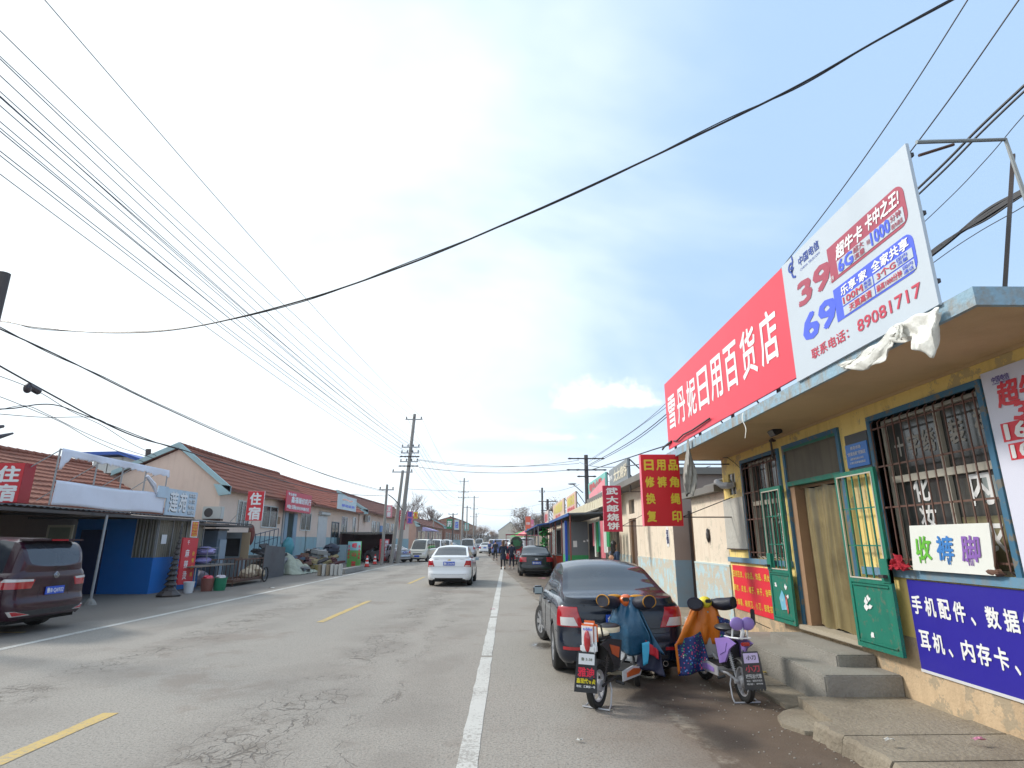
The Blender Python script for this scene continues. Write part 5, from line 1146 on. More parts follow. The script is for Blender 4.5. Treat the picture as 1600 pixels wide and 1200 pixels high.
def apron1():
    return [('outer_cloth', tealc, lambda u, v: ((u-.5)*(.20+.34*min(1, v*1.6))+.03*v, .04-.30*math.sin(math.pi*v)*.35-.05*math.cos((u-.5)*8)*v+.02*math.sin(u*14+v*3), .99-.60*v+.015*math.sin(u*9)), 26, 20),
            ('outer_cloth', tealc, lambda u, v: (.10+.22*u*(.4+v)+.03*v, .06+.02*math.sin(u*9+v*5)-.06*u, .93-(.34+.10*u)*v-.08*u), 12, 14),
            ('lining', redc, lambda u, v: (.22+.16*u, .02-.04*u+.012*math.sin(u*12), .56-.10*u-.13*v*(1-.3*u)), 10, 6),
            ('lining', cyanc, lambda u, v: (.19+.10*u*(1-.5*v), -.02+.02*u, .52-.24*v+.03*u), 8, 8),
            ('lower_cloth', navyc, lambda u, v: (.10+.34*u*(.7+.3*v), .08+.03*math.sin(u*8+v*4)-.06*v, .55-.30*v-.06*u*(1-v)-.06*u*v), 14, 12)]
def apron2():
    return [('outer_cloth', orc, lambda u, v: ((u-.5)*(.22+.10*v)+.0, .05-.04*math.sin(math.pi*v)+.03*math.sin(u*11+v*2)*v, .98-.52*v), 20, 16),
            ('outer_cloth', orc, lambda u, v: (-.10-(.34*v)*(1-u)+.02*u-.05*(1-u), .03-.10*v*(1-u)+.02*math.sin(u*8+v*5), .96-.46*v+.02*math.sin(v*6)*u-.06*(1-u)*v*.5), 16, 16),
            ('outer_cloth', orc, lambda u, v: (.10+.14*u*(.3+v), .05+.02*math.sin(u*7+v*5), .96-.34*v-.06*u), 10, 12),
            ('edge_binding', orc, lambda u, v: (-.50+.03*u+.012*v, -.09-.02*v, .48-.34*v+.02*u), 3, 8),
            ('floral_lining', flor, lambda u, v: (-.475+(.34+.06*v)*u+.025*math.sin(v*3), -.06+.04*math.sin(u*7+v*3)-.03*v, .50+.12*u*(1-v)-.38*v+.06*u*v), 20, 14),
            ('floral_lining', flor, lambda u, v: (.12+.16*u, -.01+.03*math.sin(u*7+v*3), .80-.5*v-.05*u), 10, 14)]
cy_ink = mat('flap_yellow', (.85, .70, .02), .5); rd_ink = mat('flap_red', srgb(226, 40, 70), .5)
a1 = gZ(936, 1106); b1_ = Vector((math.sin(R(33)), math.cos(R(33)), 0))
scooter('electric scooter with orange and white body and a teal apron, left of the pair', (a1.x+b1_.x*.53, a1.y+b1_.y*.53, 0), R(-33), dict(
    body=wht, acc=org, frame=plastic_black, spring=dark_metal, board=mat('beige_board', srgb(150, 140, 120), .6, .1), cover=plastic_black, rail=plastic_black, sc=1.0, band=True, back='box', steer=R(22), cowl=org, cuff=yelp, ytop=True, apron=apron1, yaw=28, tilt=4,
    flap=[('鲁 5-38', -.065, .11, .03, mat('grey_ink', srgb(120, 124, 110), .6), -.0065), ('雅迪', -.185, .165, .085, rd_ink, -.001), ('鑫现代专卖', -.265, .185, .045, cy_ink, -.001), ('地址：汇景街一号', -.315, .185, .022, white_ink, -.001)]))
a2 = gZ(1157, 1098)
scooter('purple electric scooter with an orange apron lined with flowers, beside the shop steps', (a2.x+.02, a2.y+.53, 0), R(4), dict(
    body=silv, acc=pur, frame=silv, spring=silv, board=silv, cover=pur, rail=wht, back='lobes', steer=R(6), cowl=mat('yellow_cowl', srgb(226, 206, 50), .4, .1), cuff=navyc, apron=apron2, yaw=-6, tilt=-3,
    flap=[('小刀', -.06, .10, .045, mat('ink_black', (.02, .02, .02), .5), -.0065), ('小刀', -.17, .15, .065, mat('flap_dull_red', srgb(190, 70, 84), .5), -.001), ('城阳总代理', -.245, .17, .042, mat('flap_grey', srgb(190, 190, 190), .5), -.001), ('地址：城阳市场东', -.29, .17, .02, mat('flap_grey', None), -.001), ('电话：8908', -.32, .17, .018, mat('flap_grey', None), -.001)]))
bk = thing('paint_bucket', 'white paint bucket with a blue band standing behind the purple scooter', 'bucket', gZ(1088, 1000)+Vector((0, .1, 0)))
MB().lathe((0, 0, 0), [(.11, 0), (.115, .01), (.135, .33), (.142, .335), (.142, .35), (.13, .35), (.112, .02)], 22).build('pail', wht, bk, smooth=True)
MB().lathe((0, 0, 0), [(.1285, .22), (.1325, .27)], 22, cap=False).build('printed_band', blue_plate, bk, smooth=True); MB().tube([(-.14, 0, .33), (-.09, -.12, .27), (.09, -.12, .27), (.14, 0, .33)], .003, 4).build('handle', steel, bk)
# ================================================================ PEOPLE
skin = mat('skin', srgb(206, 160, 134), .55, .06); hair_b = mat('brown_hair', srgb(112, 82, 62), .5, .3, 30); hair_k = mat('black_hair', (.012, .011, .012), .45, .3, 30)
def skinned(name, chains, m, par, root=0, sub=1):
    """chains: lists of ((x,y,z), radius); points at the same place are merged"""
    bm_ = bmesh.new(); lay = bm_.verts.layers.skin.verify(); idx = {}
    def V(p, r):
        k = tuple(round(c, 4) for c in p)
        if k not in idx: v = bm_.verts.new(p); v[lay].radius = (r, r); idx[k] = v
        return idx[k]
    first = None
    for ch in chains:
        prev = None
        for p, r in ch:
            v = V(p, r)
            if first is None: first = v; v[lay].use_root = True
            if prev is not None and prev != v and not bm_.edges.get((prev, v)): bm_.edges.new((prev, v))
            prev = v
    me = bpy.data.meshes.new(name); bm_.to_mesh(me); bm_.free(); me.materials.append(m)
    o = bpy.data.objects.new(name, me); col.objects.link(o); o.parent = par
    md = o.modifiers.new('skin', 'SKIN'); md.use_smooth_shade = True; md.branch_smoothing = .3
    s = o.modifiers.new('sub', 'SUBSURF'); s.levels = s.render_levels = sub
    return o
def person(label, loc, head, H=1.65, stride=.25, coat=(.01, .015, .04), coat_len=.80, trousers=(.012, .012, .016), hair=None, hair_len=.30, arms=(.1, -.1), bend=(.15, .15), sit=False, shoes=None, group=None, turn=0, lean=0):
    r = thing('person', label, 'person', loc, head, group); k = H/1.70
    hipz = .88 if not sit else .46; P = lambda x, y, z: (x*k, y*k, z*k)
    sh, nk = hipz+.50, hipz+.57; hd = hipz+.70
    ly = lean
    legs = []
    for s, st in ((-1, stride), (1, -stride)):
        if sit: kn, an, to = P(.10*s, .40, .47), P(.11*s, .42, .08), P(.12*s, .56, .03)
        else: kn, an, to = P(.09*s, .05+st*.55, .46), P(.09*s, st*1.15-(.05 if st < 0 else 0), .09+(.05 if st < 0 else 0)), P(.10*s, st*1.15+.14, .03)
        legs.append((P(.085*s, 0, hipz-.04), kn, an, to))
    armc = []
    for s, sw, bd in ((-1, arms[0], bend[0]), (1, arms[1], bend[1])):
        S0, E = P(.185*s, ly, sh-.03), P(.225*s, ly+sw*.55, sh-.30+abs(sw)*.15); W_ = P((.215-.04*abs(bd))*s, ly+sw+bd, sh-.53+abs(sw)*.4+bd*.5); armc.append((S0, E, W_))
    ch = [[(P(0, 0, hipz), .10), (P(0, ly*.3, hipz+.18), .095), (P(0, ly*.8, hipz+.38), .105), (P(0, ly, sh), .06), (P(0, ly, nk), .042), (P(0, ly+.01, hd-.05), .062), (P(0, ly+.012, hd+.03), .075), (P(0, ly, hd+.10), .05)]]
    for l in legs: ch.append([(P(0, 0, hipz), .10), (l[0], .085), (l[1], .052), (l[2], .032), (l[3], .03)])
    for (S0, E, W_), s in zip(armc, (-1, 1)):
        ch.append([(P(0, ly, sh), .06), (S0, .045), (E, .035), (W_, .022)])
        w_ = Vector(W_); d = (w_-Vector(E)).normalized(); palm = w_+d*.05*k; ch.append([(W_, .022), (tuple(palm), .024)])
        n_ = Vector((0, 1, 0)).cross(d).normalized()
        for j, (off, ln) in enumerate(((-.024, .062), (-.008, .072), (.008, .068), (.024, .05))):
            b_ = palm+Vector((0, off, 0))*k+d*.02*k; c = b_+d*ln*.55*k; e = b_+d*ln*k-Vector((.012*s, 0, 0))
            ch.append([(tuple(palm), .024), (tuple(b_), .009), (tuple(c), .008), (tuple(e), .007)])
        th = w_+d*.025*k+Vector((0, .028, 0))*k; ch.append([(W_, .022), (tuple(th), .010), (tuple(th+d*.035*k+Vector((0, .012, 0))), .008)])
    skinned('body', ch, skin, r)
    # clothes
    cm_ = mat('cloth_%02x%02x%02x' % tuple(int(c*255) for c in coat), coat, .8, .25, 14, 0, bump=.2, bscale=20); tm = mat('trousers_%02x%02x%02x' % tuple(int(c*255) for c in trousers), trousers, .85, .2, 12)
    cc = [[(P(0, 0, hipz+.0), .165), (P(0, ly*.3, hipz+.18), .158), (P(0, ly*.8, hipz+.38), .172), (P(0, ly, sh-.01), .085), (P(0, ly, nk-.01), .062)]]
    for a in armc: cc.append([(P(0, ly*.8, hipz+.38), .172), (a[0], .078), (a[1], .062), (tuple(Vector(a[1]).lerp(Vector(a[2]), .93)), .038)])
    skinned('coat', cc, cm_, r)
    if coat_len > .1 and not sit:
        zt_, zl = hipz+.06, hipz+.02-coat_len*.32
        MB().lathe((0, 0, 0), [(.135*k, zt_*k), (.165*k, (hipz-.08)*k), (.185*k, zl*k), (.165*k, (zl+.01)*k)], 20, cap=False).build('coat_skirt', cm_, r, smooth=True)
    tc_ = []
    for l in legs: tc_.append([(P(0, 0, hipz-.02), .12), (tuple(Vector(l[0])+Vector((0, 0, -.02))), .095), (l[1], .062), (tuple(Vector(l[1]).lerp(Vector(l[2]), .9)), .045)])
    skinned('trousers', tc_, tm, r)
    sm = shoes or mat('dark_shoes', (.015, .013, .012), .5)
    for l in legs: a = Vector(l[2]); b_ = Vector(l[3]); MB().blob((a+b_)/2+Vector((0, 0, -.01)), .048*k, .14*k, .055*k, 12, 7).build('shoe', sm, r, smooth=True)
    hm = hair or hair_k; hp = Vector(P(0, ly, hd))
    HD = bpy.data.objects.new('head', None); col.objects.link(HD); HD.parent = r; HD.location = hp; HD.rotation_euler = (0, 0, turn)
    MB().blob((0, -.018, .045), .088*k, .102*k, .112*k, 18, 12, .02, 3).build('hair', hm, HD, smooth=True)
    if hair_len > .1: MB().grid(lambda u, v: (.095*k*math.cos(math.pi+math.pi*u)*(1-.2*v), (-.02-.09*math.sin(math.pi*u)*(1+.15*math.sin(u*19)))*k, (.08-hair_len*v*(1-.12*math.sin(u*13)**2))*k), 18, 8).build('long_hair', hm, HD, smooth=True, solid=.02)
    fc_ = MB(); fc_.blob((0, .012, .01), .076*k, .088*k, .105*k, 18, 12); fc_.blob((0, .10*k, 0), .011*k, .016*k, .022*k, 8, 6)
    for s in (-1, 1): fc_.blob((.078*k*s, -.0, .0), .012*k, .018*k, .03*k, 8, 6)
    fc_.build('face', skin, HD, smooth=True)
    for s in (-1, 1): MB().blob((.03*k*s, .088*k, .022*k), .013*k, .006*k, .007*k, 8, 5).build('eye', hair_k, HD, smooth=True)
    MB().blob((0, .095*k, -.045*k), .022*k, .006*k, .007*k, 8, 5).build('mouth', mat('lips', srgb(170, 84, 80), .5), HD, smooth=True)
    return r
person('woman seen from behind walking in a short dark coat with long light brown hair', gZ(786, 890)+Vector((0, 0, 0)), R(3), 1.68, .13, (.012, .02, .045), 1.0, (.012, .01, .012), hair_b, .34, (.05, -.05), (.05, .05), group='women walking away along the white line')
person('woman seen from behind in a navy tracksuit walking on the right of the pair', gZ(799, 889)+Vector((.02, 0, 0)), R(-8), 1.62, -.18, (.015, .022, .05), .12, (.015, .02, .045), hair_k, .16, (-.06, .07), (.03, .03), shoes=mat('pale_shoes', srgb(190, 186, 180), .6), group='women walking away along the white line')
person('person in dark clothes a few steps ahead of the woman with long hair', gZ(774, 876), R(10), 1.7, .2, (.02, .022, .03), .3, (.012, .012, .015), hair_k, .05)
person('person in a blue jacket standing beside a parked motorbike down the street', gZ(765, 869), R(150), 1.68, .05, (.03, .06, .2), .2, (.02, .02, .02), hair_k, .05)
person('seated woman stallholder whose face shows above the nearest black sedan', (3.15, 18.2, 0), R(168), 1.55, 0, (.16, .05, .06), .2, (.03, .03, .04), hair_k, .12, sit=False, lean=.02).location.z = -.28
person('woman with long dark hair in a blue coat standing behind the seated stallholder', (3.45, 19.3, 0), R(-60), 1.62, .05, (.02, .045, .10), .5, (.02, .02, .03), hair_k, .34, bend=(.25, .25))
person('person in a dark jacket standing under the market awning by the far black sedan', gZ(884, 893)+Vector((.15, .3, 0)), R(60), 1.66, .06, (.03, .035, .07), .5, (.02, .02, .03), hair_k, .05)
person('man in a black jacket far off by the parked vans on the right', (.0, 66, 0), R(20), 1.7, .1, (.01, .01, .012), .2, (.01, .01, .012), hair_k, .03)
# ================================================================ LEFT SIDE OF THE STREET
tile = mat('clay_tiles', srgb(146, 88, 68), .85, .3, 7, .45, srgb(84, 62, 54), .3, 30, fine=.3, dscale=1.6); tile_r = mat('redder_clay_tiles', srgb(168, 96, 76), .85, .25, 7, .35, srgb(100, 66, 54), .3, 30, fine=.3, dscale=1.6)
tile_d = mat('dark_clay_tiles', srgb(134, 88, 74), .85, .3, 7, .4, srgb(80, 60, 54), .3, 30, fine=.3)
pinkc = mat('pinkish_plaster', srgb(232, 208, 190), .9, .05, 1.2, .22, srgb(176, 150, 132), .2, 20, streak=.16, fine=.1); verge = mat('pale_blue_verge', srgb(166, 196, 200), .8, .08, 3, .4, srgb(140, 140, 130))
plw = mat('window_plastic', srgb(206, 208, 204), .5, .05); dglass = mat('house_glass', (.05, .06, .058), .12, .4, 1.2, .3, (.14, .16, .13), spec=.8); dado_l = mat('left_blue_dado', srgb(150, 182, 188), .85, .08, 2, .5, srgb(150, 146, 138), streak=.4)
def roof_slope(mb, xe, ze, xr, zr, y0, y1, course=.36, wave=.24):
    """tiled slope: overlapping courses stepping up from the eave, each waved along the eave"""
    n = max(2, int(math.hypot(xr-xe, zr-ze)/course)); ny = min(420, int((y1-y0)/wave*4)); 
    for i in range(n):
        a, b = i/n, (i+1)/n
        P0 = lambda y, o, f: (xe+(xr-xe)*f, y, ze+(zr-ze)*f+o)
        bs = len(mb.v)
        for k in range(ny+1):
            y = y0+(y1-y0)*k/ny; wv_ = .028*abs(math.sin(math.pi*(y-y0)/wave)); sag = -.05*math.sin(math.pi*(y-y0)/(y1-y0))+.015*math.sin(y*1.7+i*.6)
            mb.v += [P0(y, sag+.005, a), P0(y, .055+wv_+sag, a), P0(y, .012+wv_*.6+sag, b+.02/n)]
        for k in range(ny):
            o = bs+3*k; mb.f += [(o, o+3, o+4, o+1), (o+1, o+4, o+5, o+2)]
def ridge(mb, x, z, y0, y1):
    n = int((y1-y0)/.4)
    for i in range(n):
        a = y0+(y1-y0)*i/n; b_ = y0+(y1-y0)*(i+1)/n; sg = -.05*math.sin(math.pi*(a-y0)/(y1-y0))
        mb.tube([(x, a, z+.02+sg), (x, b_+.03, z+.02+sg)], [.12, .10], 8)
def Hs(par, mb, n, m, **k): mb.v = [tuple(Vector(v)-par.location) for v in mb.v]; return mb.build(n, m, par, **k)
def house(label, y0, y1, xw, xe, ze, xr, zr, xb, zb, tm, wallm=pinkc, gable=True, base=.9, dado=1.9, vergem=verge, name='tiled_house'):
    h = thing(name, label, 'house', (xw, (y0+y1)/2, 0)); mb = MB()
    roof_slope(mb, xe, ze, xr, zr, y0-.0, y1); bs = MB(); ridge(bs, xr, zr+.03, y0, y1)
    rf = Hs(h, mb, 'roof', tm, fixn=False); Hs(h, bs, 'ridge_tile', tm, smooth=True)
    sl = (ze-zr)/(xe-xr); zw = ze+(xw-xe)*sl-.06
    Hs(h, MB().prism([(xe, y0+.01, ze-.03), (xr, y0+.01, zr-.03), (xb-.3, y0+.01, zb-.03), (xb-.3, y0+.01, zb-.12), (xr, y0+.01, zr-.14), (xe, y0+.01, ze-.12)], (0, y1-y0-.02, 0)), 'roof_underside', tile_d)
    w_ = MB(); w_.box(xw-.2, xw, y0+.32, y1-.25, -.1, zw)
    w_.prism([(xb, y0+.12, -.1), (xw, y0+.12, -.1), (xw, y0+.12, zw), (xr, y0+.12, zr-.16), (xb, y0+.12, zb-.12)], (0, .2, 0)).prism([(xb, y1-.25, -.1), (xw, y1-.25, -.1), (xw, y1-.25, zw), (xr, y1-.25, zr-.16), (xb, y1-.25, zb-.12)], (0, .2, 0))
    Hs(h, w_, 'wall', wallm)
    if dado: Hs(h, MB().box(xw-.1, xw+.02, y0+.1, y1-.05, -.1, dado), 'dado', dado_l)
    if gable:
        v = MB(); t = .26
        v.prism([(xe+.06, y0-.06, ze+.10), (xr, y0-.06, zr+.16), (xr, y0-.06, zr-.10), (xe+.06, y0-.06, ze-.16)], (0, .12, 0)); v.prism([(xr, y0-.06, zr+.16), (xb-.35, y0-.06, zb+.06), (xb-.35, y0-.06, zb-.16), (xr, y0-.06, zr-.10)], (0, .12, 0))
        v.prism([(xe+.06, y0-.06, ze+.10), (xe+.06, y0-.06, ze-.28), (xw-.0, y0-.06, ze-.34), (xw-.3, y0-.06, ze+.2)], (0, .2, 0)); Hs(h, v, 'verge_board', vergem)
    return h
def hwin(h, xw, y0, y1, z0, z1, split=1, door=False, name='window', fm=plw):
    f = MB(); t = .06; X0, X1 = xw+.002, xw+.05
    f.box(X0, X1, y0-t, y0, z0-t, z1+t).box(X0, X1, y1, y1+t, z0-t, z1+t).box(X0, X1, y0, y1, z1, z1+t).box(X0, X1, y0, y1, z0-t, z0)
    for i in range(split): y = y0+(y1-y0)*(i+1)/(split+1); f.box(X0, X1-.01, y-.03, y+.03, z0, z1)
    o = Hs(h, f, name, fm); Hs(h, MB().box(xw-.01, xw+.012, y0, y1, z0, z1), 'pane', dglass, o) if False else None
    g = MB().box(xw+.003, xw+.014, y0, y1, z0, z1); g.v = [tuple(Vector(v)-h.location) for v in g.v]; p = g.build('pane', dglass, o); return o
# --- house A, nearest, behind the awning
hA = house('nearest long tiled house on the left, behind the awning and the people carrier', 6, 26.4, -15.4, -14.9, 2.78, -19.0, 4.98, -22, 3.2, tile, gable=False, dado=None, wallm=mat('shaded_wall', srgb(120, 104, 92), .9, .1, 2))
for a, b in ((12.6, 13.6), (15.2, 16.4)): hwin(hA, -15.4, a, b, 1.0, 2.1, 1)
oD = Hs(hA, MB().box(-15.39, -15.34, 13.9, 14.8, 0, 2.1), 'door', mat('teal_door', srgb(36, 84, 92), .6, .1)); 
# --- gabled house B with annexe C, D
PX, PE = -13.4, -13.0
hB = house('cream gabled house with a pale blue verge, first with its end wall in view', 27.3, 39.6, PX, PE, 4.02, -15.6, 6.02, -18.2, 4.75, tile)
Wy = lambda px, py=800: gX(px, py, PX).y
hwin(hB, PX, Wy(371), Wy(389), 2.4, 3.55, 2); hwin(hB, PX, Wy(410), Wy(433), 2.4, 3.5, 1); hwin(hB, PX, Wy(471), Wy(486), 2.35, 3.4, 1)
d_ = Hs(hB, MB().box(PX, PX+.05, Wy(446), Wy(463), .9, 3.3), 'door', mat('dark_green_doorway', (.02, .04, .035), .8)); lf = mat('blue_grey_leaf', srgb(132, 156, 174), .6, .08)
for a, b in ((444.5, 449), (458, 463.5)): 
    mb = MB().box(PX+.05, PX+.10, Wy(a), Wy(b), .9, 3.32); mb.v = [tuple(Vector(v)-hB.location) for v in mb.v]; mb.build('door_leaf', lf, d_)
Hs(hB, MB().box(PX+.01, PX+.08, Wy(442), Wy(444), 1.5, 3.9), 'downpipe', steel); Hs(hB, MB().box(PX+.004, PX+.05, Wy(434.5), Wy(438), 2.6, 3.0), 'meter_box', mat('meter_box', srgb(150, 124, 96), .7))
# annexe B2 ends the first house
hC = house('second tiled house with roller shutter and a slightly lower redder roof', 39.7, 53.2, PX, PE+.1, 4.05, -15.6, 5.9, -18.2, 4.7, tile_r, gable=False)
sh_ = MB()
ya, yb_ = Wy(498), Wy(512)
for i in range(22): sh_.box(PX+.0, PX+.03+(i % 2)*.008, ya, yb_, 1.2+.1*i, 1.295+.1*i)
Hs(hC, sh_, 'roller_shutter', mat('shutter_white', srgb(206, 208, 206), .5, .05, 4, .2)); Hs(hC, MB().lathe((PX+.12, 0, 3.55), [(.14, ya), (.14, yb_)], 10, 'y'), 'shutter_box', plw)
hwin(hC, PX, Wy(520), Wy(530.5), 1.1, 3.0, 1, name='door', fm=mat('slate_frame', srgb(80, 96, 108), .6)); hwin(hC, PX, Wy(535), Wy(543), 2.3, 3.5, 1)
hD = house('third tiled house with a pale gable trim beside the electricity poles', 53.5, 81, PX, PE+.3, 4.28, -15.6, 6.0, -18.2, 4.8, tile_d)
hwin(hD, PX, Wy(552), Wy(556), 2.3, 3.6, 0)
for a, b in ((582, 588), (590, 594), (604, 609), (612, 617), (624, 629)): hwin(hD, PX, Wy(a), Wy(b), 2.2, 3.5, 1)
bdm = mat('bright_blue_door', srgb(56, 120, 180), .5, .1); Hs(hD, MB().box(PX, PX+.06, Wy(595), Wy(599), 1.0, 3.2), 'door', bdm)
hE = house('low tiled shop with a lilac awning beyond the poles', 84, 118, -12.9, -12.4, 3.9, -15.2, 5.3, -18, 4.0, tile_d, wallm=mat('shop_pink', srgb(190, 160, 146), .9, .1, 2))
for a, b in ((86, 88.5), (90, 93), (96, 98), (101, 105), (108, 111), (113, 116)): hwin(hE, -12.9, a, b, 1.2, 3.0, 1)
hF = house('brick fronted row with low roofs far down the left side', 119, 160, -12.6, -12.2, 4.3, -15.2, 5.9, -18, 4.6, tile, wallm=mat('far_brick', srgb(150, 104, 84), .9, .15, 2))
for a in range(122, 158, 6): hwin(hF, -12.6, a, a+3, 1.2, 3.2, 1)
hG = house('reddish brown building far down the left side near the distant poles', 165, 240, -12.5, -12.2, 7.0, -16, 8.2, -20, 7, tile_d, wallm=mat('far_brown', srgb(150, 112, 92), .9, .15, 2), gable=False)
for a in range(168, 238, 7): hwin(hG, -12.5, a, a+3, 2, 3.6, 1); hwin(hG, -12.5, a, a+3, 4.6, 6.0, 1)
# blue roofed block behind the first house
bb_ = thing('blue_roofed_block', 'upper storey with a bright blue sheet roof behind the first tiled house', 'building', (-22, 30, 0))
ra, rb, rc2 = gY(99, 707, 29), gY(186, 705, 29), gY(236, 722, 29); bl_r = mat('blue_sheet_roof', srgb(36, 84, 170), .5, .08, 3)
Hs(bb_, MB().prism([ra, rb, rc2, rc2-Vector((0, 0, .16)), rb-Vector((0, 0, .16)), ra-Vector((0, 0, .16))], (0, 5, 0)), 'roof', bl_r)
Hs(bb_, MB().box(ra.x+.4, rc2.x-.5, 29.4, 33.8, 0, rc2.z-.1), 'wall', mat('brown_brick', srgb(116, 92, 84), .9, .2, 6))
for px in (120, 146, 168, 190): q = gY(px, 722, 29.35); Hs(bb_, MB().box(q.x, q.x+.75, 29.35, 29.40, q.z-.55, q.z+.25), 'window', plw)
tag(MB().tube([gY(229, 740, 27.8), gY(232, 702, 27.8)], .12, 8).build('chimney_flue', dark_metal), 'dark flue pipe sticking up beside the first gable', 'flue')
ac = thing('air_conditioner', 'white air conditioner unit on the cream end wall above the second awning', 'air conditioner', gY(332, 811, 26.95))
MB().box(-.42, .42, -.16, .16, 0, .55, .02).build('casing', mat('ac_casing', srgb(190, 190, 184), .5, .08, 3, .3), ac); MB().lathe((-.14, -.165, .28), [(.2, 0), (.2, -.006), (.02, -.008)], 20, 'y').build('fan_grille', dark_metal, ac); MB().box(-.4, .4, -.1, .16, -.08, 0).build('bracket', rust, ac)
ac2 = thing('air_conditioner', 'small air conditioner under the pale verge of the third house', 'air conditioner', (PX+.3, Wy(570), 3.35)); MB().box(-.16, .16, -.42, .42, 0, .6, .02).build('casing', mat('ac_casing', None), ac2); MB().lathe((.165, 0, .3), [(.2, 0), (.2, .006)], 16, 'x').build('fan_grille', dark_metal, ac2)
# --- awning, posts, kiosk, signs over the awning
corr = mat('corrugated_sheet', srgb(70, 72, 76), .6, .2, 4, .5, srgb(60, 48, 42))
AX, AZ = -11.2, 2.44
def corrug(mb, p00, p10, p11, p01, n, amp):   # waves run along p00->p10
    p00, p10, p11, p01 = map(Vector, (p00, p10, p11, p01)); mb.grid(lambda u, v: p00.lerp(p10, u).lerp(p01.lerp(p11, u), v)+Vector((0, 0, amp*math.sin(u*n*2*math.pi))), n*6, 1)
aw = thing('sheet_awning', 'long dark corrugated awning over the left pavement, on a leaning steel post', 'awning', (AX, 14, AZ))
mb = MB(); corrug(mb, (AX, 5, AZ), (AX, 21.3, AZ), (-15.3, 21.3, 2.75), (-15.3, 5, 2.75), 80, .018); Hs(aw, mb, 'roof_sheet', corr, smooth=True, solid=.01)
fr = MB().box(AX-.05, AX, 5, 21.3, AZ-.13, AZ-.05)
for y in (7, 10, 13, 16, 19, 21.2): fr.box(-15.3, AX, y-.02, y+.02, AZ-.12, AZ-.06)
Hs(aw, fr, 'frame', dark_metal)
pb = gZ(140, 945); Hs(aw, MB().tube([(pb.x, pb.y, 0), (AX, 16.6, AZ-.1)], .035, 8), 'post', steel); Hs(aw, MB().lathe((pb.x, pb.y, 0), [(.16, 0), (.12, .08), (.05, .16)], 10), 'post_base', concrete); Hs(aw, MB().tube([(AX, 9, 0), (AX, 9.1, AZ-.1)], .035, 8), 'post', steel)
aw2 = thing('sheet_awning', 'short lower awning over the tables, right of the blue kiosk', 'awning', (AX, 23, 2.3))
mb = MB(); corrug(mb, (AX, 21.4, 2.33), (AX, 26.2, 2.33), (-13.6, 26.2, 2.55), (-13.6, 21.4, 2.55), 24, .018); Hs(aw2, mb, 'roof_sheet', corr, smooth=True, solid=.01)
Hs(aw2, MB().box(AX-.05, AX, 21.4, 26.2, 2.2, 2.28).box(-13.6, AX-.05, 24, 24.05, 2.22, 2.3).box(-13.6, AX-.05, 26.1, 26.15, 2.22, 2.3), 'frame', dark_metal); Hs(aw2, MB().tube([(AX, 25.9, 0), (AX-.02, 25.9, 2.2)], .03, 8), 'post', rust)
kb = mat('kiosk_blue', srgb(18, 112, 194), .55, .08, 2, .15, srgb(20, 50, 120)); trp = mat('dusty_clear_sheet', srgb(122, 118, 104), .35, .15, 5, .45, srgb(76, 70, 60), streak=.5)
kk = thing('blue_kiosk', 'blue panelled food kiosk with dusty corrugated upper windows under the awning', 'kiosk', (-11.55, 20.5, 0)); KX = -11.55
Hs(kk, MB().box(-14.2, KX, 19.7, 19.75, 0, 1.12).box(-14.2, -12.25, 19.7, 19.75, 1.12, 2.4).box(KX-.05, KX, 19.75, 22.7, 0, 1.12), 'wall', kb)
mb = MB(); mb.grid(lambda u, v: (KX-.02+.012*math.sin(u*150), 19.76+2.95*u, 1.12+1.25*v), 150, 1); Hs(kk, mb, 'window', trp, smooth=True); mb = MB(); mb.grid(lambda u, v: (-12.25+.68*u, 19.72+.012*math.sin(u*40), 1.12+1.25*v), 40, 1); Hs(kk, mb, 'window', mat('dusty_clear_sheet', None), smooth=True)
f = MB()
for x in (-12.24, -12.0, -11.78, KX): f.box(x-.015, x+.015, 19.68, 19.70, 1.12, 2.4)
for y in (19.76, 20.6, 21.5, 22.7): f.box(KX, KX+.02, y-.015, y+.015, 1.12, 2.4)
Hs(kk, f, 'window_frame', steel); Hs(kk, MB().box(-14.0, -13.2, 19.66, 19.70, 0, 2.0), 'door', mat('kiosk_dark_door', srgb(24, 44, 92), .6, .15))
Hs(kk, MB().box(KX+.001, KX+.008, 20.0, 20.3, 1.55, 1.85), 'paper_notice', white_ink)
oldf = thing('propped_frames', 'pale framed boards propped under the awning behind the people carrier', 'boards', gY(88, 830, 17.5)); oldf.location.z = 0
for x, z0, z1, w_ in ((-.55, 1.1, 1.75, .9), (.1, 1.1, 2.1, .75)): MB().box(x-w_/2, x+w_/2, 0, .04, z0, z1).build('board', mat('pale_board', srgb(186, 180, 160), .7, .1), oldf); MB().box(x-w_/2+.07, x+w_/2-.07, -.006, 0, z0+.07, z1-.07).build('board_face', mat('board_face', srgb(120, 124, 104), .4, .3, 4), oldf)
MB().box(-.9, .5, .05, .5, 0, 1.1).build('shelf', mat('brown_shelf', srgb(70, 52, 44), .8, .2), oldf)
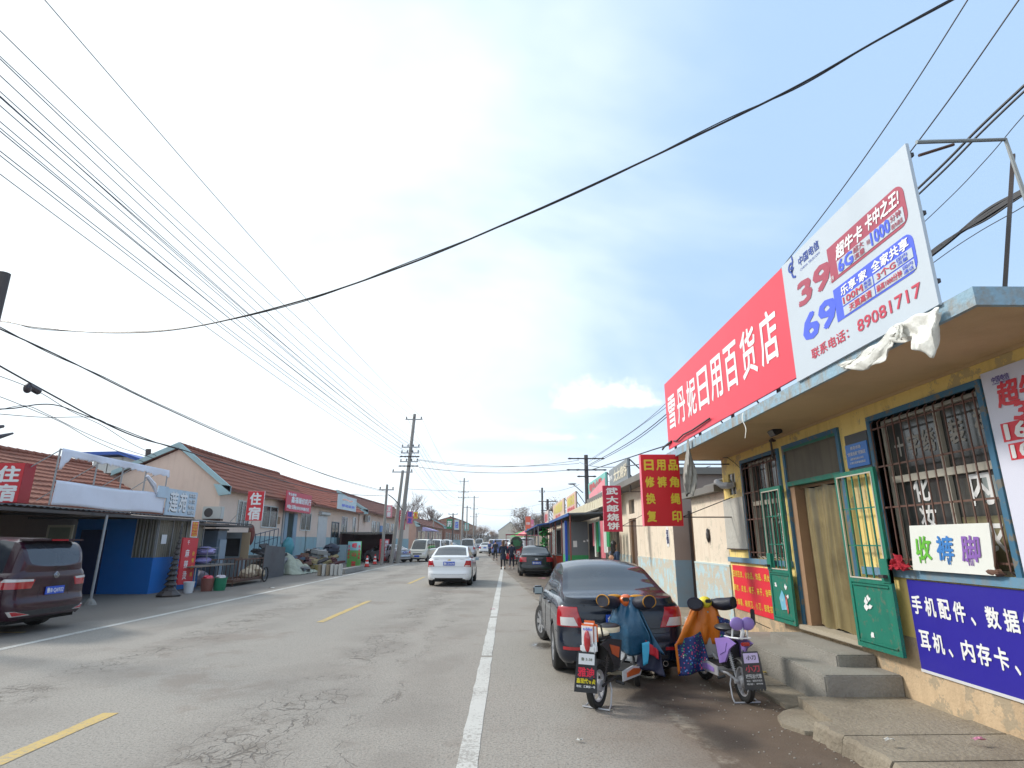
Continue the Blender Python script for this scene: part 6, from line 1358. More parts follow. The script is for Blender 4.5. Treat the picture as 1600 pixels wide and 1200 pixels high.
# tattered roadside hoarding on the awning
th = thing('tattered_hoarding', 'torn white banner hoarding on a bare steel frame above the left awning', 'hoarding', (AX, 17, 2.5))
HY0, HY1 = 14.5, 19.25; f = MB()
f.box(AX-.06, AX-.03, HY0, HY1, 3.08, 3.11).box(AX-.06, AX-.03, HY0, HY1, 3.86, 3.89)
for y in (HY0, 15.9, 17.0, 18.1, HY1): f.box(AX-.06, AX-.03, y-.015, y+.015, 2.5, 3.89)
for y in (HY0, 16.2, 17.6, 18.9): f.tube([(AX-.05, y, 3.85), (AX-1.5, y-.3, 2.7)], .014, 5)
Hs(th, f, 'frame', steel)
Hs(th, MB().grid(lambda u, v: (AX+.02*math.sin(u*11+v*2)*v, HY0+(HY1-HY0)*u, 2.50+.02*math.sin(u*9)+(.60-.02*math.sin(u*6))*v), 50, 8), 'banner_lower', mat('white_sheet', srgb(226, 228, 238), .55, .05, 2, .2, srgb(180, 180, 188)), smooth=True, solid=.004)
rgt_ = random.Random(8); rag = [rgt_.uniform(.0, .07) for _ in range(61)]
def upper(u, v):
    lo = .16+.9*max(0, (.07-u))*6+.25*max(0, u-.72)*(1 if u < .86 else .4)+rag[int(u*60)]
    lo = min(lo, .75); return (AX+.01+.03*math.sin(u*20)*v, HY0+(HY1-HY0)*u, 3.90-lo*v)
Hs(th, MB().grid(upper, 60, 5), 'banner_strip', mat('white_sheet', None), smooth=True, solid=.004)
Hs(th, MB().tube([(AX, 18.1, 3.6), (AX+.02, 18.5, 3.35), (AX, 18.75, 3.1)], [.05, .08, .03], 6), 'torn_shred', mat('white_sheet', None), smooth=True)
ls = thing('roadside_sign', 'pale blue sign with dark edged white characters at the end of the torn hoarding', 'sign', (AX+.02, 20.2, 2.5))
Hs(ls, MB().box(AX, AX+.05, 19.3, 21.15, 2.47, 3.32), 'panel', mat('sky_panel', srgb(184, 202, 216), .5, .06, 3, .2)); Hs(ls, MB().box(AX, AX+.05, 18.75, 19.3, 3.0, 3.36), 'panel', mat('sky_panel', None))
dki = mat('dark_ink', (.03, .035, .04), .5)
for dy, dz, m, dp in ((-.012, -.016, dki, .002), (.014, .012, white_ink, .006)):
    mb = MB(); text_mb(mb, '莲', 19.68+dy, 2.90+dz, .48, .62, origin=(AX+.05, 0, 0), bold=.03, depth=dp, **RX); text_mb(mb, '苑', 20.25+dy, 2.90+dz, .46, .62, origin=(AX+.05, 0, 0), bold=.03, depth=dp, **RX)
    for j, s in enumerate(('家常菜', '水饺', '特色', '包间')): text_mb(mb, s, 20.82+dy, 3.18-.19*j+dz, .42, .13, origin=(AX+.05, 0, 0), bold=.02, depth=dp, **RX)
    Hs(ls, mb, 'lettering', m, fixn=False)
lred = mat('left_sign_red', srgb(206, 44, 56), .5, .06, 2, .1); lredd = mat('left_sign_red_side', srgb(160, 30, 42), .5, .06)
hang_sign('lodging_sign', 'red lodging sign box above the awning, over the maroon people carrier', [(-22, 725), (36, 722), (30, 785), (-28, 785)], 14.2, [('住', .62, .72, .58, .40), ('宿', .62, .24, .58, .42)], white_ink, lred, lredd, .35, wallx=-12, brk=False)
l2 = hang_sign('lodging_sign', 'red and white lodging sign standing on the second awning by the gabled house', [(387, 767), (413, 768), (409, 815), (384, 812)], 25.2, [('住', .5, .74, .66, .40), ('宿', .5, .25, .7, .42)], white_ink, lred, white_ink, .06, wallx=-12, brk=False)
MB().box(-.62, -.30, 0, .004, 0, .01).build('foot', dark_metal, l2); MB().bar((-.2, .06, .9), (-1.2, .4, -.1), .012, 5).bar((.1, .06, .5), (-.5, .9, -.2), .012, 5).build('stay', steel, l2)
def facade_sign(label, X, pxa, pxb, items, m, name='shop_sign'):
    """board parallel to the street; pxa top-left corner, pxb bottom-right"""
    a, b = gX(*pxa, X), gX(*pxb, X); r = thing(name, label, 'sign', (X, (a.y+b.y)/2, b.z)); h, H = (b.y-a.y)/2, a.z-b.z
    MB().box(-.05, 0, -h, h, 0, H).build('panel', m, r); MB().box(-.8, -.06, -h*.7, -h*.65, H*.5, H*.55).box(-.8, -.06, h*.65, h*.7, H*.5, H*.55).build('bracket', dark_metal, r)
    for s, fy, fz, wd, ht, im in items: mb = MB(); text_mb(mb, s, (fy*2-1)*h, fz*H, wd*2*h, ht*H, origin=(.001, 0, 0), bold=.04, depth=.008, **RX); mb.build('lettering', im, r, fixn=False)
    return r
facade_sign('red sewing machine shop sign with white characters over the blue grey door', -12.85, (449, 766), (485, 803), [('鑫福缝纫机行', .58, .60, .8, .32, white_ink), ('电话', .2, .22, .3, .2, white_ink), ('维修各种缝纫机', .62, .2, .6, .18, white_ink), ('专业维修', .2, .85, .3, .14, white_ink)], mat('faded_red_sign', srgb(206, 62, 84), .5, .08, 2, .15))
facade_sign('white and pale blue sign with an orange swoosh on the second tiled house', -12.6, (529, 772), (556, 800), [('移动业务', .55, .3, .7, .2, bluep), ('~', .5, .72, .5, .12, org)], mat('pale_shop_sign', srgb(198, 214, 218), .5, .06, 2, .2))
hang_sign('shop_sign', 'pink faded sign on the roof edge right of the small wooden pole', [(603, 789), (613, 790), (612, 809), (603, 808)], 62, [('发', .5, .7, .6, .4), ('廊', .5, .25, .6, .4)], white_ink, pinkp, pinkp, .06, brk=False, wallx=-11)
hang_sign('shop_sign', 'tall red sign with four white characters fixed at the big concrete pole', [(624.5, 797), (633.5, 797), (632, 828), (623, 828)], 47.4, [(c, .5, .87-.245*i, .7, .19) for i, c in enumerate('王家小院')], white_ink, mat('crimson_sign', None), lredd, .06, brk=False, wallx=-9)
hang_sign('shop_sign', 'mauve hairdresser sign just beyond the tall red sign', [(635.5, 799), (644.5, 799), (645.5, 819), (635.5, 818)], 60, [('理', .5, .75, .7, .35), ('发', .5, .27, .7, .4)], dblue, mat('mauve_sign', srgb(196, 110, 140), .5, .1), lredd, .06, brk=False, wallx=-9)
hang_sign('shop_sign', 'small yellow sign beside the mauve hairdresser sign', [(646.5, 800), (653, 800), (652, 810), (646.5, 810)], 66, [('洗', .5, .5, .6, .7)], rd_ink, mat('yellow_sign', srgb(226, 190, 40), .5), yel_ink, .06, brk=False, wallx=-9)
hang_sign('shop_sign', 'green and white sign far along the left side before the distant poles', [(698, 811), (707, 811), (706, 826), (698, 826)], 118, [('药', .5, .5, .7, .6)], white_ink, mat('green_sign', srgb(40, 140, 96), .5), white_ink, .06, brk=False, wallx=-11)
hang_sign('shop_sign', 'pale blue sign right of the green sign far on the left', [(710, 812), (717, 812), (717, 828), (710, 828)], 125, [('店', .5, .5, .7, .6)], bluep, mat('pale_shop_sign', None), white_ink, .06, brk=False, wallx=-11)
hang_sign('shop_sign', 'teal square sign at the base of the tall distant pole', [(726, 817), (732.5, 817), (732, 829), (726, 829)], 112, [('超', .5, .5, .7, .6)], white_ink, teal, white_ink, .06, brk=False, wallx=-7)
lil = thing('lilac_awning', 'lilac shop awning projecting under the yellow sign on the left', 'awning', (-12, 87, 3)); MB().prism([(0, -3, .55), (1.6, -3, .1), (1.6, -3, .0), (0, -3, .0)], (0, 6, 0)).build('canvas', mat('lilac_canvas', srgb(170, 164, 206), .7), lil); MB().box(1.5, 1.55, -3, -2.95, -3, 0).box(1.5, 1.55, 2.9, 2.95, -3, 0).build('post', steel, lil)
ga = thing('lean_to_shed', 'dark open lean to with a flat roof behind the silver sedan', 'shed', (-11.2, 48.5, 0))
MB().box(-1.9, 1.5, -1.8, 2.4, 2.22, 2.32).build('roof', greyslab, ga); MB().box(-1.9, -1.85, -1.8, 2.4, 0, 2.2).box(-1.85, 1.5, 2.3, 2.4, 0, 2.2).build('wall', mat('shed_maroon', srgb(74, 34, 42), .9, .2), ga); MB().box(1.4, 1.46, -1.8, -1.74, 0, 2.22).box(-1.85, -1.79, -1.8, -1.74, 0, 2.22).build('post', rust, ga); MB().box(-1.9, -1.2, -2.3, -1.9, 0, 1.35).build('side_panel', mat('pale_panel', srgb(160, 180, 186), .8, .1), ga)
# ---------------------------------------------------------------- street clutter on the left
def at(px, py): return gZ(px, py)
ir = thing('pagoda_stand', 'dark tiered iron stand shaped like a slim pagoda beside the blue kiosk', 'stand', at(263, 932)); mb = MB(); hgt = 2.05
for i in range(11): r0 = .20*(1-i/12.5); z = .15+i*.155; mb.lathe((.03*i/3, 0, z), [(r0*.55, 0), (r0, .03), (r0*.95, .055), (r0*.5, .15)], 10)
mb.lathe((.1, 0, 1.85), [(.05, 0), (.02, .2), (.035, .24), (.01, .34)], 8)
mb.build('tiers', dark_metal, ir); MB().lathe((0, 0, 0), [(.34, 0), (.36, .05), (.24, .16), (.15, .2)], 8).build('base', dark_metal, ir)
vs_ = thing('standing_sign', 'tall red hotpot sign with white characters leaning beside the iron stand', 'sign', (0, 0, 0)); P4 = [gX(*p, -10.95) for p in ((277, 914), (300, 912), (310.5, 841), (287, 840))]
MB().prism(P4, (-.05, 0, 0)).build('panel', lred, vs_); rt, ut = (P4[1]-P4[0]), (P4[3]-P4[0])
mb = MB()
for i, c in enumerate('千麻辣烫'): q = P4[0]+ut*(.9-.235*i)+rt*.38; text_mb(mb, c, 0, 0, .24 if i else .14, .26 if i else .14, origin=q, bold=.02, depth=.004, **RX)
mb.build('lettering', white_ink, vs_, fixn=False); mb = MB()
for i, c in enumerate('砂锅米线'): q = P4[0]+ut*(.66-.15*i)+rt*.82; text_mb(mb, c, 0, 0, .13, .14, origin=q, bold=.02, depth=.004, **RX)
mb.build('lettering', yel_ink, vs_, fixn=False)
f4 = [gX(*p, -11.1) for p in ((297.5, 839.5), (308, 840), (311.5, 814), (300.5, 813.5))]; ms = thing('menu_board', 'small red menu board with a pale border above the hotpot sign', 'sign'); MB().prism(f4, (-.03, 0, 0)).build('panel', white_ink, ms)
c_ = sum(f4, Vector())/4; MB().prism([c_+(p-c_)*.88+Vector((.004, 0, 0)) for p in f4], (-.003, 0, 0)).build('printed_panel', mat('menu_red', srgb(214, 60, 50), .5), ms)
mb = MB()
for i, s in enumerate(('菜单', '水饺面条', '砂锅炒菜', '米饭小炒', '承接宴席')): q = f4[0]+(f4[3]-f4[0])*(.84-.18*i)+(f4[1]-f4[0])*.5; text_mb(mb, s, 0, 0, (f4[1]-f4[0]).length*.7, .08, origin=q, bold=.02, depth=.007, **RX)
mb.build('lettering', yel_ink, ms, fixn=False)
def bucket(label, p, r0, r1, h, m, fill=None):
    b = thing('bucket', label, 'bucket', p); MB().lathe((0, 0, 0), [(r0, 0), (r0*1.02, .01), (r1, h-.02), (r1*1.06, h-.02), (r1*1.06, h), (r1*.95, h), (r0*.92, .03)], 20).build('pail', m, b, smooth=True)
    if fill: MB().blob((0, 0, h), r1*.85, r1*.85, .09, 10, 6, .25, 4).build('contents', fill, b)
    return b
bucket('white bucket at the foot of the hotpot sign', at(291, 927)+Vector((0, .1, 0)), .13, .17, .35, wht)
bucket('brownish pink bucket under the street table', at(320, 924)+Vector((0, .1, 0)), .17, .21, .42, mat('brown_tub', srgb(132, 84, 74), .6, .1), mat('red_bag', srgb(210, 60, 80), .5))
bucket('green bucket full of pale bags beside the brownish one', at(340, 923)+Vector((0, .1, 0)), .18, .22, .42, mat('green_tub', srgb(30, 124, 90), .5, .08), mat('pale_bag', srgb(190, 180, 184), .5))
bags = mat('clear_bags', srgb(176, 172, 190), .35, .2, 12, .4, srgb(120, 116, 130), .5, 14, dscale=6)
tb = thing('street_table', 'bare street table with thin steel legs behind the buckets', 'table', (-10.75, 21.95, 0))
tA, tB = gX(308, 882, -10.6), gX(369, 881, -10.6); MB().box(-.55, .15, tA.y-21.95, tB.y-21.95, .76, .80, .008).build('tabletop', mat('worn_table', srgb(134, 122, 110), .7, .15, 4), tb)
for x in (-.5, .1):
    for y in (tA.y-21.9, tB.y-22.0): MB().bar((x, y, 0), (x, y, .76), .016, 6).build('leg', steel, tb)
def lump(label, p, rx, ry, rz, m, seed, cat='bag', name='plastic_bag'):
    mb = MB().blob((0, 0, rz*.8), rx, ry, rz, 18, 12, .16, seed); o = mb.build(name, m, smooth=True); o.location = p; return tag(o, label, cat)
lump('pale plastic bag heap under the street table', at(314, 916)+Vector((-.3, .3, 0)), .4, .35, .3, bags, 2)
lump('lilac bundle lying on the shelf behind the street table', Vector((-11.35, 22.6, 1.15)), .35, .35, .16, mat('lilac_bundle', srgb(166, 156, 206), .6, .2, 8), 5, 'bundle', 'bundle')
lump('second lilac bundle just under the first one', Vector((-11.35, 22.5, .85)), .28, .3, .13, mat('lilac_bundle', None), 6, 'bundle', 'bundle')
sf = thing('wire_shelf', 'thin steel shelf rack holding lilac bundles against the kiosk', 'shelf', (-11.35, 22.6, 0)); mb = MB()
for x in (-.3, .3):
    for y in (-.4, .5): mb.bar((x, y, 0), (x, y, 1.45), .012, 5)
for z in (.83, 1.13, 1.4): mb.box(-.3, .3, -.4, .5, z-.01, z+.0)
mb.build('rack', steel, sf)
cb = thing('grey_cabinet', 'tall blue grey sheet metal cabinet under the second awning', 'cabinet', (-12.1, 24.3, 0)); cbm = mat('cabinet_grey', srgb(96, 112, 128), .6, .1, 3, .2)
mb = MB()
for i in range(16): mb.box(-.55, .55, -.45, -.42-(i % 2)*.008, .1+i*.12, .215+i*.12)
mb.box(-.55, .55, -.41, .3, 0, 2.05).build('body', cbm, cb); MB().box(-.6, .6, -.5, .35, 2.05, 2.12).build('top', dark_metal, cb); MB().box(.56, .60, -.3, .25, .2, 1.7).build('door', mat('pale_door', srgb(140, 156, 170), .6), cb)
cb2 = thing('open_stall_unit', 'narrow stall unit with an open dark hatch right of the grey cabinet', 'stall', (-11.9, 26.0, 0)); MB().box(-.5, .5, -.3, .3, 0, 1.0).box(-.5, .5, -.3, .3, 1.75, 2.0).box(.44, .5, -.3, .3, 1.0, 1.75).build('body', mat('stall_grey', srgb(130, 140, 146), .7, .1), cb2); MB().box(-.45, .44, .1, .28, 1.0, 1.75).build('hatch', dk_in, cb2); MB().box(.5, .85, -.32, -.28, .9, 2.0).build('side_board', mat('tan_board', srgb(168, 146, 118), .8, .1), cb2)  # dark block in the hatch stands in for the shade inside
ct = thing('barred_cart', 'rusty barred handcart with pale sacks inside, beyond the street table', 'cart', (-10.6, 25.3, 0)); mb = MB(); cl, cr_ = gX(367, 880, -10.2).y-25.3, gX(411, 880, -10.2).y-25.3
for x in (-.5, .4):
    mb.box(x-.02, x+.02, cl, cr_, .18, .24).box(x-.02, x+.02, cl, cr_, .93, .98)
    for i in range(9): y = cl+(cr_-cl)*i/8; mb.box(x-.012, x+.012, y-.012, y+.012, 0 if i in (0, 8) else .2, .95)
mb.box(-.5, .4, cl-.0, cl+.03, .18, .24).box(-.5, .4, cr_-.03, cr_, .18, .24).box(-.5, .4, cl, cr_, .14, .18); mb.build('bars', rust, ct)
MB().lathe((.48, .1, .3), [(.3, -.02), (.3, .02), (.26, .02), (.26, -.02)], 20, 'x', cap=False).build('wheel', black_rubber, ct); 
for i, (y, z, s) in enumerate(((-.4, .4, .26), (.1, .48, .3), (.6, .38, .25))): lump('%s pale sack riding in the rusty barred cart' % ('nearest', 'middle', 'farthest')[i], Vector((-10.65, 25.3+y, z-.22)), .32, s, s*.8, mat('sack_cloth', srgb(196, 178, 152), .85, .15, 6, .4, srgb(140, 116, 92)), i, 'sack', 'sack')
md_ = tag(MB().prism([(-10.9, 27.0, 0), (-10.9, 29.6, 0), (-10.9, 29.5, 1.35), (-10.9, 27.1, 1.45)], (-.03, 0, 0)).build('metal_sheet', mat('dull_sheet', srgb(92, 92, 94), .7, .2, 2, .4, srgb(70, 56, 48))), 'upright dull grey metal sheet beyond the rusty cart', 'sheet')
rm = thing('stair_railing', 'dark steel railing rising in front of the gabled house window', 'railing', (-12.6, 30, 0)); mb = MB(); ya, yb2 = gX(400, 830, -12.6).y-30, gX(435, 830, -12.6).y-30
for z in (1.3, 1.75, 2.2): mb.bar((0, ya, z-.25), (0, yb2, z+.1), .02, 5)
for i in range(6): y = ya+(yb2-ya)*i/5; mb.bar((0, y, 1.0), (0, y, 2.0+.06*i), .02, 5)
mb.build('rails', mat('navy_steel', srgb(50, 62, 84), .6, .1), rm); MB().box(-.8, .0, ya, yb2, 0, .95).build('landing', concrete, rm)
tag(MB().blob((-11.4, 26.6, 1.9), .12, .2, .42, 8, 8, .2, 3).build('hanging_hide', mat('rust_brown_cloth', srgb(112, 54, 46), .8, .2)), 'brown rag bundle hanging from the end of the second awning', 'rag')
junk = [mat('junk_dark', srgb(58, 54, 56), .8, .3), mat('junk_brown', srgb(110, 78, 62), .8, .3), mat('junk_grey', srgb(128, 128, 128), .7, .3), mat('junk_blue', srgb(66, 84, 104), .6, .2), mat('junk_yellow', srgb(140, 124, 84), .7, .2), mat('junk_white', srgb(160, 158, 154), .6, .1), mat('junk_maroon', srgb(90, 44, 48), .7, .2)]
tagm = mat('pale_green_tarp', srgb(156, 160, 142), .7, .25, 5, .5, srgb(84, 88, 84), .6, 10, dscale=4)
hp = lambda px, py, X: gX(px, py, X)
o = MB().grid(lambda u, v: (-11.6+1.3*v, 30.2+3.1*u+.1*math.sin(v*7), max(.03, (.95+.22*math.sin(u*7)+.1*math.sin(u*17+v*9))*math.sin(math.pi*u)**.5*(1-v**1.6)+.05*math.sin(u*23+v*13))), 40, 20).build('tarpaulin_heap', tagm, smooth=True); tag(o, 'pale crumpled tarpaulin thrown over a heap beyond the metal sheet', 'tarpaulin')
rj = random.Random(11)
names = [('plank', 'board'), ('scrap_box', 'box'), ('scrap_plank', 'plank')]
jobs = [(-11.7, 29.8, 1.35, 0, 'jumble of dark timber offcuts stacked above the metal sheet'), (-11.9, 34.6, .75, 1, 'brown board pile right of the pale tarpaulin'), (-11.2, 35.6, .5, 2, 'grey crates and sheets low beside the concrete blocks'), (-11.8, 37.0, 1.05, 0, 'dark loose furniture heap in front of the roller shutter'), (-11.5, 38.8, .7, 6, 'maroon and dark planks stacked before the second house')]
for x, y, z, k, lab in jobs:
    r = thing('scrap_heap', lab, 'heap', (x, y, 0))
    for m in (junk[k], junk[(k+2) % 7], junk[(k+5) % 7]):
        mb = MB()
        for _ in range(11):
            b = MB().box(-rj.uniform(.1, .35), rj.uniform(.05, .3), -rj.uniform(.1, .6), rj.uniform(.2, .7), -rj.uniform(.02, .14), rj.uniform(.02, .14)); b.xf(Matrix.Translation((rj.uniform(-.35, .35), rj.uniform(-.7, .7), rj.uniform(.1, z))) @ Euler((rj.uniform(-.4, .4), rj.uniform(-.4, .4), rj.uniform(-.8, .8))).to_matrix().to_4x4()); mb.add(b.v, b.f)
        mb.build('scrap_piece', m, r)
lump('teal tarpaulin bundle leaning by the blue grey door', Vector((-12.4, 33.9, .75)), .3, .4, .6, mat('teal_bundle', srgb(70, 140, 150), .6, .15), 8, 'bundle', 'bundle')
lump('dark sofa like bundle on the scrap by the second house door', Vector((-12.0, 41, .75)), .5, .9, .4, mat('navy_bundle', srgb(40, 44, 60), .7, .2), 9, 'bundle', 'bundle')
lump('black bin bags at the foot of the pale tarpaulin', Vector((-10.7, 31.6, 0)), .35, .8, .22, mat('black_bags', (.02, .02, .022), .4, .2), 3, 'bags', 'bin_bags')
bucket('small yellow brown bucket at the right foot of the pale tarpaulin', Vector((-10.5, 33.6, 0)), .16, .2, .36, mat('ochre_tub', srgb(150, 134, 84), .6, .1))
bl = thing('concrete_blocks', 'row of pale kerb blocks standing on end by the left road line', 'blocks', at(513, 900)+Vector((0, .25, 0)))
for i in range(6): MB().box(-.58+.2*i, -.58+.2*i+.15, -.12, .12, 0, .52+.03*(i % 2), .02).build('block', mat('block_brown' if i in (0, 2) else 'block_pale', srgb(150, 134, 112) if i in (0, 2) else srgb(190, 188, 182), .9, .12, 4, .3), bl)
tag(MB().box(-8.7, -8.3, 31.0, 35.0, 0, .26, .02).build('kerb_stone', concrete), 'low loose kerb stones between the blocks and the green board', 'kerb stone')
def aboard(label, pl, pr, h, m, items, seed=0):
    a, b = at(*pl), at(*pr); d = (b-a); w_ = d.length; ang = math.atan2(d.y, d.x); r = thing('standing_board', label, 'sign', (a+b)/2, ang)
    MB().box(-w_/2, w_/2, -.02, .02, .12, h).build('panel', m, r); MB().box(-w_/2, -w_/2+.04, -.03, .03, 0, .14).box(w_/2-.04, w_/2, -.03, .03, 0, .14).box(-w_/2, -w_/2+.04, .02, .4, 0, .05).box(w_/2-.04, w_/2, .02, .4, 0, .05).build('foot', steel, r)
    for s, fx, fz, wd, ht, im in items: mb = MB(); text_mb(mb, s, (fx-.5)*w_, .12+fz*(h-.12), wd*w_, ht*h, origin=(0, -.021, 0), bold=.04, depth=.003); mb.build('lettering', im, r, fixn=False)
    return r, w_
g_, gw = aboard('green and pale blue standing board with red characters by the left road line', (541.5, 889), (562, 891), 1.62, mat('board_green', srgb(104, 168, 92), .5, .2, 8), [('崂', .52, .84, .34, .17, rd_ink), ('山', .52, .5, .3, .14, rd_ink), ('菜', .52, .14, .34, .17, rd_ink), ('农', .12, .8, .14, .1, rd_ink), ('家', .12, .66, .14, .1, rd_ink), ('饭', .12, .52, .14, .1, rd_ink), ('店', .12, .38, .14, .1, rd_ink), ('特', .9, .8, .13, .1, rd_ink), ('色', .9, .66, .13, .1, rd_ink), ('海', .9, .52, .13, .1, rd_ink), ('鲜', .9, .38, .13, .1, rd_ink)])
MB().box(-gw/2+.01, gw/2-.01, -.0205, -.02, 1.1, 1.6).build('printed_panel', mat('board_sky', srgb(140, 196, 214), .5, .1), g_)
aboard('red standing board with two columns of white characters in front of the silver sedan', (592, 880), (606, 878.5), 1.78, lred, [(c, .3 if i < 3 else .72, .84-.3*(i % 3), .34, .2, white_ink) for i, c in enumerate('缝纫专修理卖')][:0]+[(c, .72, .87-.16*i, .36, .13, white_ink) for i, c in enumerate('缝纫机配件')]+[(c, .28, .87-.16*i, .36, .13, white_ink) for i, c in enumerate('专业维修理')])
def cone(label, p, h=.72):
    c = thing('traffic_cone', label, 'cone', p, group='traffic cones by the left road line'); r = mat('cone_red', srgb(214, 52, 44), .5, .1); k = h/.72
    MB().lathe((0, 0, 0), [(.15*k, .03), (.035*k, h), (.02*k, h)], 16).build('cone_body', r, c, smooth=True); MB().box(-.19*k, .19*k, -.19*k, .19*k, 0, .035).build('base', black_rubber, c)
    for z in (.22, .46): MB().lathe((0, 0, 0), [(.155*k*(1-z/.95)+.006, z*k), (.155*k*(1-(z+.11)/.95)+.006, (z+.11)*k)], 16, cap=False).build('white_band', white_ink, c, smooth=True)
cone('nearer red and white traffic cone right of the green board', at(573, 886)); cone('farther red and white traffic cone next to the red standing board', at(585.5, 882))
# ================================================================ POLES, WIRES, TREES, STALLS, DISTANCE
polec = mat('pole_concrete', srgb(150, 146, 140), .9, .1, 3, .3, srgb(110, 104, 98)); poled = mat('dark_pole', srgb(84, 80, 80), .9, .15, 3, .3); insu = mat('insulator', (.05, .04, .045), .3, .1)
wirem = mat('wire_black', (.02, .02, .025), .5, .1); wireg = mat('wire_grey', (.08, .08, .10), .5, .1)
def pole(label, base, top, r0, r1, arms, m=polec, extra=None, name='utility_pole'):
    p = thing(name, label, 'utility pole', base); b, t = Vector(base), Vector(top); d = t-b
    MB().tube([(0, 0, 0), d*.5, d], [r0, (r0+r1)/2, r1], 12).build('shaft', m, p, smooth=True)
    for f, w_, n, dk in arms:
        c = d*f; o = MB().box(c.x-w_/2, c.x+w_/2, c.y-.14, c.y-.08, c.z-.04, c.z+.04).build('crossarm', steel if not dk else dark_metal, p)
        for i in range(n):
            mb = MB(); x = c.x-w_/2+.08+(w_-.16)*i/max(1, n-1); mb.lathe((x, c.y-.11, c.z+.04), [(.02, 0), (.05, .05), (.05, .12), (.03, .18)], 8) if not dk else mb.blob((x, c.y-.11, c.z), .14, .08, .06, 8, 5)
            mb.build('insulator', insu, o)
    return p
B1, T1 = Vector((-8.36, 46, 0)), gY(648, 647, 46)
pole('tall leaning concrete pole with many crossarms, the biggest on the left', B1, T1, .19, .12, [(.96, 1.35, 3, 0), (.765, 1.45, 4, 0), (.725, 1.45, 4, 0), (.70, 1.5, 5, 1), (.665, 1.45, 4, 0), (.635, 1.5, 5, 1)])
q = gY(629.5, 735, 45.2); pole('shorter concrete pole leaning just left of the tallest pole', (-8.7, 45.2, 0), q, .15, .11, [(.98, 1.6, 2, 0)])
q = gY(605, 757, 43); pole('small grey pole with one short crossarm in front of the third house', (-8.95, 43, 0), q, .12, .085, [(.93, 1.1, 2, 0)])
q = gX(7, 427, -9.5); pole('dark low pole above the first tiled roof, cables tied to it', (-9.5, q.y, 0), q, .15, .10, [], poled)
q = gY(725.5, 747, 104); pole('distant tall pole in the middle with three crossarms', (q.x-.3, 104, 0), q, .2, .12, [(.95, 1.6, 3, 0), (.80, 1.9, 4, 0), (.72, 1.9, 4, 0)])
q = gY(730, 790, 112); pole('thin pole close behind the distant tall one', (q.x, 112, 0), q, .14, .1, [(.96, 1.5, 3, 1)])
q = gY(741, 775, 130); pole('farther pole with crossarms right of the distant tall one', (q.x, 130, 0), q, .18, .12, [(.97, 2.0, 3, 0), (.75, 1.7, 3, 0), (.6, 1.7, 3, 0)])
q = gY(744, 802, 170); pole('very distant pole on the left side of the street', (q.x, 170, 0), q, .18, .12, [(.97, 1.5, 3, 0)])
q = gY(678.5, 797, 100); pole('slim pole before the green sign on the left', (q.x-.2, 100, 0), q, .13, .09, [(.97, .8, 2, 0)])
q = gY(708, 802, 90); pole('dark low pole left of the pale blue far sign', (q.x, 90, 0), q, .13, .1, [(.97, 1.4, 2, 0)], poled)
PRt = gY(915.5, 711, 39); PR = pole('dark pole with a clutter of crossarms behind the right roof signs', (5.3, 39, 0), PRt, .17, .13, [(.965, 2.4, 5, 1), (.86, 2.6, 5, 1), (.8, 1.2, 3, 1)], poled)
q = gY(847, 762, 81); pole('plain tall pole standing past the bare tree on the right', (q.x, 81, 0), q, .2, .13, [(.93, .8, 2, 0)], poled)
q = gY(855.5, 780, 63); pole('pole carrying dark junction boxes above the market awnings', (q.x, 63, 0), q, .16, .13, [(.96, 1.9, 3, 1), (.80, 1.4, 2, 1)], poled)
sl_ = thing('street_lamp', 'street lamp head on a thin arm from the pole behind the right roof signs', 'street lamp', (PRt.x, 38.9, 0)); a, b, c = gY(911, 770, 38.9), gY(902, 762, 38.9), gY(895, 756.5, 38.9); L0 = sl_.location
MB().tube([a-L0, b-L0, c-L0], .035, 6).build('arm', steel, sl_); MB().blob(c-L0+Vector((-.05, 0, .02)), .3, .14, .07, 12, 6).build('lamp_head', mat('lamp_grey', srgb(176, 180, 184), .5), sl_, smooth=True)
def wire(name, label, pts, r=.012, m=wirem, group=None, n=10):
    """smooth cable through 3D points"""
    P = [Vector(p) for p in pts]; out_ = []
    for i in range(len(P)-1):
        p0, p1, p2, p3 = P[max(i-1, 0)], P[i], P[i+1], P[min(i+2, len(P)-1)]
        for k in range(n): t = k/n; out_.append(.5*((2*p1)+(p2-p0)*t+(2*p0-5*p1+4*p2-p3)*t*t+(3*p1-p0-3*p2+p3)*t**3))
    out_.append(P[-1]); o = MB().tube(out_, r, 5).build(name, m, smooth=True); return tag(o, label, 'cable', group)
def sagwire(a, b, sag, label, r=.011, m=wirem, group=None, n=28):
    a, b = Vector(a), Vector(b); pts = [a.lerp(b, i/n)-Vector((0, 0, 4*sag*(i/n)*(1-i/n))) for i in range(n+1)]
    return tag(MB().tube(pts, r, 5).build('overhead_wire', m, smooth=True), label, 'cable', group)
# the pole behind the camera that carries the left bundle
grp = 'parallel overhead wires on the left'
d1 = T1-B1
slots = []
for f, w_, n in ((.965, 1.2, 3), (.775, 1.3, 4), (.735, 1.3, 4), (.675, 1.3, 4)):
    for i in range(n): slots.append((f, -w_/2+w_*i/(n-1)))
